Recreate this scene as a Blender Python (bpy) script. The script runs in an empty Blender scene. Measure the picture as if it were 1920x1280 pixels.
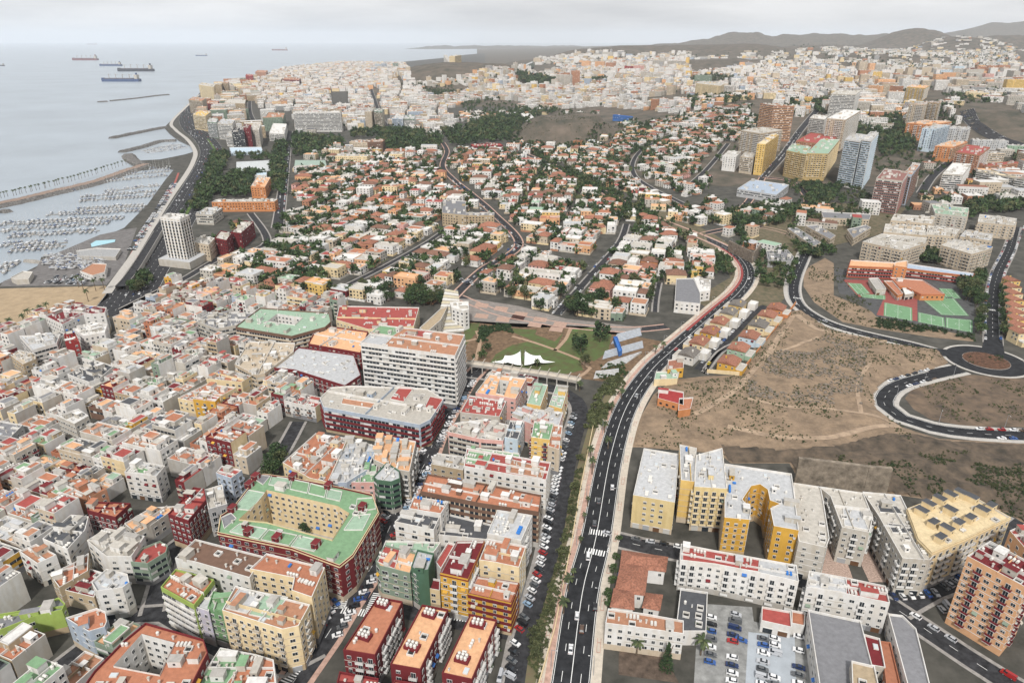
import bpy, math, random
import numpy as np
from math import radians, sin, cos, pi, sqrt, atan2, floor
# ------------------------------------------------------------------ camera, world, sun, exposure
C = bpy.context.scene
CAM_H = 200.0; F = 1280.0; PITCH = math.atan(565/1280)
cp, sp = cos(PITCH), sin(PITCH)
cam = bpy.data.cameras.new('camera'); cam.sensor_width = 36; cam.lens = 36*F/1920
cam.clip_start = 1; cam.clip_end = 200000
co = bpy.data.objects.new('camera', cam); C.collection.objects.link(co)
co.location = (0, 0, CAM_H); co.rotation_euler = (pi/2-PITCH, 0, 0)
C.camera = co
SUN_EL, SUN_AZ = 48, 186          # degrees; azimuth measured clockwise from +Y
w = bpy.data.worlds.new('World'); C.world = w; w.use_nodes = True
nt = w.node_tree; nt.nodes.clear(); N = nt.nodes.new; L = nt.links.new
sky = N('ShaderNodeTexSky'); sky.sky_type = 'NISHITA'; sky.sun_disc = False
sky.sun_elevation = radians(SUN_EL); sky.sun_rotation = radians(SUN_AZ); sky.dust_density = 3; sky.air_density = 1
tc = N('ShaderNodeTexCoord'); mp = N('ShaderNodeMapping'); mp.inputs['Scale'].default_value = (1, 1, 7)
nz = N('ShaderNodeTexNoise'); nz.inputs['Scale'].default_value = 2.2; nz.inputs['Detail'].default_value = 7; nz.inputs['Roughness'].default_value = .55
L(tc.outputs['Generated'], mp.inputs['Vector']); L(mp.outputs[0], nz.inputs['Vector'])
cr = N('ShaderNodeValToRGB'); cr.color_ramp.elements[0].position = .34; cr.color_ramp.elements[0].color = (11.4, 11.6, 12.0, 1)
cr.color_ramp.elements[1].position = .60; cr.color_ramp.elements[1].color = (17.8, 17.8, 17.9, 1)
L(nz.outputs['Fac'], cr.inputs['Fac'])
mx = N('ShaderNodeMix'); mx.data_type = 'RGBA'; mx.inputs['Factor'].default_value = .9
L(sky.outputs[0], mx.inputs['A']); L(cr.outputs[0], mx.inputs['B'])
bg = N('ShaderNodeBackground'); bg.inputs['Strength'].default_value = .058
L(mx.outputs['Result'], bg.inputs['Color']); wo = N('ShaderNodeOutputWorld'); L(bg.outputs[0], wo.inputs['Surface'])
sl = bpy.data.lights.new('sun', 'SUN'); sl.energy = 4.0; sl.angle = radians(5); sl.color = (1, .97, .93)
so = bpy.data.objects.new('sun', sl); C.collection.objects.link(so)
so.rotation_euler = (radians(90-SUN_EL), 0, radians(180-SUN_AZ)); so.location = (0, 0, 900)
C.view_settings.view_transform = 'Standard'; C.view_settings.look = 'None'
C.view_settings.exposure = -0.06; C.view_settings.gamma = 1; C.view_settings.use_curve_mapping = False
C.render.engine = 'CYCLES'
C.cycles.max_bounces = 4; C.cycles.diffuse_bounces = 2; C.cycles.glossy_bounces = 1; C.cycles.transmission_bounces = 1
C.cycles.volume_bounces = 1; C.cycles.transparent_max_bounces = 4
C.cycles.use_denoising = True
COL = C.collection
R = random.Random(7)

# ------------------------------------------------------------------ terrain height and pixel <-> place
def sm(a, b, t):
    t = min(1, max(0, (t-a)/(b-a))); return t*t*(3-2*t)
def vnoise(x, y, s=0):
    xi, yi = floor(x), floor(y); fx, fy = x-xi, y-yi
    def h(i, j):
        n = sin(i*127.1+j*311.7+s*74.7)*43758.5453; return n-floor(n)
    fx = fx*fx*(3-2*fx); fy = fy*fy*(3-2*fy)
    return (h(xi, yi)*(1-fx)+h(xi+1, yi)*fx)*(1-fy)+(h(xi, yi+1)*(1-fx)+h(xi+1, yi+1)*fx)*fy
def fbm(x, y, s=0, o=4):
    a = 0; k = .5
    for i in range(o): a += k*vnoise(x, y, s+i); x *= 2.03; y *= 2.03; k *= .5
    return a
BUMPS = []                        # (X, Y, rx, ry, height, flat)
def H0(X, Y):
    if Y < 800: return 0.0
    u = X/Y
    h = 55*sm(950, 2000, Y)*sm(.03, .33, u) + 25*sm(2000, 3200, Y)*sm(-.02, .2, u)
    h += 45*sm(2300, 3000, Y)*sm(-.2, -.08, u)*(1-sm(.0, .25, u))*(1-sm(4000, 5000, Y))
    h += 35*sm(3500, 6000, Y)*sm(-.05, .1, u)
    top = 0
    for (bx, by, rx, ry, bh, fl) in BUMPS:
        q = ((X-bx)/rx)**2+((Y-by)/ry)**2
        if q < 1:
            k = sm(0, fl, 1-sqrt(q))
            k *= bh*((.8+.38*fbm(X*.03, Y*.03, 6)) if Y < 2000 else (.78+.4*fbm(X/rx*5, Y/ry*5, 3)))
            if by < 5000: h += k
            else: top = max(top, k)
    return h+top
def proj(X, Y, Z):
    f = Y*cp-(Z-CAM_H)*sp; u = Y*sp+(Z-CAM_H)*cp
    return 960+F*X/f, 640-F*u/f
def ray(x, y):
    a = (x-960)/F; v = (y-640)/F
    return a, cp-v*sp, -sp-v*cp
def up(x, y, z=0):
    dx, dy, dz = ray(x, y); t = (z-CAM_H)/dz; return (dx*t, dy*t)
def gp(x, y):                     # the place on the terrain seen at pixel (x, y)
    dx, dy, dz = ray(x, y)
    if dz > -.001: dz = -.001
    t = 200.; 
    if -CAM_H/dz*dy < 800: t = -CAM_H/dz; return (dx*t, dy*t)
    t = 700.
    while t < 16000:
        X, Y, Z = dx*t, dy*t, CAM_H+dz*t
        if Z <= H0(X, Y): break
        t *= 1.006
    a, b = t/1.006, t
    for _ in range(8):
        m = (a+b)/2
        if CAM_H+dz*m <= H0(dx*m, dy*m): b = m
        else: a = m
    return (dx*b, dy*b)
CO = {1: (0, 0), 2: (640, 0), 3: (1280, 0), 4: (0, 427), 5: (640, 427), 6: (1280, 427), 7: (0, 854), 8: (640, 854), 9: (1280, 854), 0: None}
def cx(c, p):                     # survey-sheet point -> full pixel
    if c == 0: return p
    return (CO[c][0]+p[0]/3, CO[c][1]+p[1]/3)
def hgt(c, top, base):            # height of a vertical edge from its top and foot
    tx, ty = cx(c, top); bx, by = cx(c, base)
    X, Y = gp(bx, by); z0 = H0(X, Y)
    v = (ty-640)/F; a = -v                      # (Y*sp+(Z-H)cp) / (Y*cp-(Z-H)sp) = a
    q = (a*Y*cp-Y*sp)/(cp+a*sp)
    return q+CAM_H-z0

# ------------------------------------------------------------------ materials
MATS = {}
def mat(name, col, rough=.8, var=.12, scale=.35, metal=0, bump=0, rnd=.0, col2=None, stain=0, spec=.3):
    if name in MATS: return MATS[name]
    m = bpy.data.materials.new(name); m.use_nodes = True; MATS[name] = m
    n = m.node_tree; b = n.nodes['Principled BSDF']; N = n.nodes.new; L = n.links.new
    b.inputs['Roughness'].default_value = rough; b.inputs['Metallic'].default_value = metal
    b.inputs['Specular IOR Level'].default_value = spec
    if var <= 0 and not col2:
        b.inputs['Base Color'].default_value = (*col, 1); return m
    g = N('ShaderNodeNewGeometry'); t = N('ShaderNodeTexNoise'); t.inputs['Scale'].default_value = scale; t.inputs['Detail'].default_value = 5
    t.inputs['Roughness'].default_value = .65
    L(g.outputs['Position'], t.inputs['Vector'])
    r = N('ShaderNodeValToRGB'); e = r.color_ramp.elements
    e[0].position = .3; e[1].position = .7
    c2 = col2 or tuple(c*(1-2*var) for c in col); e[0].color = (*c2, 1); e[1].color = (*[min(1, c*(1+var)) for c in col], 1)
    L(t.outputs['Fac'], r.inputs['Fac']); out = r.outputs[0]
    if stain:
        mpn = N('ShaderNodeMapping'); mpn.inputs['Scale'].default_value = (.5, .5, .12); L(g.outputs['Position'], mpn.inputs['Vector'])
        t2 = N('ShaderNodeTexNoise'); t2.inputs['Scale'].default_value = .9; t2.inputs['Detail'].default_value = 4; L(mpn.outputs[0], t2.inputs['Vector'])
        r2 = N('ShaderNodeValToRGB'); r2.color_ramp.elements[0].position = .38; r2.color_ramp.elements[1].position = .56
        k = 1-stain; r2.color_ramp.elements[0].color = (k, k*.97, k*.92, 1); r2.color_ramp.elements[1].color = (1, 1, 1, 1)
        L(t2.outputs['Fac'], r2.inputs['Fac']); mm = N('ShaderNodeMix'); mm.data_type = 'RGBA'; mm.blend_type = 'MULTIPLY'; mm.inputs['Factor'].default_value = 1
        L(out, mm.inputs['A']); L(r2.outputs[0], mm.inputs['B']); out = mm.outputs['Result']
    if rnd:
        oi = N('ShaderNodeObjectInfo'); mr = N('ShaderNodeMapRange'); mr.inputs['To Min'].default_value = 1-rnd; mr.inputs['To Max'].default_value = 1+rnd*.6
        L(oi.outputs['Random'], mr.inputs['Value']); hs = N('ShaderNodeHueSaturation'); L(mr.outputs[0], hs.inputs['Value']); L(out, hs.inputs['Color']); out = hs.outputs[0]
    L(out, b.inputs['Base Color'])
    if bump:
        bm = N('ShaderNodeBump'); bm.inputs['Strength'].default_value = bump; bm.inputs['Distance'].default_value = .3
        L(t.outputs['Fac'], bm.inputs['Height']); L(bm.outputs[0], b.inputs['Normal'])
    return m
PAL = dict(white=(.65, .635, .61), offwhite=(.46, .43, .38), cream=(.68, .55, .34), yellow=(.66, .45, .15), gold=(.56, .32, .05), orange=(.52, .22, .09),
    peach=(.66, .38, .21), terracotta=(.40, .165, .095), clay=(.40, .20, .12), red=(.30, .035, .035), darkred=(.155, .018, .022), redroof=(.33, .07, .06), greenroof=(.19, .32, .18), paleyellow=(.62, .49, .25), ochre=(.46, .34, .16), rust=(.27, .13, .11),
    palegreen=(.30, .42, .31), lime=(.30, .40, .10), green=(.14, .27, .13), darkgreen=(.07, .14, .09), greygreen=(.21, .27, .21), grey=(.33, .33, .33), midgrey=(.20, .20, .21), lgrey=(.45, .455, .46),
    dgrey=(.075, .078, .085), black=(.02, .02, .022), beige=(.50, .42, .32), sandstone=(.42, .33, .22), brown=(.17, .10, .07), pink=(.62, .36, .32), blue=(.05, .16, .45),
    bluegrey=(.36, .42, .50), paleblue=(.50, .60, .68), tile=(.32, .14, .09), tiledark=(.21, .11, .075), concrete=(.40, .38, .35), violet=(.50, .48, .56))
def W(c):
    return mat('plaster_'+c, PAL[c], .9, .06, .25, rnd=.08, stain=.07 if sum(PAL[c]) > .9 else .06)
def RF(c):
    if c.startswith('tile'): return mat('roof_tiles_'+c, PAL[c], .85, .28, 1.3, bump=.5, rnd=.15)
    return mat('roof_coat_'+c, PAL[c], .9, .11, .6, rnd=.1, stain=.0)
GLASS = mat('window_glass', (.022, .028, .034), .12, .0, spec=.5)
SHUT = mat('window_shutter', (.45, .44, .41), .6, .0)
FRAME = mat('window_frame', (.62, .62, .60), .6, .0)
RAIL = mat('balcony_rail', (.30, .31, .32), .5, .0)
ASPH = mat('asphalt_new', (.028, .029, .032), .9, .3, .25, rnd=0, spec=.15)
ASPH2 = mat('asphalt_worn', (.042, .042, .045), .95, .35, .35, spec=.15)
PAVE = mat('pavement_grey', (.30, .28, .26), .9, .18, .5)
PAVEP = mat('pavement_pink', (.46, .30, .24), .9, .16, .5)
PAVEC = mat('pavement_cream', (.52, .46, .38), .9, .10, .5)
PAVEW = mat('pavement_white', (.43, .405, .37), .9, .10, .5)
KERB = mat('kerb_stone', (.52, .50, .46), .9, .1, .5)
PAINT = mat('road_paint', (.78, .78, .76), .7, .05, 2)
REDLANE = mat('cycle_lane_red', (.28, .055, .05), .9, .15, .5)

# ------------------------------------------------------------------ objects
THINGS = []
def link(o, parent=None):
    COL.objects.link(o)
    if parent is not None: o.parent = parent
    return o
def tag(o, label=None, cat=None, group=None, kind=None):
    if label: o['label'] = label
    if cat: o['category'] = cat
    if group: o['group'] = group
    if kind: o['kind'] = kind
    if cat: THINGS.append(o)
    return o
def empty(name, loc, rz=0):
    o = bpy.data.objects.new(name, None); o.empty_display_size = 1; link(o)
    o.location = loc; o.rotation_euler = (0, 0, rz); return o
def inst(name, me, parent=None, loc=(0, 0, 0), rz=0, s=1):
    o = bpy.data.objects.new(name, me); link(o, parent); o.location = loc; o.rotation_euler = (0, 0, rz)
    if s != 1: o.scale = (s, s, s) if not isinstance(s, tuple) else s
    return o
class MB:
    def __init__(s): s.v = []; s.f = []; s.m = []; s.mats = []; s.mi = {}
    def mid(s, m):
        k = m.name
        if k not in s.mi: s.mi[k] = len(s.mats); s.mats.append(m)
        return s.mi[k]
    def face(s, pts, m):
        i = len(s.v); s.v.extend(pts); s.f.append(tuple(range(i, i+len(pts)))); s.m.append(s.mid(m))
    def prism(s, poly, z0, z1, mw, mt=None, bottom=False):
        n = len(poly); i = len(s.v)
        s.v.extend([(p[0], p[1], z0) for p in poly]); s.v.extend([(p[0], p[1], z1) for p in poly])
        a = s.mid(mw); b = s.mid(mt or mw)
        for k in range(n):
            j = (k+1) % n; s.f.append((i+k, i+j, i+n+j, i+n+k)); s.m.append(a)
        s.f.append(tuple(i+n+k for k in range(n))); s.m.append(b)
        if bottom: s.f.append(tuple(i+n-1-k for k in range(n))); s.m.append(a)
    def box(s, cxx, cyy, z0, lx, ly, lz, m, rz=0, mt=None, bottom=False):
        c_, s_ = cos(rz), sin(rz)
        p = [(cxx+a*lx/2*c_-b*ly/2*s_, cyy+a*lx/2*s_+b*ly/2*c_) for a, b in ((-1, -1), (1, -1), (1, 1), (-1, 1))]
        s.prism(p, z0, z0+lz, m, mt, bottom)
    def cyl(s, cxx, cyy, z0, r0, r1, h, m, n=8, mt=None):
        i = len(s.v)
        for (r, z) in ((r0, z0), (r1, z0+h)):
            s.v.extend([(cxx+r*cos(2*pi*k/n), cyy+r*sin(2*pi*k/n), z) for k in range(n)])
        a = s.mid(m)
        for k in range(n):
            j = (k+1) % n; s.f.append((i+k, i+j, i+n+j, i+n+k)); s.m.append(a)
        s.f.append(tuple(i+n+k for k in range(n))); s.m.append(s.mid(mt or m))
    def mesh(s, name, smooth=False):
        me = bpy.data.meshes.new(name); me.from_pydata(s.v, [], s.f)
        for m in s.mats: me.materials.append(m)
        if len(s.mats) > 1: me.polygons.foreach_set('material_index', s.m)
        if smooth: me.polygons.foreach_set('use_smooth', [True]*len(s.f))
        me.update(); return me
    def build(s, name, parent=None, loc=(0, 0, 0), rz=0, smooth=False):
        return inst(name, s.mesh(name, smooth), parent, loc, rz)
def area(p): return sum(p[i][0]*p[(i+1) % len(p)][1]-p[(i+1) % len(p)][0]*p[i][1] for i in range(len(p)))/2
def ccw(p): return list(p) if area(p) > 0 else list(reversed(p))
def inset(p, d):
    n = len(p); out = []
    for i in range(n):
        a, b, c = p[i-1], p[i], p[(i+1) % n]
        e1 = (b[0]-a[0], b[1]-a[1]); e2 = (c[0]-b[0], c[1]-b[1])
        l1 = math.hypot(*e1) or 1; l2 = math.hypot(*e2) or 1
        n1 = (-e1[1]/l1, e1[0]/l1); n2 = (-e2[1]/l2, e2[0]/l2)
        k = 1+n1[0]*n2[0]+n1[1]*n2[1]; k = max(k, .35)
        out.append((b[0]+(n1[0]+n2[0])*d/k, b[1]+(n1[1]+n2[1])*d/k))
    return out
def inpoly(x, y, p):
    c = False; n = len(p); j = n-1
    for i in range(n):
        xi, yi = p[i]; xj, yj = p[j]
        if (yi > y) != (yj > y) and x < (xj-xi)*(y-yi)/(yj-yi)+xi: c = not c
        j = i
    return c
def cen(p): return (sum(q[0] for q in p)/len(p), sum(q[1] for q in p)/len(p))
# world occupancy mask, 2 m cells
GX0, GY0, GS = -1400, 60, 2.0
MASK = np.zeros((1500, 1600), np.uint8)
def mask_poly(p, val=1, grow=0):
    if grow: p = inset(ccw(p), -grow)
    xs = [q[0] for q in p]; ys = [q[1] for q in p]
    i0 = max(0, int((min(xs)-GX0)/GS)); i1 = min(MASK.shape[1]-1, int((max(xs)-GX0)/GS)+1)
    j0 = max(0, int((min(ys)-GY0)/GS)); j1 = min(MASK.shape[0]-1, int((max(ys)-GY0)/GS)+1)
    if i1 <= i0 or j1 <= j0: return
    X, Y = np.meshgrid(GX0+(np.arange(i0, i1)+.5)*GS, GY0+(np.arange(j0, j1)+.5)*GS)
    c = np.zeros(X.shape, bool); n = len(p); j = n-1
    for i in range(n):
        xi, yi = p[i]; xj, yj = p[j]
        if yi != yj: c ^= ((yi > Y) != (yj > Y)) & (X < (xj-xi)*(Y-yi)/(yj-yi)+xi)
        j = i
    MASK[j0:j1, i0:i1][c] = val
def masked(X, Y):
    i = int((X-GX0)/GS); j = int((Y-GY0)/GS)
    if i < 0 or j < 0 or i >= MASK.shape[1] or j >= MASK.shape[0]: return 0
    return MASK[j, i]
def smooth_line(pts, step=8.):
    out = []; n = len(pts)
    for i in range(n-1):
        p0 = pts[max(i-1, 0)]; p1 = pts[i]; p2 = pts[i+1]; p3 = pts[min(i+2, n-1)]
        d = math.hypot(p2[0]-p1[0], p2[1]-p1[1]); k = max(1, int(d/step))
        for j in range(k):
            t = j/k; q = []
            for a in (0, 1):
                q.append(.5*((2*p1[a])+(-p0[a]+p2[a])*t+(2*p0[a]-5*p1[a]+4*p2[a]-p3[a])*t*t+(-p0[a]+3*p1[a]-3*p2[a]+p3[a])*t**3))
            out.append(tuple(q))
    out.append(tuple(pts[-1])); return out
def offset_line(line, d):
    out = []; n = len(line)
    for i in range(n):
        a = line[max(i-1, 0)]; b = line[min(i+1, n-1)]; l = math.hypot(b[0]-a[0], b[1]-a[1]) or 1
        out.append((line[i][0]+(b[1]-a[1])/l*d, line[i][1]-(b[0]-a[0])/l*d))   # +d is to the right of travel
    return out
def lift(Y): return 0.0 if Y < 800 else min(.9, (Y-800)*.002)
def ribbon(mb, line, d0, d1, z, m, zt=None):
    a = offset_line(line, d0); b = offset_line(line, d1)
    for i in range(len(line)-1):
        q = [a[i], a[i+1], b[i+1], b[i]]
        mb.face([(p[0], p[1], H0(*p)+z+lift(p[1])) for p in q], m)
    if zt is not None:                       # side faces down to zt
        for s_ in (a, b):
            for i in range(len(line)-1):
                p, q = s_[i], s_[i+1]
                mb.face([(p[0], p[1], H0(*p)+z+lift(p[1])), (q[0], q[1], H0(*q)+z+lift(q[1])), (q[0], q[1], H0(*q)+zt), (p[0], p[1], H0(*p)+zt)], m)
def mask_line(line, wd):
    a = offset_line(line, -wd/2); b = offset_line(line, wd/2)
    for i in range(len(line)-1):
        for k in range(2): pass
        mask_poly([a[i], a[i+1], b[i+1], b[i]])
    for p in line[::1]:
        mask_poly([(p[0]+wd/2*cos(t*pi/3), p[1]+wd/2*sin(t*pi/3)) for t in range(6)])
def px_line(c, pts, step=8.): return smooth_line([gp(*cx(c, p)) for p in pts], step)
# ------------------------------------------------------------------ relief of the far land
def bump(px, Y, rx, ry, h, fl=.9): BUMPS.append(((px-960)/F*Y/(1.03 if Y < 1700 else 1.085), Y, rx, ry, h, fl))
bump(1056, 1600, 132, 130, 42, .55)
bump(1895, 1500, 260, 260, 38, .7)
bump(1560, 3300, 420, 260, 30, .8)
bump(850, 3250, 420, 560, 62, .55)
bump(1000, 5200, 480, 800, 52, .8); bump(1150, 5300, 800, 900, 86, .7); bump(1330, 5600, 900, 900, 62, .7); bump(1500, 5600, 800, 800, 30, .7)
bump(1330, 3900, 380, 300, 30, .6); bump(1620, 4300, 700, 330, 36, .6)
for (x, h, r) in ((1325, 100, 800), (1390, 190, 900), (1435, 130, 700), (1480, 165, 800), (1545, 175, 1100), (1600, 150, 900), (1660, 170, 1100), (1250, 60, 600)):
    bump(x, 10500, r, 900, h)
bump(1712, 7600, 720, 700, 190, .95); bump(1798, 6200, 480, 480, 105, .8); bump(1885, 7000, 700, 600, 130, .9); bump(1560, 7200, 900, 500, 40, .8)
bump(1950, 13500, 3600, 1500, 400, .95); bump(1780, 14500, 2000, 1000, 160, .9)

# ------------------------------------------------------------------ sea, ground, far hills
SEA = mat('sea_water', (.29, .335, .375), .32, .10, .004, bump=0, spec=.5)
_n = SEA.node_tree; _b = _n.nodes['Principled BSDF']
_g = _n.nodes.new('ShaderNodeNewGeometry'); _m = _n.nodes.new('ShaderNodeMapping'); _m.inputs['Scale'].default_value = (.05, .12, 1)
_t = _n.nodes.new('ShaderNodeTexNoise'); _t.inputs['Scale'].default_value = 1; _t.inputs['Detail'].default_value = 6
_u = _n.nodes.new('ShaderNodeBump'); _u.inputs['Strength'].default_value = .5; _u.inputs['Distance'].default_value = 1.2
_n.links.new(_g.outputs['Position'], _m.inputs['Vector']); _n.links.new(_m.outputs[0], _t.inputs['Vector']); _n.links.new(_t.outputs['Fac'], _u.inputs['Height']); _n.links.new(_u.outputs[0], _b.inputs['Normal'])
mb = MB(); mb.face([(-58000, -500, -2), (58000, -500, -2), (58000, 58000, -2), (-58000, 58000, -2)], SEA)
tag(mb.build('sea'), kind='structure')
coast_px = [(-300, 575), (-100, 552), (0, 531), (17, 523), (53, 507), (73, 497), (77, 482), (133, 470), (180, 450), (233, 427), (277, 383), (310, 337), (327, 317), (300, 313),
            (268, 318), (250, 310), (238, 303), (237, 291), (250, 289), (263, 301), (300, 299), (345, 290), (366, 284), (357, 273), (335, 263), (318, 250), (308, 239), (320, 227), (345, 203), (373, 177), (420, 166),
            (463, 157), (500, 143), (560, 134), (640, 128), (707, 122), (757, 116), (830, 109), (873, 103), (947, 97), (1010, 94)]
coast = [up(x, y, 0) for x, y in coast_px]
URB = mat('ground_urban', (.075, .07, .06), .95, .3, .08, col2=(.032, .032, .026), bump=.2)
mb = MB(); mb.face([(p[0], p[1], 0) for p in [(-700, 40)]+coast+[(3000, 17500), (17000, 17500), (17000, 40)]], URB)
tag(mb.build('ground'), kind='structure')
mb = MB()
SWALL = mat('sea_wall_rock', (.16, .15, .14), .95, .4, .4, bump=.8)
for i in range(len(coast)-1):
    a, b = coast[i], coast[i+1]
    mb.face([(a[0], a[1], -2.4), (b[0], b[1], -2.4), (b[0], b[1], .0), (a[0], a[1], .0)], SWALL)
tag(mb.build('quay_wall'), kind='structure')
DRY = mat('hill_dry_scrub', (.115, .09, .07), .95, .3, .025, col2=(.04, .043, .03), bump=.5)
vs = []; fs = []; NU, NR = 420, 150
Y = 760.
for j in range(NR+1):
    for i in range(NU+1):
        u = -.42+1.55*i/NU; z = H0(u*Y, Y)
        vs.append((u*Y, Y, z-1.2+min(1.4, z*.5)))
    Y *= 1.0212
for j in range(NR):
    for i in range(NU):
        a = j*(NU+1)+i; q = (a, a+1, a+NU+2, a+NU+1)
        if max(vs[k][2] for k in q) > -1.1: fs.append(q)
me = bpy.data.meshes.new('hills'); me.from_pydata(vs, [], fs); me.materials.append(DRY); me.polygons.foreach_set('use_smooth', [True]*len(fs))
tag(inst('hills', me), kind='structure')
# far headland beyond the bay
mb = MB()
for k in range(5):
    x0 = 770+k*55; Y = 19000+k*500
    pts = [((x0+i*5-960)/F*Y/1.09, Y, max(0, 60*sin(pi*i/24)*(.5+fbm(i*.3, k)))) for i in range(25)]
    for i in range(24):
        mb.face([(pts[i][0], Y-1500, -3), (pts[i+1][0], Y-1500, -3), pts[i+1], pts[i]], DRY); mb.face([pts[i], pts[i+1], (pts[i+1][0], Y+1500, -3), (pts[i][0], Y+1500, -3)], DRY)
tag(mb.build('headland'), kind='structure')
# haze
hz = mat('haze_air', (1, 1, 1), var=0); n = hz.node_tree; n.nodes.clear()
v = n.nodes.new('ShaderNodeVolumePrincipled'); v.inputs['Density'].default_value = 3.4e-5; v.inputs['Color'].default_value = (.88, .935, 1, 1); v.inputs['Anisotropy'].default_value = .0
o = n.nodes.new('ShaderNodeOutputMaterial'); n.links.new(v.outputs[0], o.inputs['Volume'])
mb = MB(); mb.box(0, 29000, -4, 120000, 62000, 704, hz, bottom=True); tag(mb.build('haze'), kind='stuff')

# ------------------------------------------------------------------ roads
def road(name, c, pts, wd, m=ASPH2, z=.02, lanes=0, edge=True, walk=(0, 0), wm=PAVE, centre='dash', step=8):
    line = px_line(c, pts, step) if c is not None else pts
    mb = MB(); ribbon(mb, line, -wd/2, wd/2, z, m); r = tag(mb.build(name), kind='structure')
    mask_line(line, wd+.8+2*max(walk))
    if lanes:
        mk = MB()
        if edge:
            for s_ in (-1, 1): ribbon(mk, line, s_*(wd/2-.45)-.09, s_*(wd/2-.45)+.09, z+.006, PAINT)
        fine = smooth_line(line, 3.)
        for k in range(1, lanes):
            d = -wd/2+wd*k/lanes
            if centre == 'double' and k == lanes//2:
                ribbon(mk, line, d-.12, d+.12, z+.006, PAINT); continue
            i = 0
            while i < len(fine)-2:
                ribbon(mk, fine[i:i+2], d-.09, d+.09, z+.006, PAINT); i += 3
        mk.build('lane_marking', r)
    for s_, ww in ((-1, walk[0]), (1, walk[1])):
        if ww:
            sw = MB(); a, b = (-wd/2-ww, -wd/2) if s_ < 0 else (wd/2, wd/2+ww)
            ribbon(sw, line, a, b, z+.12, wm, zt=0); tag(sw.build('pavement'), kind='structure')
    return line
def crosswalk(c, p, q, length=4., n=None, z=.035):
    a = gp(*cx(c, p)); b = gp(*cx(c, q)); d = (b[0]-a[0], b[1]-a[1]); l = math.hypot(*d); d = (d[0]/l, d[1]/l); m = (-d[1], d[0])
    mb = MB(); k = int(l/1.0)
    for i in range(k):
        t = (i+.25)*l/k; x, y = a[0]+d[0]*t, a[1]+d[1]*t
        mb.face([(x+d[0]*e-m[0]*f, y+d[1]*e-m[1]*f, z) for e, f in ((0, -length/2), (.5, -length/2), (.5, length/2), (0, length/2))], PAINT)
    tag(mb.build('zebra_crossing'), kind='structure')
AV = [(1062, 1330), (1070, 1280), (1092, 1110), (1118, 1004), (1145, 854), (1176, 760), (1221, 694), (1262, 655), (1300, 622), (1345, 583), (1385, 548), (1402, 520), (1396, 494), (1370, 470), (1330, 450), (1280, 430), (1225, 408), (1165, 378), (1105, 345), (1040, 312), (985, 290)]
avenue = px_line(0, AV, 6)
na = next(i for i, p in enumerate(avenue) if p[1] > 700)
av1 = avenue[:na]; av2 = avenue[na-1:]
# the pale and pink tiled pavements of the avenue
road('avenue', None, av1, 13.0, ASPH, .03, lanes=4, centre='double')
mb = MB(); ribbon(mb, av1, -11.6, -9.0, .16, PAVEC, 0); ribbon(mb, av1, -9.0, -6.6, .16, PAVEP, 0); pv = tag(mb.build('pavement'), kind='structure')
mb = MB(); ribbon(mb, av1, 6.6, 10.2, .16, PAVEC, 0); pv2 = tag(mb.build('pavement'), kind='structure')
mb = MB(); ribbon(mb, av1, -6.75, -6.5, .17, KERB, 0); ribbon(mb, av1, 6.5, 6.75, .17, KERB, 0); tag(mb.build('kerb'), kind='structure')
i0 = next(i for i, p in enumerate(av1) if p[1] > 470)
mb = MB(); ribbon(mb, av1[i0:], -6.4, -4.2, .045, REDLANE); tag(mb.build('cycle_lane'), kind='structure')
mask_line(av1, 26); mask_line(av2, 16)
road('avenue', None, av2, 10, ASPH2, .03, lanes=2, walk=(3, 3), wm=PAVEP)
for off in (-10.3, 8.4):                                  # pattern borders set in the paving
    fine = smooth_line(av1, 2.)
    for i in range(2, min(len(fine)-6, 330), 9):
        q = fine[i:i+4]; mb = MB()
        for a, b in ((-.75, -.5), (.5, .75)): ribbon(mb, q, off+a, off+b, .166, PAVEP)
        for s_ in (q[0:2], q[2:4]):
            mid = smooth_line(s_, .5)[:2]; ribbon(mb, mid, off-.5, off+.5, .166, PAVEP)
        mb.build('paving_border', pv if off < 0 else pv2)
# left lower street, market street and the rest of the near grid
road('street', 0, [(962, 1330), (972, 1280), (984, 1210), (1005, 1140), (1030, 1050), (1045, 960), (1062, 870), (1078, 810), (1088, 775), (1080, 750), (1055, 733), (1000, 722), (935, 707), (880, 700)], 9.5, ASPH2, .02, walk=(2.2, 0))
road('street', 0, [(520, 1330), (545, 1285), (610, 1195), (650, 1130), (698, 1060), (732, 985), (760, 925), (796, 870), (818, 815), (847, 762), (878, 712), (905, 685)], 9.5, ASPH2, .024, lanes=2, edge=False, walk=(2, 2), wm=PAVEP)
road('street', 0, [(668, 1108), (757, 1144), (850, 1163), (965, 1186)], 7.5, ASPH2, .028)
road('street', 0, [(600, 1212), (533, 1247), (433, 1222), (383, 1196), (310, 1150), (233, 1154), (180, 1200), (100, 1262), (60, 1330)], 8, ASPH2, .03, walk=(1.5, 1.5))
road('street', 0, [(560, 790), (520, 860), (467, 914), (400, 967), (367, 997), (325, 1027), (300, 1094), (285, 1150)], 7, ASPH2, .026, walk=(1.5, 1.5))
road('street', 0, [(1145, 1008), (1200, 1022), (1290, 1040), (1400, 1062), (1500, 1088), (1620, 1118), (1673, 1137), (1747, 1187), (1813, 1231), (1890, 1280), (1960, 1320)], 8.5, ASPH2, .026, lanes=2, edge=False, walk=(1.5, 1.5))
road('street', 0, [(1673, 1137), (1740, 1100), (1800, 1078), (1860, 1040), (1930, 985)], 12, ASPH2, .022, walk=(1.5, 1.5))
crosswalk(8, (1400, 425), (1500, 440), 3.6); crosswalk(8, (1385, 532), (1485, 552), 3.6); crosswalk(8, (1548, 470), (1510, 548), 3.2)
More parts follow.
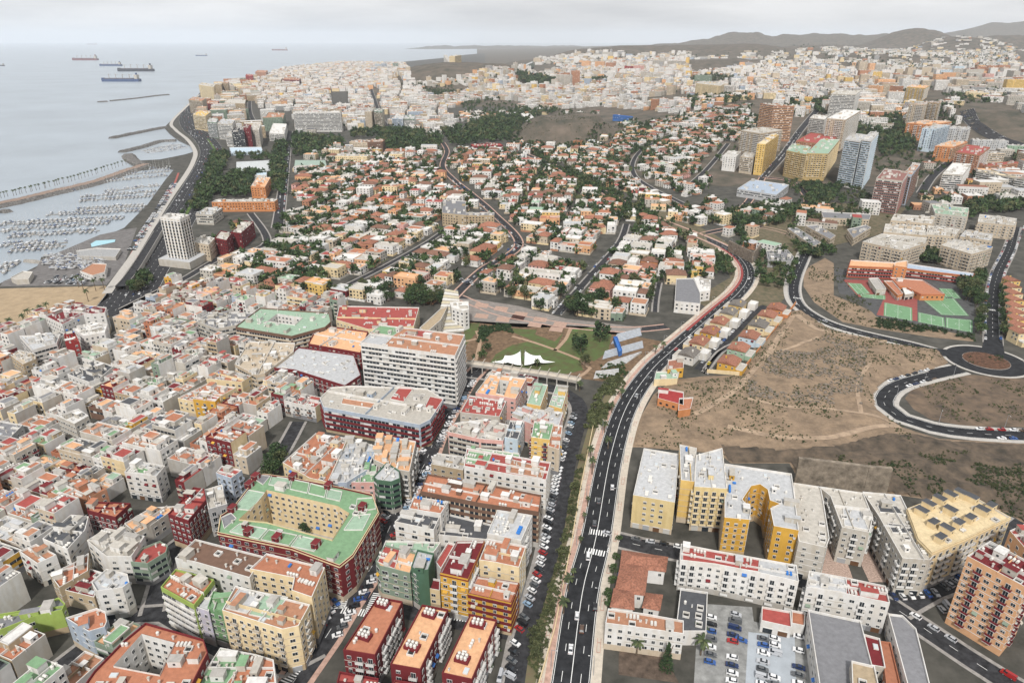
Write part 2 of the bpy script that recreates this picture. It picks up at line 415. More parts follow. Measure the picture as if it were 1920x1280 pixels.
crosswalk(8, (0, 865), (140, 885), 3.5); crosswalk(8, (205, 770), (150, 890), 3.5); crosswalk(8, (30, 760), (0, 860), 3); crosswalk(8, (230, 325), (270, 345), 3); crosswalk(8, (420, 85), (500, 95), 3)
crosswalk(8, (875, 955), (985, 985), 2.5); crosswalk(8, (600, 905), (710, 920), 2.5); crosswalk(8, (1045, 700), (985, 850), 2.2); crosswalk(8, (985, 850), (945, 960), 2.2)
crosswalk(7, (640, 915), (700, 900), 3.2); crosswalk(7, (1280, 1075), (1620, 1160), 2.6); crosswalk(7, (1690, 1170), (1600, 1278), 4); crosswalk(7, (1900, 770), (1900, 860), 3)
crosswalk(6, (620, 392), (675, 400), 3); crosswalk(6, (1420, 790), (1500, 825), 4); crosswalk(6, (1715, 645), (1775, 655), 3); crosswalk(6, (1712, 460), (1760, 464), 3)
# roads by the wasteland
road('road', 0, [(1520, 452), (1507, 484), (1493, 517), (1488, 547), (1500, 574), (1540, 600), (1587, 617), (1647, 632), (1713, 647), (1765, 662)], 9.5, ASPH, .026, lanes=2, walk=(1.8, 3.6), wm=PAVEW)
road('road', 0, [(1800, 692), (1747, 704), (1690, 720), (1663, 738), (1660, 760), (1690, 783), (1747, 801), (1813, 811), (1920, 817), (2000, 818)], 10.5, ASPH, .026, lanes=2, walk=(2.8, 2.8), wm=PAVEW)
road('road', 0, [(1905, 425), (1893, 467), (1872, 510), (1863, 550), (1861, 594), (1862, 645)], 9, ASPH, .026, lanes=2, walk=(2, 2))
rc = gp(1849, 676)
ring = [(rc[0]+19.3*cos(t*pi/24), rc[1]+19.3*sin(t*pi/24)) for t in range(49)]
mb = MB(); ribbon(mb, ring, -5.2, 5.2, .034, ASPH); tag(mb.build('roundabout'), kind='structure')
mb = MB(); ribbon(mb, ring, -5.5, -5.2, .17, KERB, 0); ribbon(mb, ring, 5.2, 7.2, .12, PAVEW, 0); tag(mb.build('kerb'), kind='structure')
mb = MB(); mb.face([(rc[0]+14*cos(t*pi/16), rc[1]+14*sin(t*pi/16), .2) for t in range(32)], mat('island_soil', (.12, .06, .035), .95, .4, .5)); tag(mb.build('island'), kind='structure')
mask_poly([(rc[0]+34*cos(t*pi/6), rc[1]+34*sin(t*pi/6)) for t in range(12)])
# garden district streets
for pts, wd in (([(847, 560), (905, 505), (973, 457), (925, 400), (885, 365), (848, 335), (830, 312), (838, 285), (830, 268)], 9), ([(1043, 590), (1105, 520), (1160, 457), (1175, 420)], 7),
                ([(520, 427), (527, 380), (537, 300), (543, 247)], 14), ([(973, 457), (1040, 482), (1100, 500)], 6), ([(640, 540), (720, 500), (800, 455), (850, 420)], 6),
                ([(860, 556), (930, 585), (1000, 600), (1080, 612), (1180, 618), (1250, 612)], 9), ([(1228, 585), (1230, 560), (1236, 530)], 4), ([(1280, 382), (1190, 330), (1200, 285), (1260, 252)], 8),
                ([(1430, 333), (1467, 293), (1497, 250), (1527, 213), (1560, 180)], 14), ([(1430, 333), (1480, 340), (1510, 365), (1515, 395)], 9), ([(1727, 363), (1747, 333), (1773, 310), (1800, 290)], 13),
                ([(735, 250), (712, 215), (700, 180), (690, 160)], 12), ([(1290, 385), (1330, 400), (1390, 392), (1430, 333)], 9), ([(1290, 350), (1325, 318), (1365, 270)], 8), ([(1520, 452), (1450, 430), (1390, 425), (1310, 440)], 9),
                ([(490, 250), (470, 215), (468, 190)], 12), ([(470, 400), (500, 455), (420, 480), (350, 520), (300, 545), (230, 580)], 8), ([(1390, 640), (1350, 660), (1320, 700), (1330, 690)], 3)):
    road('street', 0, pts, wd*.85, ASPH2, .03, walk=(1.5, 1.5), wm=PAVEP if wd == 9 else PAVE)
# coastal highway, its slip lanes, green median and promenade
road('highway', 0, [(387, 172), (368, 195), (352, 218), (358, 240), (384, 262), (397, 285), (390, 310), (372, 345), (345, 393), (322, 430), (295, 475), (268, 515), (240, 560), (215, 592)], 42, ASPH2, .03, lanes=7)
hw = px_line(0, [(384, 262), (397, 285), (390, 310), (372, 345), (345, 393), (325, 424), (312, 448)])
mb = MB(); ribbon(mb, hw, -8, -4, .3, mat('median_grass', (.10, .16, .04), .95, .3, .3), 0); tag(mb.build('median'), kind='structure')
road('promenade', 0, [(374, 178), (345, 205), (322, 230), (330, 245), (352, 263), (366, 285), (362, 305), (348, 330), (318, 372), (283, 427), (250, 480), (225, 515), (200, 550)], 8, PAVEW, .06)
mb = MB(); fl = px_line(0, [(298, 440), (262, 500), (243, 528), (228, 545)]); ribbon(mb, fl, -4, 4, 4.2, ASPH2); ribbon(mb, fl, -4.3, -4, 5, PAVEW, 0); ribbon(mb, fl, 4, 4.3, 5, PAVEW, 0)
tag(mb.build('flyover'), 'pale concrete flyover ramp rising beside the coastal highway near the beach', 'flyover')
road('highway', 0, [(1812, 207), (1822, 228), (1850, 250), (1890, 268), (1960, 285)], 26, ASPH2, .05, lanes=6)
# beach
SAND = mat('beach_sand', (.36, .27, .17), .95, .12, .15, bump=.2)
beach = [gp(*p) for p in [(-300, 590), (-100, 562), (0, 541), (80, 539), (198, 536), (205, 556), (180, 575), (130, 592), (90, 600), (40, 612), (0, 628), (-200, 690), (-340, 720)]]
mb = MB(); mb.face([(p[0], p[1], .03) for p in beach], SAND); tag(mb.build('beach'), kind='structure'); mask_poly(beach)
# flat ground sheets
SOIL2 = None
def sheet(name, c, pts, m, z=.014, msk=True, kind='structure', wallz=None):
    p = ccw([gp(*cx(c, q)) for q in pts]); mb = MB(); mb.face([(a, b, H0(a, b)+z+lift(b)) for a, b in p], m)
    if wallz: 
        for i in range(len(p)): a, b = p[i], p[(i+1) % len(p)]; mb.face([(a[0], a[1], 0), (b[0], b[1], 0), (b[0], b[1], z), (a[0], a[1], z)], m)
    o = mb.build(name); o['kind'] = kind
    if msk: mask_poly(p)
    return p
GRASS = mat('park_grass', (.06, .10, .028), .95, .35, .18, col2=(.085, .07, .032), bump=.3)
SOIL = mat('park_soil', (.17, .11, .065), .95, .3, .3)
PLZ = mat('plaza_paving', (.24, .215, .195), .9, .15, .3)
sheet('park_ground', 0, [(862, 600), (940, 605), (1100, 612), (1240, 640), (1225, 660), (1180, 700), (1130, 715), (1075, 708), (980, 698), (872, 682)], SOIL, .05)
sheet('lawn', 5, [(690, 540), (780, 535), (760, 590), (700, 660), (690, 740)], GRASS, .07)
sheet('lawn', 5, [(830, 770), (870, 710), (960, 660), (1050, 640), (1180, 680), (1340, 745), (1360, 800), (1240, 828), (1010, 812)], GRASS, .074)
sheet('lawn', 5, [(965, 565), (1100, 575), (1090, 600), (1200, 640), (1250, 590), (1200, 690), (1090, 640), (970, 590)], GRASS, .07)
sheet('lawn', 5, [(1260, 640), (1300, 570), (1420, 560), (1520, 600), (1500, 700), (1420, 750), (1340, 735), (1220, 690)], GRASS, .072)
for pts in ([(750, 760), (780, 640), (760, 580)], [(960, 610), (1100, 650), (1340, 740), (1400, 790), (1330, 840)], [(1200, 690), (1260, 630), (1290, 560)], [(690, 640), (760, 625)]):
    road('path', 5, pts, 2.6, mat('path_earth', (.36, .25, .17), .95, .12, .5), .085)
sheet('plaza', 5, [(560, 450), (600, 400), (740, 400), (1000, 440), (1260, 510), (1690, 560), (1680, 600), (1500, 600), (1300, 560), (1000, 560), (720, 530), (600, 560)], PLZ, .05)
PNK = mat('plaza_pink', (.40, .27, .21), .9, .1, .5)
for (x, y) in ((760, 420), (870, 440), (980, 470), (1090, 500), (1200, 530), (760, 480), (880, 500), (1060, 530), (1180, 555), (1290, 560)):
    sheet('paving_square', 5, [(x, y), (x+70, y+8), (x+60, y+32), (x-14, y+24)], PNK, .065, False)
sheet('sunken_court', 5, [(965, 488), (1040, 495), (1020, 525), (948, 516)], mat('court_dark', (.05, .02, .015), .9, .1), .07, False)
mask_poly([gp(*cx(5, q)) for q in [(560, 300+150), (1690, 560), (1500, 870), (700, 860), (440, 620)]])
sheet('verge', 8, [(1395, -180), (1290, 200), (1240, 500), (1150, 800), (1050, 1150), (1030, 1290), (1110, 1290), (1200, 900), (1290, 520), (1350, 150), (1440, -180), (1620, -400), (1560, -480)], mat('verge_scrub', (.10, .10, .05), .95, .4, .4, col2=(.15, .11, .07)), .04)
EARTH = mat('waste_earth', (.265, .19, .125), .95, .3, .10, col2=(.10, .074, .052), bump=.9)
_t = [q for q in EARTH.node_tree.nodes if q.type == 'TEX_NOISE'][0]; _t.inputs['Detail'].default_value = 12; _t.inputs['Roughness'].default_value = .8
EMBM = mat('embankment_earth', (.115, .085, .06), .95, .3, .16, col2=(.04, .034, .026), bump=1.)
emb = [gp(*p) for p in [(1350, 838), (1480, 850), (1560, 845), (1660, 822), (1760, 828), (1990, 842), (2200, 1000), (1960, 1020), (1690, 940), (1480, 905), (1360, 875)]]
waste = [gp(*p) for p in [(1480, 585), (1500, 580), (1560, 618), (1650, 640), (1760, 655), (1778, 680), (1745, 697), (1665, 712), (1640, 740), (1645, 768), (1690, 800), (1760, 822), (1990, 836), (2150, 980), (1960, 1010), (1890, 960), (1700, 930), (1600, 915), (1500, 905), (1480, 868), (1370, 868), (1350, 850), (1200, 838), (1185, 838), (1196, 790), (1225, 740), (1262, 712), (1320, 705), (1390, 703), (1420, 640)]]
wc = ccw(waste); mask_poly(wc)
xs = [p[0] for p in wc]; ys = [p[1] for p in wc]; st = 1.6
nx = int((max(xs)-min(xs))/st); ny = int((max(ys)-min(ys))/st); vs = []; idx = {}; fs = []
def edged(x, y):
    d = 1e9
    for i in range(len(wc)):
        a, b = wc[i], wc[(i+1) % len(wc)]; ex, ey = b[0]-a[0], b[1]-a[1]; t = max(0, min(1, ((x-a[0])*ex+(y-a[1])*ey)/(ex*ex+ey*ey)))
        d = min(d, math.hypot(x-a[0]-t*ex, y-a[1]-t*ey))
    return d
RUB = gp(1545, 735)
WG = {}
def wz(x, y):
    q = min(1, edged(x, y)/9)*(1 if inpoly(x, y, wc) else 0)
    r = max(0, 1-math.hypot((x-RUB[0])/62, (y-RUB[1])/55))
    e_ = 1 if inpoly(x, y, emb) else 0
    return .02+e_*q*(1.5*abs(sin(y*.16+x*.05+2.5*fbm(x*.04, y*.04, 2)))+1.2*fbm(x*.3, y*.3, 8, 2))+q*(3.4*fbm(x*.022, y*.022, 9)**1.5*1.6+.5*fbm(x*.15, y*.15, 5)+r*2.6*fbm(x*.22, y*.22, 11, 3))
for j in range(ny+1):
    for i in range(nx+1):
        x, y = min(xs)+i*st, min(ys)+j*st
        if inpoly(x, y, wc): idx[i, j] = len(vs); vs.append((x, y, wz(x, y)))
for (i, j) in list(idx):
    if (i+1, j) in idx and (i, j+1) in idx and (i+1, j+1) in idx: fs.append((idx[i, j], idx[i+1, j], idx[i+1, j+1], idx[i, j+1]))
me = bpy.data.meshes.new('wasteland'); me.from_pydata(vs, [], fs); me.materials.append(EARTH); me.materials.append(EMBM); me.polygons.foreach_set('material_index', [1 if inpoly(vs[f[0]][0], vs[f[0]][1], emb) else 0 for f in fs]); me.polygons.foreach_set('use_smooth', [True]*len(fs)); tag(inst('wasteland', me), kind='structure')
mb = MB(); mb.face([(p[0], p[1], .012) for p in wc], EARTH); tag(mb.build('wasteland_base'), kind='structure')
PATHM = mat('dirt_track', (.36, .265, .185), .95, .2, .25)
def track(pts, wd):
    line = px_line(6, pts, 3); fine = line; mb = MB()
    for i in range(len(fine)-1):
        a = offset_line(fine, -wd/2); b = offset_line(fine, wd/2)
        break
    for i in range(len(fine)-1):
        q = [a[i], a[i+1], b[i+1], b[i]]; mb.face([(p[0], p[1], wz(*p)+.12) for p in q], PATHM)
    tag(mb.build('dirt_track'), kind='structure')
track([(620, 500), (560, 600), (480, 720), (380, 830), (300, 930), (200, 1000), (60, 1060)], 4); track([(640, 500), (760, 590), (950, 610), (1150, 640)], 5); track([(480, 720), (620, 690), (760, 630)], 2.5)
track([(360, 990), (560, 1020), (800, 1030), (1000, 1060), (1200, 1110)], 3); track([(1000, 1060), (980, 900), (1050, 780)], 2.4); track([(250, 1130), (560, 1190), (800, 1200), (1060, 1140), (1230, 1120)], 4)
hs = sheet('hillside', 6, [(1290, 900), (1420, 840), (1600, 825), (1920, 845), (2100, 900), (2100, 1140), (1920, 1120), (1600, 1115), (1400, 1080), (1300, 1020), (1250, 960)], mat('hillside_earth', (.14, .098, .066), .95, .35, .10, col2=(.055, .044, .034), bump=.8), .03)
sheet('scrub_ground', 0, [(1400, 440), (1480, 400), (1560, 380), (1700, 390), (1650, 440), (1520, 470), (1480, 500), (1470, 560), (1400, 640), (1330, 690), (1400, 560), (1425, 520), (1420, 480)], mat('verge_soil', (.13, .10, .065), .95, .4, .2, col2=(.055, .06, .03)), .008, False)
sheet('scrub_ground', 0, [(1170, 380), (1260, 400), (1340, 440), (1400, 480), (1410, 510), (1370, 560), (1330, 580), (1300, 560), (1370, 520), (1350, 480), (1270, 440)], MATS['verge_soil'], .008, False)
sheet('bank', 6, [(715, 215), (800, 170), (850, 200), (850, 380), (1000, 440), (1120, 500), (1240, 530), (1420, 570), (1640, 615), (1640, 640), (1400, 615), (1100, 570), (900, 530), (740, 420), (680, 330), (680, 260)], EARTH, .03)
for q_ in ([(1738, 694), (1792, 684), (1806, 699), (1758, 710)], [(1846, 634), (1878, 634), (1884, 664), (1838, 662)], [(1744, 652), (1796, 658), (1806, 670), (1768, 668)]): sheet('junction', 0, q_, ASPH, .18, False)
# school courts
SCH_G = mat('court_green', (.15, .28, .15), .85, .08, .3); SCH_R = mat('court_red', (.26, .07, .06), .85, .1, .3)
sheet('schoolyard', 6, [(855, 230), (1640, 300), (1640, 600), (1090, 500), (985, 390), (880, 370)], mat('yard_asphalt', (.08, .08, .08), .9, .2, .3), .04)
sheet('court_surround', 6, [(900, 290), (1320, 300), (1320, 525), (1090, 490), (1130, 400), (990, 390)], SCH_R, .06, False)
def court(pts):
    p = sheet('sports_court', 6, pts, SCH_G, .09, False); q = inset(p, 1.2); mb = MB(); r = q+[q[0]]
    for i in range(4): ribbon(mb, r[i:i+2], -.07, .07, .12, PAINT)
    a = ((q[0][0]+q[1][0])/2, (q[0][1]+q[1][1])/2); b = ((q[2][0]+q[3][0])/2, (q[2][1]+q[3][1])/2); ribbon(mb, [a, b], -.06, .06, .118, PAINT)
    m_ = cen(q); cc = [(m_[0]+2.4*cos(t*pi/8), m_[1]+2.4*sin(t*pi/8)) for t in range(17)]; ribbon(mb, cc, -.06, .06, .122, PAINT)
    o = mb.build('court_marking'); o['kind'] = 'structure'
for q in ([(925, 310), (1005, 315), (1055, 370), (985, 375)], [(1135, 420), (1290, 450), (1292, 525), (1130, 495)], [(1330, 388), (1520, 390), (1610, 495), (1455, 490)], [(1440, 340), (1520, 345), (1570, 400), (1480, 395)], [(1325, 475), (1470, 505), (1475, 560), (1325, 530)], [(1480, 505), (1630, 520), (1630, 590), (1480, 562)], [(990, 370), (1140, 380), (1140, 405), (1010, 392)]): court(q)
# marina quay, car park near the white row, gravel lots
sheet('quay_apron', 4, [(20, 300), (200, 230), (230, 180), (560, 40), (700, 10), (770, 0), (700, 200), (600, 320), (0, 330)], mat('quay_asphalt', (.16, .15, .145), .9, .2, .2), .02)
sheet('car_park', 9, [(90, 830), (390, 850), (400, 930), (610, 985), (700, 990), (760, 1330), (60, 1330)], mat('car_park_worn', (.26, .26, .25), .9, .2, .3), .02)
sheet('car_park_bay', 9, [(370, 990), (630, 1020), (640, 1330), (350, 1330)], mat('car_park_blue', (.36, .39, .42), .9, .06, .3), .045, False)
sheet('patio', 9, [(810, 450), (900, 520), (960, 700), (770, 660), (790, 540)], mat('patio_tiles', (.45, .33, .27), .9, .25, 1.5), .03); sheet('patio', 9, [(1040, 480), (1100, 620), (1220, 710), (1050, 710), (980, 560)], MATS['patio_tiles'], .03)
sheet('school_patio', 8, [(1580, 990), (1800, 1090), (1900, 1278), (1560, 1230), (1560, 1130)], mat('yard_soil', (.11, .08, .06), .95, .3), .03)
# ------------------------------------------------------------------ shared small meshes
def window_mesh(w=1.3, h=1.3, frame=FRAME, shut=0):
    mb = MB(); t = .09; d = .1; y = -d          # local: facade in xz plane, outward -y
    for (a, b, c, e) in ((-w/2-t, w/2+t, -t, 0), (-w/2-t, w/2+t, h, h+t), (-w/2-t, -w/2, 0, h), (w/2, w/2+t, 0, h)):
        mb.face([(a, y, c), (b, y, c), (b, y, e), (a, y, e)], frame)
    mb.face([(-w/2-t, y, h+t), (w/2+t, y, h+t), (w/2+t, .02, h+t), (-w/2-t, .02, h+t)], frame)
    mb.face([(-w/2-t, .02, -t), (-w/2-t, y, -t), (-w/2-t, y, h+t), (-w/2-t, .02, h+t)], frame)
    mb.face([(w/2+t, y, -t), (w/2+t, .02, -t), (w/2+t, .02, h+t), (w/2+t, y, h+t)], frame)
    zt = h*(1-shut)
    mb.face([(-w/2, -.02, 0), (w/2, -.02, 0), (w/2, -.02, zt), (-w/2, -.02, zt)], GLASS)
    if shut: mb.face([(-w/2, -.04, zt), (w/2, -.04, zt), (w/2, -.04, h), (-w/2, -.04, h)], SHUT)
    mb.face([(-.04, -.06, 0), (.04, -.06, 0), (.04, -.06, zt), (-.04, -.06, zt)], frame)
    return mb.mesh('window')
WIN = [window_mesh(1.3, 1.3), window_mesh(1.3, 1.3, shut=.45), window_mesh(1.1, 1.5, shut=.2), window_mesh(1.6, 1.3)]
WINW = [window_mesh(2.4, 1.5), window_mesh(2.4, 1.5, shut=.3)]
DOOR = [window_mesh(1.5, 2.2)]
def balcony_mesh(w=2.8, d=1.1, rail=RAIL, slab=None):
    mb = MB(); slab = slab or FRAME
    mb.box(0, -d/2, -.15, w, d, .15, slab, bottom=True)
    for (x, y, lx, ly) in ((0, -d+.05, w, .05), (-w/2+.03, -d/2, .05, d-.1), (w/2-.03, -d/2, .05, d-.1)): mb.box(x, y, 0, lx, ly, .95, rail)
    return mb.mesh('balcony')
BALC = {k: balcony_mesh(rail=mat('balcony_'+k, PAL[k], .7, .05, .5)) for k in ('white', 'offwhite', 'grey', 'brown', 'darkred', 'beige', 'cream', 'bluegrey', 'greygreen', 'blue')}
TANKW = mat('tank_white', (.62, .60, .56), .6, .05, 1); TANKB = mat('tank_blue', (.03, .17, .50), .5, .05, 1)
def tank_mesh(m, horiz=False):
    mb = MB()
    if horiz:
        n = 8; L2 = .75
        for k in range(n):
            a, b = 2*pi*k/n, 2*pi*(k+1)/n
            mb.face([(-L2, .5*cos(a), .6+.5*sin(a)), (-L2, .5*cos(b), .6+.5*sin(b)), (L2, .5*cos(b), .6+.5*sin(b)), (L2, .5*cos(a), .6+.5*sin(a))], m)
        for s_ in (-1, 1): mb.face([(s_*L2, .5*cos(2*pi*k/n), .6+.5*sin(2*pi*k/n)) for k in range(n)], m)
        mb.box(0, 0, 0, .9, .5, .15, m)
    else:
        mb.cyl(0, 0, 0, .52, .56, 1.1, m, 9); mb.cyl(0, 0, 1.1, .56, .2, .3, m, 9); mb.cyl(0, 0, 1.4, .2, .2, .1, m, 6)
    return mb.mesh('water_tank')
TANK = [tank_mesh(TANKW), tank_mesh(TANKW, True), tank_mesh(TANKB), tank_mesh(TANKB, True)]
def hut_mesh(wc_, rc_, lx=2.6, ly=3.4, h=2.4):
    mb = MB(); mb.box(0, 0, 0, lx, ly, h, W(wc_)); mb.box(0, 0, h, lx+.3, ly+.3, .15, W('offwhite'), mt=RF(rc_)); mb.box(lx/2, 0, 0, .06, .9, 2, SHUT); mb.box(0, -ly/2, .9, .8, .06, .8, GLASS); return mb.mesh('roof_hut')
HUTS = {}
def hut(wc_, rc_, v=0):
    k = (wc_, rc_, v)
    if k not in HUTS: HUTS[k] = hut_mesh(wc_, rc_, (2.6, 4.2, 3.2, 1.8, 2.2)[v], (3.4, 2.8, 4.6, 2.2, 6.0)[v], (2.4, 2.5, 2.7, 2.0, 2.4)[v])
    return HUTS[k]
AC_ = 0
AC = MB(); AC.box(0, 0, 0, .9, .5, .8, TANKW); AC.cyl(0, 0, .8, .3, .3, .05, RAIL, 8); AC = AC.mesh('air_conditioner')
VENT = MB(); VENT.box(0, 0, 0, .5, .5, 1.3, W('white')); VENT.box(0, 0, 1.3, .75, .75, .2, W('offwhite')); VENT = VENT.mesh('chimney_vent')
SKYL = MB(); SKYL.box(0, 0, 0, 2.4, 1.6, .5, W('white')); SKYL.box(0, 0, .5, 2.1, 1.3, .12, mat('skylight_pane', (.5, .54, .56), .25, 0)); SKYL = SKYL.mesh('skylight')

def rail_edge(mb, a, b, z0, z1, m, t=.12):
    l = math.hypot(b[0]-a[0], b[1]-a[1]); mb.box((a[0]+b[0])/2, (a[1]+b[1])/2, z0, l, t, z1-z0, m, rz=atan2(b[1]-a[1], b[0]-a[0]))

def facing(a, b, m=-.15):
    mx_, my_ = (a[0]+b[0])/2, (a[1]+b[1])/2; l = math.hypot(b[0]-a[0], b[1]-a[1]) or 1
    nx_, ny_ = (b[1]-a[1])/l, -(b[0]-a[0])/l; d = math.hypot(mx_, my_)
    return (-mx_*nx_-my_*ny_)/d > m
WCOUNT = [0]
SHOPM = {}
AWN = []
for c_ in ('darkred', 'greygreen', 'blue', 'offwhite', 'gold'):
    b_ = MB(); b_.face([(-.9, 0, 2.5), (.9, 0, 2.5), (.9, -.9, 1.9), (-.9, -.9, 1.9)][::-1], W(c_)); b_.face([(-.9, -.9, 1.9), (.9, -.9, 1.9), (.9, -.9, 1.7), (-.9, -.9, 1.7)][::-1], W(c_)); AWN.append(b_.mesh('awning'))
WELL = MB()
for q_ in ((0, -1.1, 2.4, .2), (0, 1.1, 2.4, .2), (-1.1, 0, .2, 2.0), (1.1, 0, .2, 2.0)): WELL.box(q_[0], q_[1], 0, q_[2], q_[3], .9, W('white'))
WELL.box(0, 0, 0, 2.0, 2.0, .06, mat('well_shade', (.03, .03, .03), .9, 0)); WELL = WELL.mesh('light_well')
def shopme(m):
    if m.name not in SHOPM: b = MB(); b.box(0, 0, 0, 1, .1, 2.3, m); b.box(0, -.03, 2.3, 1.06, .2, .25, FRAME); SHOPM[m.name] = b.mesh('shop_window')
    return SHOPM[m.name]
def dress(root, p, H, org, z0, fh, style, blank=(), bal='white', rng=R, near=True, gap=3.4, band=None, ground=True):
    """windows, balconies, shop fronts on the walls of polygon p (world, ccw)"""
    n = len(p); nf = max(1, int((H-1)/fh)); f0 = (H-.6)-nf*fh; mbj = MB() if not near else None; shop = MB()
    for e in range(n):
        a, b = p[e], p[(e+1) % n]; l = math.hypot(b[0]-a[0], b[1]-a[1])
        if e in blank or l < 2.2 or not facing(a, b): continue
        ang = atan2(b[1]-a[1], b[0]-a[0]); tx, ty = cos(ang), sin(ang); nx_, ny_ = ty, -tx
        k = max(1, int((l-.8)/gap)); sp_ = l/k
        ox, oy = a[0]-org[0], a[1]-org[1]
        if style in ('band', 'bandw', 'grid'):
            m = W(band or 'white')
            for f in range(nf):
                z = f0+f*fh+1.0; mm = MB(); L0 = l-1.0
                cxm, cym = ox+tx*l/2, oy+ty*l/2
                mm.box(cxm+nx_*.03, cym+ny_*.03, z, L0, .1, fh*.42, GLASS, rz=ang)
                q = max(1, int(L0/2.2))
                for i in range(q+1):
                    d = (l-L0)/2+L0*i/q; mm.box(ox+tx*d+nx_*.07, oy+ty*d+ny_*.07, z, .16 if style != 'grid' else .5, .14, fh*.42, m if style == 'grid' else FRAME, rz=ang)
                for i in range(q):
                    if rng.random() < .22: d = (l-L0)/2+L0*(i+.5)/q; mm.box(ox+tx*d+nx_*.05, oy+ty*d+ny_*.05, z+.1, L0/q*.9, .12, fh*.38, SHUT if rng.random() < .6 else FRAME, rz=ang)
                if style == 'bandw': mm.box(cxm+nx_*.35, cym+ny_*.35, z-1.0, L0, .7, .95, m, rz=ang, bottom=True)
                mm.build('window_band', root, (0, 0, 0))
            continue
        if style == 'v':                                 # tall window strips between white piers
            for i in range(k):
                d = sp_*(i+.5); mm = MB(); mm.box(ox+tx*d, oy+ty*d, 2.5, sp_*.52, .12, H-5, GLASS, rz=ang)
                for f in range(nf): mm.box(ox+tx*d+nx_*.06, oy+ty*d+ny_*.06, f0+f*fh+2.4, sp_*.52, .14, .7, W('beige') if i % 2 else W('offwhite'), rz=ang)
                mm.build('window_strip', root)
            continue
        cols = []
        for i in range(k):
            r = rng.random()
            cols.append('b' if style == 'b' and (i % 3 == 1 or r < .25) else ('B' if style == 'B' and i % 2 == 0 else ('o' if style == 'w' and r < .08 else 'w')))
        wv = rng.choice(WIN); aw = rng.choice(AWN)
        for f in range(nf):
            for i in range(k):
                d = sp_*(i+.5); z = f0+f*fh; x, y = ox+tx*d, oy+ty*d; c = cols[i]
                if c == 'o': continue
                if f == 0 and ground and f0 > -1.5 and z < 1.2: continue
                if near:
                    if c in 'bB':
                        inst('balcony', BALC[bal], root, (x, y, z), ang); inst('window', DOOR[0], root, (x, y, z+.05), ang); WCOUNT[0] += 2
                    else:
                        me = wv if rng.random() < .7 else rng.choice(WIN)
                        if gap > 3.9 and rng.random() < .5: me = rng.choice(WINW)
                        inst('window', me, root, (x+nx_*0, y+ny_*0, z+.95), ang); WCOUNT[0] += 1
                        if rng.random() < .05: inst('awning', aw, root, (x, y, z+.2), ang)
                        elif rng.random() < .06: inst('air_conditioner', AC, root, (x+tx*1.2+nx_*.3, y+ty*1.2+ny_*.3, z+.3), ang)
                else:
                    wd = 1.5 if c == 'w' else 2.2
                    mbj.box(x+nx_*.02, y+ny_*.02, z+(.95 if c == 'w' else .1), wd, .1, 1.3 if c == 'w' else 2.1, GLASS if rng.random() < .85 else SHUT, rz=ang)
                    if c in 'bB': mbj.box(x+nx_*.5, y+ny_*.5, z-.1, 3, 1.0, .95, W(bal if bal in PAL else 'white'), rz=ang, bottom=True)
        if ground and near and l > 5 and f0 < 1.5:      # ground floor shops and doors
            q = max(1, int(l/3.6))
            for i in range(q):
                d = l*(i+.5)/q; wd = l/q*.62; c = rng.choice([SHUT, GLASS, GLASS, RAIL, mat('door_wood', (.12, .06, .03), .6, 0)])
                inst('shop_window' if wd > 1.6 else 'door', shopme(c), root, (ox+tx*d+nx_*.05, oy+ty*d+ny_*.05, .05), ang, (wd, 1, 1))
    if mbj and mbj.f: o = mbj.build('windows', root); o['kind'] = 'stuff'

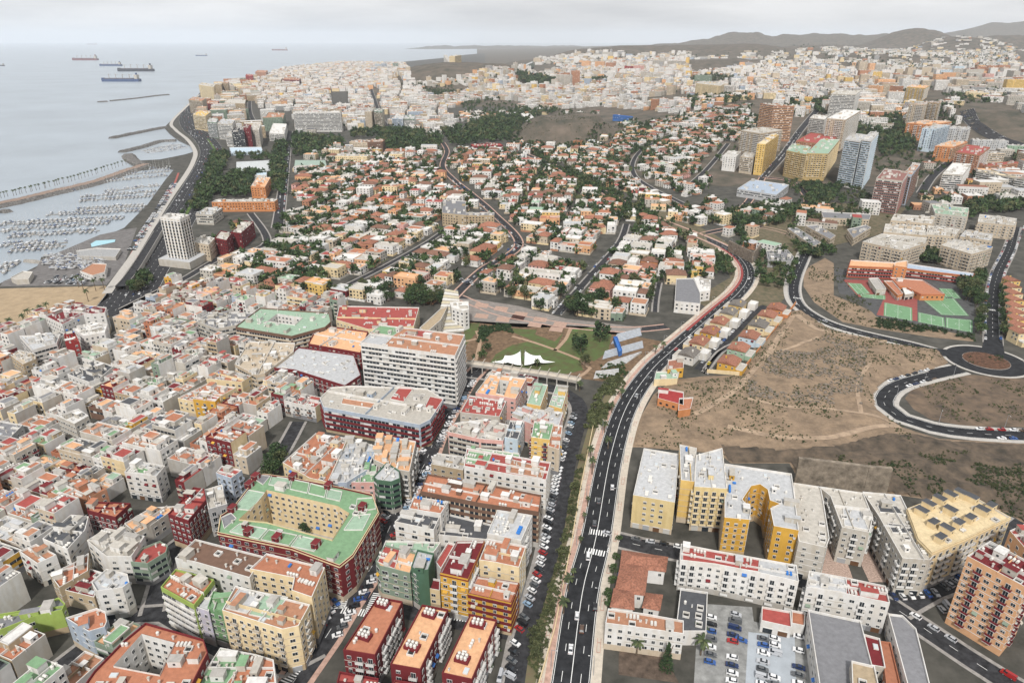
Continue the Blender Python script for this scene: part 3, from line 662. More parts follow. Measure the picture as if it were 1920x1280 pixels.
def clutter(root_, p, H, org, rng, wall, roof, near, dens=1.0, tanks=(0, 0, 1), huts=None, walls=True, avoid=None):
    root = next((c_ for c_ in root_.children if c_.name.startswith('roof')), root_); pin = inset(p, 1.4)
    if area(pin) < 8: return
    ar = area(p); xs = [q[0] for q in pin]; ys = [q[1] for q in pin]
    e = max(range(len(p)), key=lambda i: math.hypot(p[(i+1) % len(p)][0]-p[i][0], p[(i+1) % len(p)][1]-p[i][1]))
    ang = atan2(p[(e+1) % len(p)][1]-p[e][1], p[(e+1) % len(p)][0]-p[e][0]); used = []
    def spot(r):
        for _ in range(25):
            x, y = rng.uniform(min(xs), max(xs)), rng.uniform(min(ys), max(ys))
            if avoid and (inpoly(x, y, avoid) or any(inpoly(x+r*1.3*cos(t), y+r*1.3*sin(t), avoid) for t in (0, .8, 1.6, 2.4, 3.1, 3.9, 4.7, 5.5))): continue
            if inpoly(x, y, pin) and all(math.hypot(x-a, y-b) > r+c for a, b, c in used) and all(inpoly(x+r*.7*cos(t), y+r*.7*sin(t), p) for t in (ang, ang+1.57, ang+3.14, ang+4.71)):
                used.append((x, y, r)); return x-org[0], y-org[1]
    nh = huts if huts is not None else max(1, int(ar/75*dens+rng.random()*.8))
    for _ in range(min(nh, 14)):
        s_ = spot(2.3)
        if s_: inst('roof_hut', hut(rng.choice(['white', 'white', 'offwhite', wall]), rng.choice([roof, roof, 'offwhite', 'white', 'concrete']), rng.randrange(5)), root, (s_[0], s_[1], H), ang+rng.choice([0, pi/2]))
    if not near: return
    nt_ = int(ar/60*dens*rng.random()*1.6+.4)
    for _ in range(min(nt_, 5)):
        s_ = spot(1.6)
        if s_:
            tk = rng.choice(TANK[:2]) if rng.random() < .93 else rng.choice(TANK[2:])
            for j in range(rng.choice((1, 1, 2, 2, 3, 4))):
                inst('water_tank', tk, root, (s_[0]+cos(ang)*(j-1)*1.25, s_[1]+sin(ang)*(j-1)*1.25, H), ang+pi/2)
    for _ in range(min(9, int(ar/45*dens*rng.random()*1.5))):
        s_ = spot(.7)
        if s_: inst('chimney_vent', VENT, root, (*s_, H), ang)
    if rng.random() < .3:
        s_ = spot(.7)
        if s_: inst('air_conditioner', AC, root, (*s_, H), ang)
    if rng.random() < .45 and ar > 60:
        s_ = spot(1.7)
        if s_: inst('skylight', SKYL, root, (*s_, H), ang)
    for _ in range(min(4, int(ar/80*rng.random()*2))):
        s_ = spot(1.5)
        if s_: inst('light_well', WELL, root, (*s_, H), ang)
    if walls and ar > 50 and rng.random() < .9:        # low dividing walls between terraces
        mb = MB(); x0, y0 = cen(p)
        for (k, off) in ((0, rng.uniform(-.3, .3)), (1, rng.uniform(-.3, .3)))[:rng.choice((1, 2, 2))]:
            a = ang+k*pi/2; L0 = 0
            while inpoly(x0+cos(a)*L0-sin(a)*off*4, y0+sin(a)*L0+cos(a)*off*4, p) and L0 < 40: L0 += .5
            L1 = 0
            while inpoly(x0-cos(a)*L1-sin(a)*off*4, y0-sin(a)*L1+cos(a)*off*4, p) and L1 < 40: L1 += .5
            if L0+L1 > 2: mb.box(x0-sin(a)*off*4+cos(a)*(L0-L1)/2-org[0], y0+cos(a)*off*4+sin(a)*(L0-L1)/2-org[1], H, L0+L1-.6, .22, rng.uniform(.8, 1.5), W(rng.choice(['white', 'white', wall])), rz=a)
        if mb.f: mb.build('roof_wall', root)

def building(poly, H, wall, roof, label=None, cat='building', group=None, name='apartment_building', style='w', fh=3.05, blank=(), bal='white', rng=None, near=True, gap=3.4,
             clut=1.0, parapet=.9, band=None, hole=None, trim=None, huts=None, split=None, walls=True, podium=None, roofs=None, mask=True, side=None):
    rng = rng or random.Random(int(poly[0][0]*13+poly[0][1]*7)); p = ccw(poly); c = cen(p); z0 = H0(*c)
    if mask: mask_poly(p, grow=.6)
    root = empty(name, (c[0], c[1], z0)); loc = [(q[0]-c[0], q[1]-c[1]) for q in p]
    q = inset(loc, .28); n = len(loc); mb = MB(); w_ = W(wall); T = H+parapet
    for i in range(n):
        j = (i+1) % n; a, b, e, f = loc[i], loc[j], q[i], q[j]
        mb.face([(*a, -2 if c[1] > 800 else 0), (*b, -2 if c[1] > 800 else 0), (*b, T), (*a, T)], W(side) if side and i in blank else w_); cap = W('white') if sum(PAL[wall]) > .8 else w_
        mb.face([(*a, T), (*b, T), (*f, T), (*e, T)], W(trim) if trim else cap); mb.face([(*e, T), (*f, T), (*f, H), (*e, H)], cap)
    if trim:
        for i in range(n): rail_edge(mb, inset(loc, -.1)[i], inset(loc, -.1)[(i+1) % n], H-.25, H+.1, W(trim), .3)
    if near and c[1] < 520 and style not in ('v', 'none') and H > 6:
        sc = MB(); tc_ = W(rng.choice(['white', 'offwhite', 'beige', wall])); pc_ = W(rng.choice(['offwhite', 'grey', 'beige', 'concrete', 'sandstone', 'midgrey', wall]))
        for i in range(n):
            a, b = p[i], p[(i+1) % n]
            if i in blank or math.hypot(b[0]-a[0], b[1]-a[1]) < 2 or not facing(a, b): continue
            la, lb = loc[i], loc[(i+1) % n]; rail_edge(sc, la, lb, 0, 2.7, pc_, .10)
            if style in ('w', 'b') and rng.random() < .7:
                k_ = max(1, int((H-1)/fh)); z_ = (H-.6)-k_*fh
                for f in range(k_):
                    if z_+f*fh > 2.8: rail_edge(sc, la, lb, z_+f*fh-.12, z_+f*fh+.1, tc_, .14)
        if sc.f: sc.build('facade_band', root)
    mb.build('wall', root)
    if hole:                                           # open light court
        hp = [(a-c[0], b-c[1]) for a, b in hole]; hp = ccw(hp); m = len(hp); rb = MB()
        # bridge the outer ring to the court with a keyhole
        k = min(range(n), key=lambda i: math.hypot(q[i][0]-hp[0][0], q[i][1]-hp[0][1])); outer = q[k:]+q[:k]+[q[k]]; inner = [hp[0]]+list(reversed(hp[1:]))+[hp[0]]
        rb.face([(*v_, H) for v_ in outer+inner], RF(roof)); rb.build('roof', root)
        cb = MB(); wi = W(split or wall)
        for i in range(m):
            a, b = hp[i], hp[(i+1) % m]; cb.face([(*b, .1), (*a, .1), (*a, H+.8), (*b, H+.8)], wi)
        cb.face([(*v_, .12) for v_ in hp], W('concrete')); cb.build('courtyard_wall', root)
        for i in range(m): pass
        hw = [(a+c[0], b+c[1]) for a, b in reversed(hp)]
        dress(root, hw, H, c, z0, fh, 'w', rng=rng, near=near, gap=3.0, ground=False)
    else:
        rb = MB(); rb.face([(*v_, H) for v_ in q], RF(roof)); rb.build('roof', root)
    if roofs:                                          # terraces painted another colour
        for (pp, rc_) in roofs:
            tb = MB(); tp = [(a-c[0], b-c[1]) for a, b in ccw(pp)]; tb.face([(*v_, H+.03) for v_ in tp], RF(rc_))
            for i in range(len(tp)): rail_edge(tb, tp[i], tp[(i+1) % len(tp)], H, H+.5, W('white'), .2)
            tb.build('terrace', root)
    if podium:
        pb = MB(); pb.prism(inset(loc, -podium[0]), 0, podium[1], W(podium[2]), RF('lgrey')); pb.build('podium', root)
    dress(root, p, H, c, z0, fh, style, blank, bal, rng, near, gap, band)
    if clut > 0: 
        cc = p
        if hole:
            pass
        clutter(root, cc, H, c, rng, wall, roof, near, clut if not hole else clut*.35, huts=huts, walls=walls and not hole, avoid=hole)
    tag(root, label, cat, group); root['_a'] = 1
    return root

# ------------------------------------------------------------------ hipped and gabled roofs, houses
def hip_roof(mb, p4, z, rise, m, over=.5, gable=False):
    q = inset(p4, -over); l0 = math.hypot(q[1][0]-q[0][0], q[1][1]-q[0][1]); l1 = math.hypot(q[2][0]-q[1][0], q[2][1]-q[1][1])
    if l1 > l0: q = q[1:]+q[:1]; l0, l1 = l1, l0
    m0 = ((q[0][0]+q[3][0])/2, (q[0][1]+q[3][1])/2); m1 = ((q[1][0]+q[2][0])/2, (q[1][1]+q[2][1])/2)
    t = 0 if gable else min(.49, l1/2/l0)
    r0 = (m0[0]+(m1[0]-m0[0])*t, m0[1]+(m1[1]-m0[1])*t, z+rise); r1 = (m1[0]+(m0[0]-m1[0])*t, m1[1]+(m0[1]-m1[1])*t, z+rise)
    A = [(*v_, z) for v_ in q]
    mb.face([A[0], A[1], r1, r0], m); mb.face([A[2], A[3], r0, r1], m); mb.face([A[3], A[0], r0], m); mb.face([A[1], A[2], r1], m)
def rect(x, y, lx, ly, a):
    c_, s_ = cos(a), sin(a); return [(x+u*lx/2*c_-v*ly/2*s_, y+u*lx/2*s_+v*ly/2*c_) for u, v in ((-1, -1), (1, -1), (1, 1), (-1, 1))]
def house(x, y, lx, ly, a, H, wall, roof, label=None, cat='house', group=None, rng=R, near=True, name='house', wing=True):
    """detached villa: main volume, lower wing, tiled or flat roofs"""
    z0 = H0(x, y); root = empty(name, (x, y, z0), 0); tiled = roof.startswith('tile')
    vols = [(0, 0, lx, ly, H)]
    if wing and rng.random() < .75:
        s_ = rng.choice((-1, 1)); vols.append((s_*lx*.35, rng.choice((-1, 1))*ly*.38, lx*.55, ly*.55, H-rng.choice((0, 2.6, 2.8))-.02))
    wb = MB(); rb = MB(); gb = MB()
    for k, (ox, oy, w_, d_, h_) in enumerate(vols):
        X, Y = ox*cos(a)-oy*sin(a), ox*sin(a)+oy*cos(a); p = rect(X, Y, w_, d_, a)
        if k == 0: p0 = p
        wb.prism(p, -2, h_, W(wall))
        if tiled and (k == 0 or rng.random() < .7): hip_roof(rb, p, h_+.01+.02*k, min(w_, d_)*.25, RF(roof))
        else:
            for i in range(4): rail_edge(wb, inset(p, .12)[i], inset(p, .12)[(i+1) % 4], h_, h_+.8, W('white' if rng.random() < .7 else wall), .22)
            rb.face([(*v_, h_+.04+.01*k) for v_ in inset(p, .2)], RF(roof if not tiled else rng.choice(['terracotta', 'white', 'clay'])))
        for i in range(4):
            A, B = p[i], p[(i+1) % 4]
            if not facing((A[0]+x, A[1]+y), (B[0]+x, B[1]+y), -.1): continue
            l = math.hypot(B[0]-A[0], B[1]-A[1]); ang = atan2(B[1]-A[1], B[0]-A[0]); n_ = max(1, int(l/3.3))
            for f in range(max(1, int(h_/3))):
                for j in range(n_):
                    if rng.random() < .15: continue
                    d = l*(j+.5)/n_; wd = rng.choice((1.2, 1.2, 2.2)); gb.box(A[0]+cos(ang)*d+sin(ang)*.02, A[1]+sin(ang)*d-cos(ang)*.02, f*3+(1 if wd < 2 else .2), wd, .1, 1.3 if wd < 2 else 2, GLASS, rz=ang)
    if rng.random() < (.5 if not tiled else .15): wb.box(rng.uniform(-1, 1), rng.uniform(-1, 1), H, 3, 2.6, 2.3, W(rng.choice(['white', wall])), rz=a, mt=RF(roof))
    wb.build('wall', root); rb.build('roof', root)
    if gb.f: o = gb.build('windows', root); o['kind'] = 'stuff'
    if near and rng.random() < .3: inst('water_tank', TANK[1], root, (0, 0, H+(.1 if not tiled else lx*.2)), a)
    tag(root, label, cat, group); return root

# ------------------------------------------------------------------ vegetation
LEAFC = {'dark': ((.022, .045, .018), (.05, .085, .03)), 'mid': ((.035, .065, .02), (.075, .12, .04)), 'olive': ((.06, .075, .03), (.11, .12, .05)), 'palm': ((.05, .07, .03), (.10, .12, .05))}
LM = {k: (mat('leaf_'+k+'_deep', v[0], .8, .2, .8, rnd=.2), mat('leaf_'+k+'_light', v[1], .8, .2, .8, rnd=.2)) for k, v in LEAFC.items()}
BARK = mat('bark', (.13, .095, .065), .9, .2, 1)
def crown_mesh(kind, seed, rx=1., rz_=.8, n=360, leaf=.16, clumps=13):
    r = random.Random(seed); mb = MB(); cs = []
    for i in range(clumps):
        th, ph = r.uniform(0, 2*pi), math.acos(r.uniform(-.7, 1)); q = r.uniform(.35, .78)
        cs.append((q*sin(ph)*cos(th)*rx, q*sin(ph)*sin(th)*rx, q*cos(ph)*rz_, r.uniform(.22, .42)))
    cs.append((0, 0, 0, .5))
    for i in range(n):
        c = r.choice(cs); th, ph = r.uniform(0, 2*pi), math.acos(r.uniform(-1, 1)); q = c[3]*r.uniform(.6, 1.08)
        x, y, z = c[0]+q*sin(ph)*cos(th), c[1]+q*sin(ph)*sin(th), c[2]+q*cos(ph)*.85
        a = [r.gauss(0, 1) for _ in range(3)]; b = [r.gauss(0, 1) for _ in range(3)]; la = sqrt(sum(t*t for t in a)); lb = sqrt(sum(t*t for t in b)); s_ = leaf*r.uniform(.6, 1.2)
        a = [t/la*s_ for t in a]; b = [t/lb*s_ for t in b]
        mb.face([(x-a[0], y-a[1], z-a[2]), (x-b[0]*.6, y-b[1]*.6, z-b[2]*.6), (x+a[0], y+a[1], z+a[2]), (x+b[0]*.6, y+b[1]*.6, z+b[2]*.6)], LM[kind][1 if r.random() < .5 else 0])
    return mb
CROWN = {k: [crown_mesh(k, i).mesh('crown') for i in range(3)] for k in ('dark', 'mid', 'olive')}
def trunk_mesh(h=1., r=.05):
    mb = MB(); mb.cyl(0, 0, 0, r, r*.6, h, BARK, 6)
    for k in range(4):
        a = k*1.6+.3; b = (cos(a)*.35, sin(a)*.35, h+.45)
        for s_ in (-.02, .02): mb.face([(s_, s_, h*.75), (-s_, s_, h*.75), (b[0]-s_, b[1]+s_, b[2]), (b[0]+s_, b[1], b[2])], BARK)
    return mb.mesh('trunk')
TRUNK = trunk_mesh()
def palm_crown(seed, n=16, L0=2.6):
    r = random.Random(seed); mb = MB()
    for k in range(n):
        a = 2*pi*k/n+r.uniform(-.15, .15); el = r.uniform(-.2, 1.1); pr = None; x = 0; z = 0; th = el
        for s_ in range(6):
            wd = (.10, .34, .42, .38, .26, .04)[s_]
            l = (cos(a)*x, sin(a)*x, z); tn = (-sin(a)*wd, cos(a)*wd)
            cur = ((l[0]-tn[0], l[1]-tn[1], z-wd*.5), l, (l[0]+tn[0], l[1]+tn[1], z-wd*.5))
            if pr: m = LM['palm'][k % 2]; mb.face([pr[0], cur[0], cur[1], pr[1]], m); mb.face([pr[1], cur[1], cur[2], pr[2]], m)
            pr = cur; x += cos(th)*L0/5; z += sin(th)*L0/5; th -= .38
    mb.cyl(0, 0, -.7, .28, .4, .8, BARK, 7)
    return mb.mesh('crown')
PCROWN = [palm_crown(i) for i in range(3)]
PTRUNK = MB(); PTRUNK.cyl(0, 0, 0, .32, .24, .5, BARK, 8); PTRUNK.cyl(0, 0, .5, .24, .2, .5, BARK, 8); PTRUNK = PTRUNK.mesh('trunk')
def palm(x, y, h, label, group='palm trees', s=1., z=0, rng=R):
    root = empty('palm_tree', (x, y, H0(x, y)+z), rng.uniform(0, 6)); inst('trunk', PTRUNK, root, (0, 0, 0), 0, (1, 1, h)); inst('crown', rng.choice(PCROWN), root, (0, 0, h), 0, s)
    return tag(root, label, 'palm tree', group)
def tree(x, y, r, label=None, kind='mid', group='broadleaf trees', th=1.5, rng=R, name='broadleaf_tree'):
    root = empty(name, (x, y, H0(x, y)), rng.uniform(0, 6)); inst('trunk', TRUNK, root, (0, 0, 0), 0, (r*1.2, r*1.2, th+r*.35)); inst('crown', rng.choice(CROWN[kind]), root, (0, 0, th+r*.75), 0, (r, r*rng.uniform(.85, 1.1), r*rng.uniform(.85, 1.1)))
    return tag(root, label, 'tree', group)
def veg_stuff(name, pts, kind='mid', cat=None):
    """far trees and scrub joined in one mesh: pts of (x, y, z, r)"""
    mb = MB(); protos = [crown_mesh(kind, 50+i, n=60, leaf=.34, clumps=7) for i in range(4)]
    for (x, y, z, r) in pts:
        pr = R.choice(protos); a = R.uniform(0, 6); c_, s_ = cos(a)*r, sin(a)*r; i = len(mb.v)
        mb.v.extend([(x+c_*u-s_*v, y+s_*u+c_*v, z+r*.75+w_*r) for u, v, w_ in pr.v]); mb.f.extend([tuple(i+k for k in f) for f in pr.f])
        for m in pr.mats: mb.mid(m)
        mb.m.extend([mb.mi[pr.mats[k].name] for k in pr.m])
    o = mb.build(name); o['kind'] = 'stuff'; return o

# ------------------------------------------------------------------ cars, boats
CARC = dict(white=(.70, .70, .70), silver=(.42, .43, .45), black=(.012, .012, .014), grey=(.10, .105, .11), red=(.32, .02, .02), blue=(.03, .09, .28), darkblue=(.015, .03, .09), yellow=(.62, .48, .03), brown=(.10, .06, .04), paleblue=(.25, .36, .48))
CARM = {k: mat('car_paint_'+k, v, .28, 0, spec=.5) for k, v in CARC.items()}
TYRE = mat('tyre', (.02, .02, .02), .9, 0); HEADL = mat('headlight', (.7, .7, .68), .2, 0); TAILL = mat('taillight', (.35, .02, .02), .3, 0)
def prof(mb, pr, w0, w1, m, y0=0):
    # side profile (x, z) extruded, upper points narrower
    zt = max(z for _, z in pr); zb = min(z for _, z in pr); n = len(pr)
    def wd(z): return w0+(w1-w0)*((z-zb)/max(.01, zt-zb))
    for i in range(n):
        a, b = pr[i], pr[(i+1) % n]
        mb.face([(a[0], -wd(a[1]), a[1]), (b[0], -wd(b[1]), b[1]), (b[0], wd(b[1]), b[1]), (a[0], wd(a[1]), a[1])], m)
    mb.face([(x, -wd(z), z) for x, z in pr], m); mb.face([(x, wd(z), z) for x, z in reversed(pr)], m)
BODYP = {'hatch': [(-1.95, .25), (2.0, .25), (2.05, .62), (1.85, .82), (.95, .95), (-1.75, 1.0), (-2.0, .85)], 'sedan': [(-2.2, .25), (2.2, .25), (2.25, .6), (2.0, .8), (1.0, .93), (-1.4, .95), (-2.15, .92)],
         'van': [(-2.4, .3), (2.4, .3), (2.45, .8), (2.2, 1.15), (1.6, 1.25), (-2.4, 1.25)]}
CABP = {'hatch': [(1.0, .94), (.35, 1.42), (-1.3, 1.44), (-1.85, .98)], 'sedan': [(1.05, .92), (.35, 1.36), (-.85, 1.38), (-1.5, .94)], 'van': [(1.65, 1.24), (1.1, 1.9), (-2.35, 1.95), (-2.4, 1.24)]}
def car_meshes(t, c):
    b = MB(); prof(b, BODYP[t], .86, .80, CARM[c]); cabt = CABP[t]; zt = cabt[1][1]
    b.face([(cabt[1][0]+.02, -.58, zt+.03), (cabt[2][0]-.02, -.58, cabt[2][1]+.03), (cabt[2][0]-.02, .58, cabt[2][1]+.03), (cabt[1][0]+.02, .58, zt+.03)], CARM[c])
    for s_ in (-1, 1):
        b.face([(cabt[1][0], s_*.58, zt+.03), (cabt[2][0], s_*.58, cabt[2][1]+.03), (cabt[2][0], s_*.64, cabt[2][1]-.1), (cabt[1][0], s_*.64, zt-.1)], CARM[c])
        xm = (cabt[1][0]+cabt[2][0])/2-.1; b.face([(xm-.06, s_*.76, cabt[0][1]), (xm+.06, s_*.76, cabt[0][1]), (xm+.06, s_*.65, zt), (xm-.06, s_*.65, zt)], CARM[c])
    if t == 'van': b.face([(.3, -.75, 1.3), (-2.3, -.75, 1.3), (-2.3, -.66, 1.85), (.3, -.66, 1.85)], CARM[c]); b.face([(.3, .75, 1.3), (-2.3, .75, 1.3), (-2.3, .66, 1.85), (.3, .66, 1.85)], CARM[c])
    g = MB(); prof(g, cabt, .74, .62, GLASS)
    return b, g
CARME = {}
WHEEL = MB()
for k in range(10):
    a, e = 2*pi*k/10, 2*pi*(k+1)/10; WHEEL.face([(.32*cos(a), -.1, .32*sin(a)), (.32*cos(e), -.1, .32*sin(e)), (.32*cos(e), .1, .32*sin(e)), (.32*cos(a), .1, .32*sin(a))], TYRE)
for s_ in (-1, 1): WHEEL.face([(.32*cos(2*pi*k/10), s_*.1, .32*sin(2*pi*k/10)) for k in range(10)], TYRE); WHEEL.face([(.18*cos(2*pi*k/8), s_*.115, .18*sin(2*pi*k/8)) for k in range(8)], MATS['balcony_rail'])
WHEEL = WHEEL.mesh('wheel')
LAMP = MB(); LAMP.box(0, 0, 0, .06, .34, .14, HEADL); LAMP = LAMP.mesh('headlight'); LAMR = MB(); LAMR.box(0, 0, 0, .06, .3, .16, TAILL); LAMR = LAMR.mesh('taillight')
NCAR = [0]; CARPOS = []; CARSTUFF = []
def car(x, y, a, col=None, t=None, label=None, z=.03, where='', rng=R):
    if any(abs(x-q[0]) < 1.8 and abs(y-q[1]) < 1.8 for q in CARPOS[-40:]): return
    CARPOS.append((x, y))
    col = col or rng.choices(['white', 'silver', 'black', 'grey', 'red', 'blue', 'darkblue', 'paleblue', 'brown'], [34, 17, 17, 14, 7, 4, 5, 2, 1])[0]; t = t or rng.choices(['hatch', 'sedan', 'van'], [60, 32, 8])[0]
    CARSTUFF.append((x, y, a, col, t, label, z+H0(x, y)+lift(y), where))
def build_cars():
    CARSTUFF.sort(key=lambda q: (q[5] is None, math.hypot(q[0], q[1]))); mbj = MB()
    for i, (x, y, a, col, t, label, z, where) in enumerate(CARSTUFF):
        k = (t, col)
        if k not in CARME:
            b, g = car_meshes(t, col); j = MB()
            for s_ in (b, g):
                for f, m in zip(s_.f, s_.m): j.face([s_.v[v_] for v_ in f], s_.mats[m])
            for wx in (-1.25, 1.3):
                for s_ in (-1, 1): j.box(wx, s_*.75, 0.02, .62, .2, .5, TYRE)
            CARME[k] = (b.mesh('body'), g.mesh('glasshouse'), j.mesh('parked_car'), j)
        if i < 300:
            nm = 'van' if t == 'van' else 'car'; near = math.hypot(x, y) < 330
            if near:
                root = empty(nm, (x, y, z), a); inst('body', CARME[k][0], root); inst('glasshouse', CARME[k][1], root)
                for wx in (-1.3, 1.3):
                    for s_ in (-1, 1): inst('wheel', WHEEL, root, (wx, s_*.78, .32))
                fx = max(q[0] for q in BODYP[t])-.05; bx = min(q[0] for q in BODYP[t])+.02
                for s_ in (-1, 1): inst('headlight', LAMP, root, (fx, s_*.6, .55)); inst('taillight', LAMR, root, (bx, s_*.62, .6))
            else: root = inst(nm, CARME[k][2], None, (x, y, z), a)
            root['_c'] = col; root['_w'] = where; root['_t'] = t
            tag(root, label, 'van' if t == 'van' else 'car', 'cars '+(where or 'on the streets'))
        else:
            j = CARME[k][3]; c_, s_ = cos(a), sin(a); n0 = len(mbj.v); mbj.v.extend([(x+u*c_-v*s_, y+u*s_+v*c_, z+w_) for u, v, w_ in j.v]); mbj.f.extend([tuple(n0+q for q in f) for f in j.f])
            for m in j.mats: mbj.mid(m)
            mbj.m.extend([mbj.mi[j.mats[q].name] for q in j.m])
    if mbj.f: o = mbj.build('distant_cars'); o['kind'] = 'stuff'
def car_row(c, pts, off, gap=5.4, fill=.85, ang=0, where='', skip=0):
    """cars parked along a line at offset off (metres), ang = extra turn for slanted bays"""
    line = smooth_line([gp(*cx(c, p)) for p in pts], 1.0); o = offset_line(line, off); acc = gap/2
    for i in range(1, len(o)):
        d = math.hypot(o[i][0]-o[i-1][0], o[i][1]-o[i-1][1]); acc += d
        if acc >= gap:
            acc = 0
            if R.random() < fill: car(o[i][0]+R.uniform(-.15, .15), o[i][1]+R.uniform(-.15, .15), atan2(o[i][1]-o[i-1][1], o[i][0]-o[i-1][0])+ang+R.choice((0, pi)), where=where)
HULLM = mat('boat_gelcoat', (.62, .63, .64), .35, .05, 1); DECK = mat('boat_deck', (.30, .27, .23), .7, .1, 1); BLUEC = mat('boat_canvas', (.06, .10, .2), .8, .1, 1); MASTM = mat('boat_mast', (.52, .52, .50), .4, 0)
def boat_mesh(L0, wd, mast, cab, cover):
    mb = MB(); o = [(-L0/2, -wd*.42), (0, -wd/2), (L0*.3, -wd*.36), (L0/2, 0), (L0*.3, wd*.36), (0, wd/2), (-L0/2, wd*.42)]
    i = len(mb.v); lo = [(x*.9, y*.7, -.2) for x, y in o]; hi = [(x, y, 1.0+.25*(x/L0+.5)) for x, y in o]
    for k in range(7): j = (k+1) % 7; mb.face([lo[k], lo[j], hi[j], hi[k]], HULLM)
    mb.face([(x, y, z-.05) for x, y, z in hi], DECK if L0 > 8 else HULLM)
    mb.box(-L0*.02, 0, 1, L0*.38, wd*.6, .7*cab, HULLM); mb.box(-L0*.02, 0, 1+.25*cab, L0*.385, wd*.61, .22*cab, GLASS)
    if cover: mb.box(-L0*.3, 0, 1.5, L0*.28, wd*.7, .25, BLUEC, bottom=True)
    if mast: mb.cyl(L0*.08, 0, 1, .10, .07, mast, MASTM, 4); mb.box(-L0*.16, 0, 2.4, L0*.45, .22, .25, BLUEC if cover else HULLM)
    return mb
BOATS = [boat_mesh(11, 3.4, 15, 1, True), boat_mesh(9, 3, 12, 1, False), boat_mesh(12, 4, 0, 2.2, False), boat_mesh(8, 2.8, 0, 1.6, True), boat_mesh(13, 3.8, 18, 1, False)]
BOATME = [b.mesh('sailing_boat' if i in (0, 1, 4) else 'motor_boat') for i, b in enumerate(BOATS)]
# ------------------------------------------------------------------ surveyed buildings: near ones by their roof outline
NB = []
def B(c, poly, H, wall, roof, label, z0=0, **k):
    if isinstance(H, tuple): 
        g = gp(*cx(c, H[1])); z0 = H0(*g); H = hgt(c, *H)
    hole = k.pop('hole', None); roofs = k.pop('roofs', None); pr = k.get('parapet', .9)
    p = [up(*cx(c, q), z0+H+pr*.5) for q in poly]
    if hole: k['hole'] = [up(*cx(c, q), z0+H) for q in hole]
    if roofs: k['roofs'] = [([up(*cx(c, q), z0+H) for q in pp], rc_) for pp, rc_ in roofs]
    r = building(p, H, wall, roof, label, **k); NB.append(r); return r
def T2(c, A, Bp, Cc, top, wall, roof, label, style='w', name='tower_block', cat='tower', **k):
    a, b, d = [gp(*cx(c, q)) for q in (A, Bp, Cc)]; H = hgt(c, top, Bp)
    p = [a, b, d, (a[0]+d[0]-b[0], a[1]+d[1]-b[1])]; k.setdefault('near', False)
    return building(p, H, wall, roof, label, cat=cat, name=name, style=style, **k)
def T(c, A, Bp, top, depth, wall, roof, label, **k):      # front face and a depth in metres
    a, b = gp(*cx(c, A)), gp(*cx(c, Bp)); l = math.hypot(b[0]-a[0], b[1]-a[1]); n = (-(b[1]-a[1])/l*depth, (b[0]-a[0])/l*depth)
    H = hgt(c, top, A); k.setdefault('near', False); k.setdefault('name', 'tower_block'); k.setdefault('cat', 'tower')
    return building([a, b, (b[0]+n[0], b[1]+n[1]), (a[0]+n[0], a[1]+n[1])], H, wall, roof, label, **k)
def tanks_at(c, pts, H, root, kind=0, step=1.25, plinth='darkred', n=8):
    for (a, b) in pts:
        p, q = up(*cx(c, a), H), up(*cx(c, b), H); l = math.hypot(q[0]-p[0], q[1]-p[1]); k = max(2, int(l/step)); ang = atan2(q[1]-p[1], q[0]-p[0]); o = root.location
        z = H
        if plinth:
            m_ = MB(); m_.box((p[0]+q[0])/2-o.x, (p[1]+q[1])/2-o.y, H, l+1, 2.9, 1.3, W(plinth), rz=ang); m_.build('tank_plinth', root); z = H+1.3
        for r_ in ((-.65, .65) if plinth else (0,)):
            for i in range(k): t = (i+.5)/k; inst('water_tank', TANK[kind], root, (p[0]+(q[0]-p[0])*t-sin(ang)*r_-o.x, p[1]+(q[1]-p[1])*t+cos(ang)*r_-o.y, z))
# three red slabs at the bottom
r = B(8, [(205, 795), (345, 822), (190, 1125), (10, 1095)], 14.5, 'darkred', 'terracotta', 'leftmost of three long dark red blocks with terracotta roof at the bottom centre', style='b', huts=0, walls=False, clut=.3)
tanks_at(8, [((205, 835), (262, 850)), ((100, 1010), (158, 1030))], 14.5, r)
r = B(8, [(455, 840), (602, 868), (445, 1205), (275, 1175)], 14.5, 'darkred', 'peach', 'middle one of three long dark red blocks with peach roof at the bottom centre', style='b', huts=0, walls=False, clut=.3)
tanks_at(8, [((468, 888), (525, 905)), ((368, 1070), (430, 1090))], 14.5, r)
r = B(8, [(725, 893), (876, 925), (735, 1262), (565, 1225)], 14.5, 'darkred', 'peach', 'rightmost of three long dark red blocks with peach roof beside the curved side street', style='b', huts=0, walls=False, clut=.3)
tanks_at(8, [((735, 945), (800, 960)), ((650, 1140), (712, 1158))], 14.5, r)
B(8, [(-10, 1215), (210, 1255), (200, 1330), (-30, 1300)], 13, 'darkred', 'redroof', 'dark red block cut off by the lower edge below the leftmost red slab')
B(8, [(300, 1262), (440, 1285), (430, 1340), (280, 1330)], 13, 'darkred', 'terracotta', 'roof corner of a dark red block at the lower edge between red slabs', huts=0)
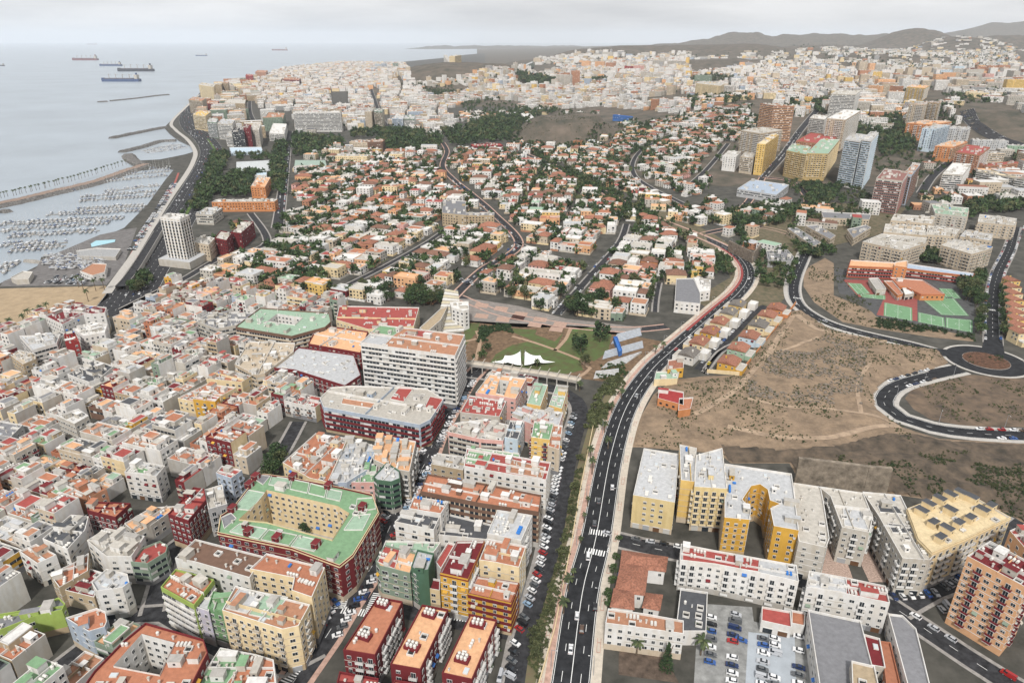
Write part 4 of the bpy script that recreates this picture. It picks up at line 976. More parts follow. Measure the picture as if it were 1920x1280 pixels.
# block with the striped facade
B(8, [(245, 503), (422, 548), (387, 665), (215, 622), (193, 595)], 15.5, 'greygreen', 'peach', 'grey green corner block with white bands and peach terrace above parked cars', gap=4, roofs=[([(245, 510), (330, 530), (300, 640), (205, 600)], 'redroof')])
B(8, [(428, 530), (522, 552), (490, 645), (430, 655), (392, 628)], 18.5, 'darkgreen', 'lgrey', 'narrow dark green block with rounded corner and tall blank white side', gap=2.6, blank=(1, 2))
B(8, [(500, 690), (556, 700), (554, 762), (480, 748)], 9, 'cream', 'darkred', 'small low cream house with dark red terrace squeezed beside the ochre block')
B(8, [(650, 485), (806, 482), (712, 697), (556, 662)], 20, 'gold', 'darkred', 'ochre yellow block with dark red roof beside the red and yellow striped block', style='b', bal='white', trim='darkred', gap=3)
r = B(8, [(765, 682), (1000, 718), (955, 832), (712, 777)], 15, 'gold', 'terracotta', 'red and yellow striped corner block with terracotta roof above the side street', style='w', gap=3.5, roofs=None, trim='darkred')
m_ = MB(); o_ = ccw([up(*cx(8, q), 15.45) for q in [(765, 682), (1000, 718), (955, 832), (712, 777)]])
for i in range(4):
    a, b = o_[i], o_[(i+1) % 4]
    for k_ in range(5): rail_edge(m_, (a[0]-r.location.x, a[1]-r.location.y), (b[0]-r.location.x, b[1]-r.location.y), max(.1, 15-.6-4*3.05+(k_-1)*3.05+2.35), 15-.6-4*3.05+(k_-1)*3.05+3.85, W('darkred'), .18)
m_.build('stripe', r)
B(8, [(825, 470), (1040, 512), (1000, 632), (850, 600), (775, 590)], 18.5, 'cream', 'terracotta', 'cream block with terracotta roof and stair hut behind the striped corner block', style='w')
r = B(8, [(878, 308), (1075, 338), (1012, 480), (820, 440)], 19.5, 'white', 'lgrey', 'white block with pale grey roof and rows of tanks beside the side street', style='b', huts=1, walls=False)
tanks_at(8, [((865, 350), (925, 365)), ((940, 375), (915, 440)), ((850, 430), (905, 440))], 19.5, r, plinth=None)
B(8, [(600, 330), (845, 390), (820, 475), (515, 445), (560, 360)], 9.5, 'white', 'dgrey', 'low white hall with dark grey flat roof in the middle of the block', style='none', huts=2, walls=False)
B(8, [(370, 308), (560, 335), (520, 420), (300, 375)], 16.5, 'white', 'dgrey', 'white block with dark grey roof terrace and blank white front wall', style='w', gap=5)
r = B(8, [(410, 232), (602, 262), (560, 330), (380, 300)], 18, 'white', 'terracotta', 'white block with orange terrace and two rows of blue tanks', style='w', walls=False)
tanks_at(8, [((425, 240), (458, 247)), ((535, 262), (575, 270))], 18, r, kind=2, plinth=None)
B(8, [(485, 105), (800, 160), (1125, 225), (1110, 320), (780, 270), (445, 203)], 18, 'brown', 'terracotta', 'long brown and white block with terracotta terraces and rows of framed windows', style='grid', band='beige', clut=1.3)
B(8, [(540, -12), (705, 12), (685, 85), (505, 50)], 14, 'sandstone', 'concrete', 'sandstone block with concrete roof terrace behind the long brown block')
B(8, [(705, -40), (1178, 40), (1152, 140), (960, 110), (690, 62)], 18, 'white', 'redroof', 'white block with red and green roof terraces and blank white wall', roofs=[([(715, -25), (845, -5), (820, 60), (700, 45)], 'greenroof'), ([(960, 25), (1150, 70), (1130, 130), (930, 95)], 'clay')])
B(8, [(195, 620), (250, 480), (560, 490), (520, 545), (400, 545)], 12, 'white', 'palegreen', 'low white roofs with green terrace inside the striped block', huts=2)
B(8, [(560, 640), (640, 500), (600, 490), (530, 600)], 11, 'white', 'redroof', 'small white building with red roof left of the ochre block')
B(0, [(1207, 841), (1274, 852), (1265, 943), (1187, 929)], (((1195), 935), (1178, 992)), 'paleyellow', 'lgrey', 'pale yellow block with light grey roof and rows of square windows beside the avenue', gap=2.9, huts=0, walls=False, clut=.5)
B(8, [(1500, 862), (1700, 890), (1925, 930), (1925, 1005), (1600, 960), (1485, 945)], 11.5, 'white', 'clay', 'long white school building with square framed windows and brown roof beside the avenue', style='w', gap=2.6, huts=1, cat='school')
# right lower corner
W9 = dict(style='b', gap=3.0, bal='white')
B(9, [(-10, 498), (180, 535), (430, 580), (640, 618), (652, 712), (425, 660), (180, 612), (-15, 590)], ((600, 705), (600, 868)), 'white', 'lgrey', 'long white apartment row with red and grey roofs above the car park', huts=2, roofs=[([(0, 510), (430, 588), (425, 655), (0, 590)], 'redroof')], **W9)
B(9, [(710, 650), (930, 690), (1140, 735), (1165, 832), (930, 782), (695, 742)], ((1165, 832), (1115, 995)), 'white', 'redroof', 'shorter white apartment row with red roof behind the grey warehouse', huts=2, roofs=[([(715, 655), (920, 700), (920, 775), (705, 738)], 'lgrey')], **W9)
B(9, [(-12, 748), (140, 770), (132, 990), (-40, 990)], 6, 'white', 'dgrey', 'low hall with dark grey roof left of the car park', style='none', huts=0, walls=False, clut=.2, cat='hall', name='hall')
B(9, [(705, 868), (1000, 932), (1105, 1330), (775, 1330)], 9.5, 'white', 'midgrey', 'large warehouse with flat dark grey roof and white walls beside the car park', style='none', huts=0, walls=False, clut=.0, cat='warehouse', name='warehouse')
B(9, [(948, 1155), (1078, 1185), (1110, 1330), (955, 1330)], 12.5, 'offwhite', 'sandstone', 'beige roofed block standing before the grey warehouse at the lower edge', style='w', huts=0, walls=False, clut=.2)
B(9, [(1155, 890), (1235, 900), (1312, 975), (1335, 1065), (1400, 1330), (1275, 1330)], 7.5, 'white', 'midgrey', 'long low shed with grey roof between the street and the warehouse', style='w', huts=0, walls=False, clut=.0, cat='shed', name='warehouse')
B(9, [(1018, 1005), (1108, 1030), (1140, 1195), (1055, 1180)], 5.5, 'offwhite', 'darkred', 'low building with rust red roof between warehouse and long shed', style='none', huts=0, walls=False, clut=.2)
B(9, [(1112, 1045), (1168, 1052), (1235, 1330), (1150, 1330)], 5, 'terracotta', 'terracotta', 'narrow low shed with terracotta roof alongside the long grey shed', style='none', huts=0, walls=False, clut=0)
B(9, [(445, 850), (607, 878), (613, 968), (442, 930)], 4.5, 'white', 'redroof', 'small low building with red tiled roof at the head of the car park', style='none', huts=0, walls=False, clut=0)
B(9, [(612, 870), (690, 885), (685, 960), (612, 945)], 4.5, 'white', 'terracotta', 'tiny terracotta roofed annex at the head of the car park', style='none', huts=0, walls=False, clut=0)
ot = hgt(9, (1600, 568), (1452, 932))
B(9, [(1600, 568), (1728, 482), (2020, 640), (1930, 745)], ot, 'peach', 'darkred', 'tall orange tower with balcony columns and dark red roof at the lower right', style='b', gap=2.9, bal='darkred', cat='tower', name='tower_block', band='peach')
B(9, [(1838, 425), (1960, 370), (2050, 480), (1990, 600)], 26, 'peach', 'redroof', 'second orange block cut by the right edge behind the tall orange tower', style='w')
r = B(9, [(1262, 300), (1508, 208), (1600, 212), (1845, 350), (1590, 470), (1402, 548), (1325, 470)], 19, 'cream', 'cream', 'wide yellow complex with courts and many dark roof panels at the right', style='b', gap=3.2, huts=0, clut=.3, trim='cream', walls=False, cat='complex')
for q_ in ((1340, 330), (1380, 292), (1440, 262), (1500, 240), (1560, 228), (1620, 255), (1500, 325), (1405, 395), (1445, 478), (1480, 430), (1548, 398), (1612, 368), (1680, 325), (1730, 300)):
    g_ = up(*cx(9, q_), 19); inst('roof_hut', hut('cream', 'dgrey', 1 if q_[0] % 20 else 2), r, (g_[0]-r.location.x, g_[1]-r.location.y, 19), .55)
B(9, [(622, 155), (775, 178), (790, 250), (825, 468), (805, 520), (652, 485), (640, 400)], 17, 'offwhite', 'offwhite', 'white block with saw tooth balconies leftmost of three beside tiled patios', style='w', huts=1)
B(9, [(760, 175), (1015, 212), (1070, 350), (1050, 435), (895, 405), (830, 230)], 17, 'offwhite', 'offwhite', 'white stepped block between the two tiled patios with blue grey roof', style='b', gap=2.8, huts=1, roofs=[([(900, 295), (1000, 310), (1045, 420), (910, 395)], 'lgrey')])
B(9, [(1010, 205), (1225, 225), (1310, 400), (1416, 560), (1390, 590), (1235, 580), (1100, 340)], 17, 'offwhite', 'offwhite', 'white stepped block with dark roof squares rightmost beside the yellow complex', style='b', gap=2.8, huts=2, roofs=[([(1090, 270), (1200, 285), (1240, 330), (1110, 320)], 'dgrey'), ([(1150, 380), (1270, 395), (1300, 440), (1180, 435)], 'dgrey')])
B(9, [(235, 48), (612, 105), (633, 260), (652, 425), (512, 400), (492, 300), (545, 275), (490, 255), (478, 195), (435, 165), (385, 175), (335, 250), (385, 310), (375, 365), (235, 352)], 19, 'gold', 'lgrey', 'golden yellow U shaped block with light grey roof and deep open court', style='w', gap=3.0, huts=6, walls=False, parapet=1.1)
B(9, [(75, 0), (222, -40), (250, 190), (66, 178)], ((60, 180), (28, 415)), 'paleyellow', 'lgrey', 'tall cream yellow block with balconies between the two yellow blocks', style='b', gap=2.8, bal='cream', huts=1)
B(9, [(-18, -60), (78, -40), (66, 150), (-10, 140)], 22, 'yellow', 'lgrey', 'yellow block with stair hut standing behind the pale yellow block', style='w')
# left lower quarter
B(7, [(985, 580), (1100, 472), (1480, 568), (1405, 690), (1130, 610), (1095, 600)], 20.5, 'white', 'brown', 'large roof of dull brown with scattered vents on the big corner block', huts=1, clut=1.5, walls=False, style='w')
B(7, [(1500, 552), (1828, 632), (1755, 800), (1640, 760), (1655, 690), (1405, 640)], 21.5, 'cream', 'terracotta', 'cream block with broad terracotta roof facing the market street', clut=1.2, huts=1, walls=False, style='w')
B(7, [(990, 640), (1205, 700), (1092, 845), (905, 742)], 18, 'lime', 'terracotta', 'lime green fronted block with white glazed bays and orange terraces', style='bandw', band='white', gap=3)
B(7, [(1125, 800), (1190, 800), (1175, 880), (1092, 850)], 16, 'violet', 'lgrey', 'narrow pale violet house wedged between lime and green facades', gap=2.4)
B(7, [(1200, 765), (1305, 790), (1255, 885), (1168, 858)], 16.5, 'green', 'greenroof', 'narrow green house with green roof terrace right of the violet house', gap=2.6)
B(7, [(1325, 735), (1745, 840), (1680, 960), (1590, 980), (1250, 872)], 19.5, 'cream', 'clay', 'long cream block with rounded balcony corner above the striped crossing', style='b', gap=2.9, bal='beige', clut=1.5, roofs=[([(1350, 745), (1490, 775), (1390, 890), (1270, 860)], 'lgrey'), ([(1490, 775), (1620, 800), (1520, 920), (1400, 895)], 'palegreen')])
ow = [(1230, 405), (1240, 340), (1310, 295), (1395, 185), (1425, 110), (1490, 105), (1640, 125), (1920, 180), (2095, 220), (2130, 320), (1985, 560), (1910, 620), (1640, 520), (1225, 435)]
B(7, ow, 17.5, 'darkred', 'greenroof', 'courtyard block with dark red outside and green roof terraces', style='w', gap=3.4, hole=[(1470, 250), (1500, 200), (1900, 290), (1965, 330), (1870, 480), (1500, 380), (1345, 365)], split='cream', trim='cream', huts=3, clut=.6, roofs=[([(1400, 195), (1490, 212), (1410, 310), (1318, 300)], 'palegreen'), ([(1530, 115), (1636, 134), (1625, 185), (1512, 165)], 'palegreen'), ([(1645, 136), (1740, 155), (1728, 212), (1632, 190)], 'greenroof'), ([(1748, 158), (1838, 182), (1826, 236), (1736, 214)], 'greenroof'),
  ([(1846, 188), (1925, 205), (1912, 258), (1834, 240)], 'palegreen'), ([(1350, 385), (1505, 415), (1455, 470), (1292, 430)], 'palegreen'), ([(1515, 418), (1672, 450), (1625, 508), (1468, 474)], 'greenroof'), ([(1682, 452), (1812, 482), (1768, 540), (1638, 512)], 'palegreen'), ([(2010, 245), (2100, 238), (2115, 300), (2000, 320)], 'greenroof'), ([(1990, 340), (2085, 330), (2040, 420), (1935, 420)], 'palegreen'),
  ([(1246, 350), (1300, 325), (1330, 355), (1262, 412)], 'midgrey'), ([(1428, 132), (1478, 112), (1522, 115), (1480, 165)], 'midgrey')])
for q_ in ((1405, 175), (1650, 130), (1850, 180), (1310, 310), (1400, 440), (1560, 475), (1780, 510), (2040, 300), (1440, 130)):
    g_ = up(*cx(7, q_), 17.5); inst('roof_hut', hut('darkred', 'darkred', 0), NB[-1], (g_[0]-NB[-1].location.x, g_[1]-NB[-1].location.y, 17.5), -.35)
B(7, [(820, 942), (1145, 1035), (1170, 1110), (1060, 1330), (450, 1330), (530, 1215), (690, 1050)], 17, 'darkred', 'terracotta', 'large terracotta roofed block with a white walled light court at the bottom left', hole=[(800, 1010), (985, 1060), (900, 1240), (640, 1190)], split='white', style='w', huts=3, clut=1.2)
B(7, [(1240, 1082), (1440, 1120), (1540, 1150), (1560, 1330), (1090, 1330), (1130, 1250)], 13, 'white', 'greenroof', 'white block with green strip and terracotta terraces at the lower edge', roofs=[([(1400, 1120), (1535, 1155), (1550, 1320), (1250, 1320)], 'terracotta')], clut=1.5)
B(7, [(600, 640), (718, 668), (728, 715), (690, 745), (545, 765), (515, 715)], 13.5, 'white', 'lgrey', 'white corner house with rounded front and dark windows at the plaza', gap=3.2, style='w', walls=False)
B(7, [(370, 915), (545, 860), (595, 880), (603, 935), (590, 965), (500, 992), (440, 960)], 12.5, 'bluegrey', 'terracotta', 'grey blue corner house with curved end and terracotta terrace', walls=False)
B(7, [(-40, 900), (200, 860), (330, 800), (368, 835), (350, 870), (200, 905), (-40, 1000)], 10, 'lime', 'midgrey', 'lime green house row with curved corner and grey roof', gap=2.8)
B(7, [(945, 330), (1060, 370), (1160, 250), (1150, 190), (1090, 180)], 16, 'darkred', 'redroof', 'deep red house with red roof terrace at the street corner', gap=2.6)
B(7, [(500, 260), (735, 270), (650, 350), (490, 310)], 12, 'darkred', 'terracotta', 'dark red house with white framed windows and orange terrace', gap=2.6)
B(7, [(365, 760), (510, 640), (580, 660), (530, 800)], 7, 'sandstone', 'darkred', 'low sandstone building with dark red roof left of the rounded white house')
B(7, [(700, 95), (880, 120), (930, 60), (760, 30)], 14, 'white', 'lgrey', 'white block with small green lawn on its roof terrace', roofs=[([(720, 90), (780, 60), (870, 90), (850, 110)], 'green')])
B(7, [(1150, 195), (1250, 165), (1278, 275), (1172, 305)], 14, 'grey', 'offwhite', 'grey block with balcony rails between the deep red house and the white corner tower', style='b', bal='grey', clut=1.5)
B(7, [(1215, 100), (1250, 60), (1362, 85), (1300, 130)], 17, 'bluegrey', 'redroof', 'tall blue grey corner tower with red roof terrace near the green trees', style='b', gap=2.6, bal='bluegrey')
B(7, [(490, 480), (600, 410), (815, 455), (740, 570), (600, 570), (560, 540)], 13, 'white', 'offwhite', 'big white block with many small tanks and blank plaster walls left of the plaza', style='w', gap=4.5, clut=2, blank=(0,))
B(7, [(240, 470), (400, 335), (500, 345), (480, 420), (380, 530)], 12, 'white', 'dgrey', 'white stepped building with dark roof beside the big white block', clut=1.6)
B(7, [(805, 520), (900, 482), (945, 510), (935, 545), (830, 610), (735, 600)], 10.5, 'greygreen', 'redroof', 'pale green fronted building with white window bands above the plaza', style='band', band='white', gap=2.6)
B(7, [(108, 540), (205, 500), (318, 560), (210, 610)], 11, 'white', 'clay', 'white cube building with brown roof terrace left of the low sandstone building', gap=4, blank=(1, 2))
B(7, [(280, 670), (425, 600), (500, 550), (495, 650), (335, 745)], 9.5, 'sandstone', 'terracotta', 'sandstone stepped building with small orange terrace behind the low sandstone building', clut=1.5)
B(7, [(700, 385), (850, 295), (1005, 285), (850, 395), (765, 440)], 9, 'offwhite', 'peach', 'row of low white terraces with peach floors left of the deep red house', clut=2)
B(7, [(265, 215), (350, 150), (470, 130), (600, 190), (500, 240), (400, 235)], 11, 'clay', 'terracotta', 'brick coloured corner row with orange terraces and a small green roof', clut=1.8, roofs=[([(290, 205), (350, 170), (390, 185), (330, 225)], 'greenroof')])
# blocks behind the courtyard block
B(0, [(530, 868), (592, 813), (652, 822), (640, 850), (615, 905), (580, 897)], 15.5, 'cream', 'terracotta', 'cream corner block with terracotta terraces on its left wing beside the green trees', style='w', clut=1.8)
B(0, [(652, 820), (708, 838), (690, 880), (650, 905), (615, 905), (640, 850)], 15, 'bluegrey', 'lgrey', 'blue grey block with light grey roof between cream and yellow neighbours', style='b', bal='grey', clut=1.8)
B(0, [(655, 880), (708, 868), (703, 905), (655, 905)], 13.5, 'pink', 'greenroof', 'small pink block with green roof left of the dark green corner block', huts=1)
B(0, [(706, 815), (780, 828), (768, 885), (738, 880), (700, 862)], 16, 'offwhite', 'peach', 'off white block with peach terrace facing the parked cars of the market street', style='b', clut=1.8, gap=3)
B(8, [(180, 120), (255, 40), (325, 85), (330, 130), (280, 150), (200, 140)], 17, 'darkgreen', 'lgrey', 'dark green corner block with pale bands beside the market street', style='band', band='greygreen', gap=3, huts=1)
# white twelve storey slab and neighbours
hb = hgt(5, (642, 722), (612, 1015))
B(5, [(213, 547), (695, 603), (640, 722), (108, 650)], hb, 'white', 'clay', 'long white twelve storey slab with continuous window bands in the centre', style='bandw', band='white', fh=3.05, clut=1.4, huts=8, cat='apartment block', roofs=[([(220, 552), (350, 568), (290, 610), (170, 590)], 'greenroof'), ([(110, 645), (170, 600), (290, 615), (240, 665)], 'lgrey'), ([(390, 570), (520, 588), (470, 620), (350, 600)], 'redroof')])
r = B(4, [(1680, 672), (1990, 715), (2030, 830), (1940, 890), (1655, 800), (1540, 790)], 12, 'darkred', 'lgrey', 'dark red building with wide pale grey roof and skylights left of the white slab', style='w', gap=4, huts=0, walls=False, cat='public building')
for k_ in range(14):
    p = up(*cx(4, (1640+(k_ % 5)*62+(k_//5)*10, 730+(k_//5)*40)), 12); inst('skylight', SKYL, r, (p[0]-r.location.x, p[1]-r.location.y, 12), -.3)
B(0, [(590, 622), (600, 610), (690, 622), (676, 662), (578, 645)], 12, 'darkred', 'peach', 'dark red building with beige roof court behind the blue grey roof', huts=2, walls=True)
B(0, [(636, 574), (786, 577), (776, 612), (690, 618), (630, 600)], 13, 'cream', 'redroof', 'cream block with red roof terraces full of small white huts', clut=2.2, huts=10)
B(4, [(1465, 452), (1850, 480), (1862, 530), (1830, 560), (1640, 612), (1325, 560), (1340, 545)], 14, 'brown', 'palegreen', 'huge block with pale green roof and white square court', style='bandw', band='beige', hole=[(1560, 488), (1705, 510), (1660, 550), (1505, 530)], split='white', huts=5)
B(5, [(-120, 960), (-60, 900), (60, 890), (480, 905), (575, 965), (500, 1080), (440, 1110), (-100, 1010)], 15, 'bluegrey', 'offwhite', 'big grey blue block with dark red balcony bands in front of the white slab', style='bandw', band='darkred', gap=3.4, clut=2, huts=9, roofs=[([(330, 895), (410, 900), (350, 980), (275, 965)], 'redroof'), ([(500, 950), (575, 965), (540, 1040), (470, 1010)], 'redroof'), ([(10, 960), (200, 990), (190, 1020), (0, 990)], 'clay')])
B(5, [(835, 825), (1042, 850), (980, 965), (755, 930)], 16, 'pink', 'peach', 'pink block with peach terraces and deep white light well near the viaduct', hole=[(890, 860), (945, 868), (915, 945), (870, 935)], split='white', huts=3)
B(5, [(722, 945), (928, 978), (890, 1065), (668, 1040)], 14, 'offwhite', 'redroof', 'block with bright red roof and four small light wells', huts=4, walls=False)
B(5, [(1090, 872), (1162, 885), (1120, 1005), (1043, 990)], 14, 'yellow', 'palegreen', 'slim yellow block with green roof strips left of its twin', walls=True, huts=2)
B(5, [(1210, 883), (1277, 895), (1240, 1020), (1168, 1000)], 14, 'yellow', 'palegreen', 'slim yellow block with green roof strips beside the curved side street', walls=True, huts=2)
B(5, [(990, 1010), (1248, 1040), (1225, 1110), (1190, 1150), (960, 1065)], 14, 'pink', 'lgrey', 'pink sided block with light grey roof above the side street', clut=1.5)
B(5, [(1085, 1090), (1195, 1100), (1172, 1195), (1068, 1180)], 17, 'yellow', 'greenroof', 'yellow and red block with vivid green roof above the side street', style='b', bal='darkred', huts=2)
B(5, [(950, 1085), (1030, 1092), (992, 1192), (918, 1180)], 16, 'paleblue', 'dgrey', 'pale blue block with black roof and two skylights', huts=1)
B(5, [(640, 1100), (800, 1080), (940, 1110), (910, 1200), (780, 1190), (600, 1150)], 15, 'pink', 'offwhite', 'pale pink block with cluttered off white roof terraces at the block corner', style='bandw', band='offwhite', clut=2)
B(5, [(730, 1235), (1000, 1270), (1010, 1330), (680, 1300)], 15, 'white', 'greenroof', 'white block with green terrace below the pink corner block', clut=1.5)
B(5, [(1195, 1110), (1245, 1115), (1225, 1250), (1160, 1230)], 15, 'beige', 'terracotta', 'narrow beige block with terracotta roof at the side street', style='w')
# row of left blocks
B(4, [(255, 500), (420, 430), (600, 450), (590, 480), (470, 490), (350, 545)], 16, 'white', 'darkred', 'white and brown block with dark red roof nearest the beach', style='w')
B(4, [(410, 570), (520, 530), (605, 545), (590, 590), (470, 610)], 14, 'white', 'white', 'white building with vaulted dormer roof and framed windows near the beach', gap=2.6)
B(4, [(360, 600), (420, 590), (445, 640), (370, 660)], 17, 'red', 'redroof', 'bright red narrow block beside the white dormer building')
B(4, [(110, 610), (340, 600), (320, 650), (180, 690)], 15, 'white', 'lgrey', 'white block with glazed front and grey roof left of the red block', style='band')
B(4, [(60, 720), (110, 690), (200, 710), (200, 740), (130, 770)], 16, 'sandstone', 'beige', 'sandstone corner block with curved glass bay', style='w')
B(4, [(840, 555), (960, 560), (1015, 575), (960, 600), (860, 590)], 14, 'white', 'lgrey', 'plain white cube block with small windows and grey roof')
B(4, [(380, 825), (530, 745), (640, 780), (560, 850), (500, 870)], 10, 'white', 'dgrey', 'white row with near black roof and small white roof boxes', huts=5)
B(4, [(1320, 770), (1400, 640), (1660, 650), (1650, 700), (1490, 820), (1440, 830)], 13, 'beige', 'beige', 'stepped beige block with curved balcony bands on its street corner', style='bandw', band='beige', clut=2)
B(4, [(1110, 530), (1180, 480), (1440, 480), (1330, 550), (1220, 570)], 13, 'offwhite', 'midgrey', 'off white block with dark grey roof beside the huge green roof', style='band')
B(4, [(1000, 960), (1160, 880), (1330, 900), (1240, 950), (1090, 980)], 10, 'cream', 'terracotta', 'cream building with orange roofs around a small white court', style='w', gap=3)
B(4, [(1085, 965), (1130, 930), (1235, 955), (1210, 980)], 14, 'gold', 'redroof', 'gold fronted block with white balconies beside the orange roofs', style='b')
B(4, [(1160, 850), (1240, 795), (1415, 835), (1360, 870), (1260, 860)], 11, 'cream', 'terracotta', 'cream building with wide orange roof and central white court')
B(4, [(320, 1060), (440, 1020), (500, 1060), (420, 1105)], 14, 'offwhite', 'white', 'off white corner building with rows of arched bays on two sides', style='w', gap=2.2)
B(4, [(-60, 1080), (130, 1110), (60, 1180), (-60, 1160)], 9, 'grey', 'midgrey', 'low grey market hall with ribbed metal roof at the left edge', huts=0, walls=False, style='none')
# ------------------------------------------------------------------ towers and large blocks farther away
T2(4, (955, 205), (1063, 218), (1115, 190), (1030, -45), 'white', 'white', 'tall white hotel tower on a low podium beside the coastal highway', style='v', gap=3.2, podium=(7, 7, 'offwhite'))
T(1, (1662, 742), (1925, 742), (1662, 634), 14, 'white', 'white', 'very wide white slab with fine horizontal lines behind the old park', style='bandw')
T2(1, (1318, 838), (1385, 840), (1400, 815), (1385, 745), 'black', 'dgrey', 'black glass tower with violet side by the coastal highway', style='band', band='dgrey')
T2(1, (1386, 834), (1425, 836), (1430, 815), (1424, 722), 'darkred', 'darkred', 'narrow wine red tower beside the black glass tower', style='none')
T2(1, (1132, 562), (1215, 580), (1225, 560), (1218, 492), 'cream', 'offwhite', 'leftmost cream tower at the seafront bend', style='w')
T2(1, (1220, 545), (1255, 548), (1262, 540), (1252, 478), 'sandstone', 'offwhite', 'sand coloured tower behind the leftmost cream tower', style='w'); T2(1, (1258, 540), (1292, 545), (1300, 535), (1296, 470), 'sandstone', 'clay', 'brownish tower rightmost of the seafront tower group', style='w')
T2(1, (1075, 640), (1150, 650), (1172, 630), (1160, 570), 'sandstone', 'clay', 'brown banded block right of the seafront promenade', style='bandw', band='sandstone')
T2(1, (1100, 730), (1170, 740), (1200, 710), (1172, 655), 'cream', 'yellow', 'cream yellow block facing the highway bend', style='bandw', band='cream')
T2(1, (1180, 775), (1232, 780), (1242, 755), (1236, 692), 'greygreen', 'lgrey', 'grey block with pale balcony bands left of its neighbour by the highway', style='bandw', band='lgrey')
T2(1, (1238, 785), (1320, 790), (1335, 760), (1324, 702), 'offwhite', 'lgrey', 'off white slab with balcony bands before the black glass tower', style='bandw'); T2(1, (1280, 825), (1316, 828), (1330, 800), (1318, 770), 'offwhite', 'lgrey', 'small off white banded block left of the black glass tower', style='bandw')
T2(1, (1425, 828), (1470, 832), (1482, 790), (1472, 735), 'offwhite', 'offwhite', 'off white tower right of the wine red tower', style='w')
T2(1, (1270, 635), (1385, 640), (1390, 615), (1386, 585), 'sandstone', 'offwhite', 'sand coloured block in the seafront quarter', style='w'); T2(1, (1160, 620), (1225, 625), (1240, 605), (1228, 588), 'darkred', 'clay', 'dark red low block in the seafront quarter')
T2(1, (1388, 478), (1428, 482), (1432, 470), (1428, 430), 'red', 'redroof', 'crimson tower at the far seafront', style='w'); T2(1, (1440, 440), (1500, 442), (1510, 430), (1502, 408), 'clay', 'clay', 'broad brown tower at the far seafront', style='w')
T2(1, (1505, 480), (1585, 482), (1595, 470), (1586, 450), 'beige', 'offwhite', 'beige wide block at the far seafront'); T2(1, (1590, 480), (1685, 484), (1695, 472), (1688, 452), 'darkred', 'clay', 'dark red wide block at the far seafront')
T2(1, (1520, 795), (1605, 800), (1618, 740), (1608, 755), 'white', 'white', 'white banded block with red and white roof beside the wide slab', style='bandw'); T2(1, (1500, 720), (1600, 725), (1610, 690), (1603, 668), 'greygreen', 'clay', 'grey green block left of the wide slab', style='w')
T2(1, (1420, 1115), (1500, 1118), (1530, 1060), (1502, 1055), 'orange', 'peach', 'orange stepped block beside the dark park trees', name='apartment_building', cat='building')
T2(1, (1110, 1262), (1205, 1266), (1260, 1225), (1208, 1212), 'offwhite', 'lgrey', 'off white office block with grey bands near the highway', style='band', name='office_building', cat='office building')
T(1, (1200, 1192), (1550, 1190), (1200, 1140), 15, 'orange', 'offwhite', 'long orange block with off white roof near the tower hotel', name='apartment_building', cat='building')
T2(4, (1110, 175), (1190, 190), (1225, 150), (1192, 100), 'beige', 'offwhite', 'beige block directly right of the white hotel tower', name='apartment_building', cat='building', near=False)
T2(4, (1225, 150), (1290, 165), (1320, 120), (1295, 75), 'darkred', 'offwhite', 'maroon block with pale roof right of the hotel tower', name='apartment_building', cat='building')
T2(4, (1315, 110), (1370, 118), (1440, 50), (1375, 35), 'darkred', 'offwhite', 'long maroon block with pale roof along the palm street', name='apartment_building', cat='building')
T2(2, (140, 738), (178, 742), (190, 725), (180, 632), 'beige', 'lgrey', 'left tower of the beige twin towers by the park', style='w'); T2(2, (192, 735), (238, 740), (248, 720), (241, 632), 'greygreen', 'lgrey', 'right tower of the twin towers by the park', style='bandw', band='beige')
T2(2, (290, 735), (350, 738), (365, 715), (352, 672), 'bluegrey', 'lgrey', 'blue grey glass office beside the avenue trees', style='band', cat='office building', name='office_building'); T2(2, (352, 735), (415, 738), (420, 715), (417, 672), 'greygreen', 'lgrey', 'grey office block right of the blue grey glass office', style='bandw', cat='office building', name='office_building')
T(2, (577, 350), (640, 352), (577, 310), 30, 'beige', 'offwhite', 'beige slab on the edge of the far plateau', style='band'); T(2, (640, 352), (676, 350), (640, 312), 25, 'cream', 'offwhite', 'cream slab right end of the pair on the plateau', style='w')
for i_, x_ in enumerate((190, 225, 290)): T(2, (x_, 390), (x_+30, 390), (x_, 362-i_*3), 18, ('paleblue', 'bluegrey', 'greygreen')[i_], 'lgrey', ('pale blue', 'blue grey', 'grey green')[i_]+' tower in the distant group on the far coast', style='band')
T(2, (1207, 485), (1288, 492), (1207, 422), 16, 'offwhite', 'offwhite', 'off white slab tower in the middle distance', style='w'); T(2, (1292, 490), (1340, 488), (1292, 402), 16, 'clay', 'clay', 'brown tower joined to the off white slab', style='w')
for i_, (x_, x2, y_, h_, wl) in enumerate(((1350, 1395, 390, 345, 'peach'), (1425, 1475, 388, 348, 'peach'), (1485, 1535, 392, 355, 'clay'), (1590, 1630, 412, 375, 'red'), (1640, 1690, 412, 372, 'pink'))):
    T(2, (x_, y_), (x2, y_), (x_, h_), 16, wl, 'clay', ('peach tower leftmost in the far group of five', 'peach tower second in the far group of five', 'brown tower in the middle of the far group of five', 'red tower fourth in the far group of five', 'pink tower rightmost in the far group of five')[i_], style='w')
T(2, (1735, 378), (1920, 380), (1735, 350), 18, 'offwhite', 'offwhite', 'far row of white towers under the brown ridge', style='w', near=False); T(2, (970, 378), (1085, 380), (970, 342), 20, 'greygreen', 'lgrey', 'pale green wide towers below the brown ridge', style='w')
T(2, (1525, 682), (1625, 682), (1525, 655), 9, 'blue', 'blue', 'bright blue sheeted building right of the brown hill', style='none', clut=0, cat='building')
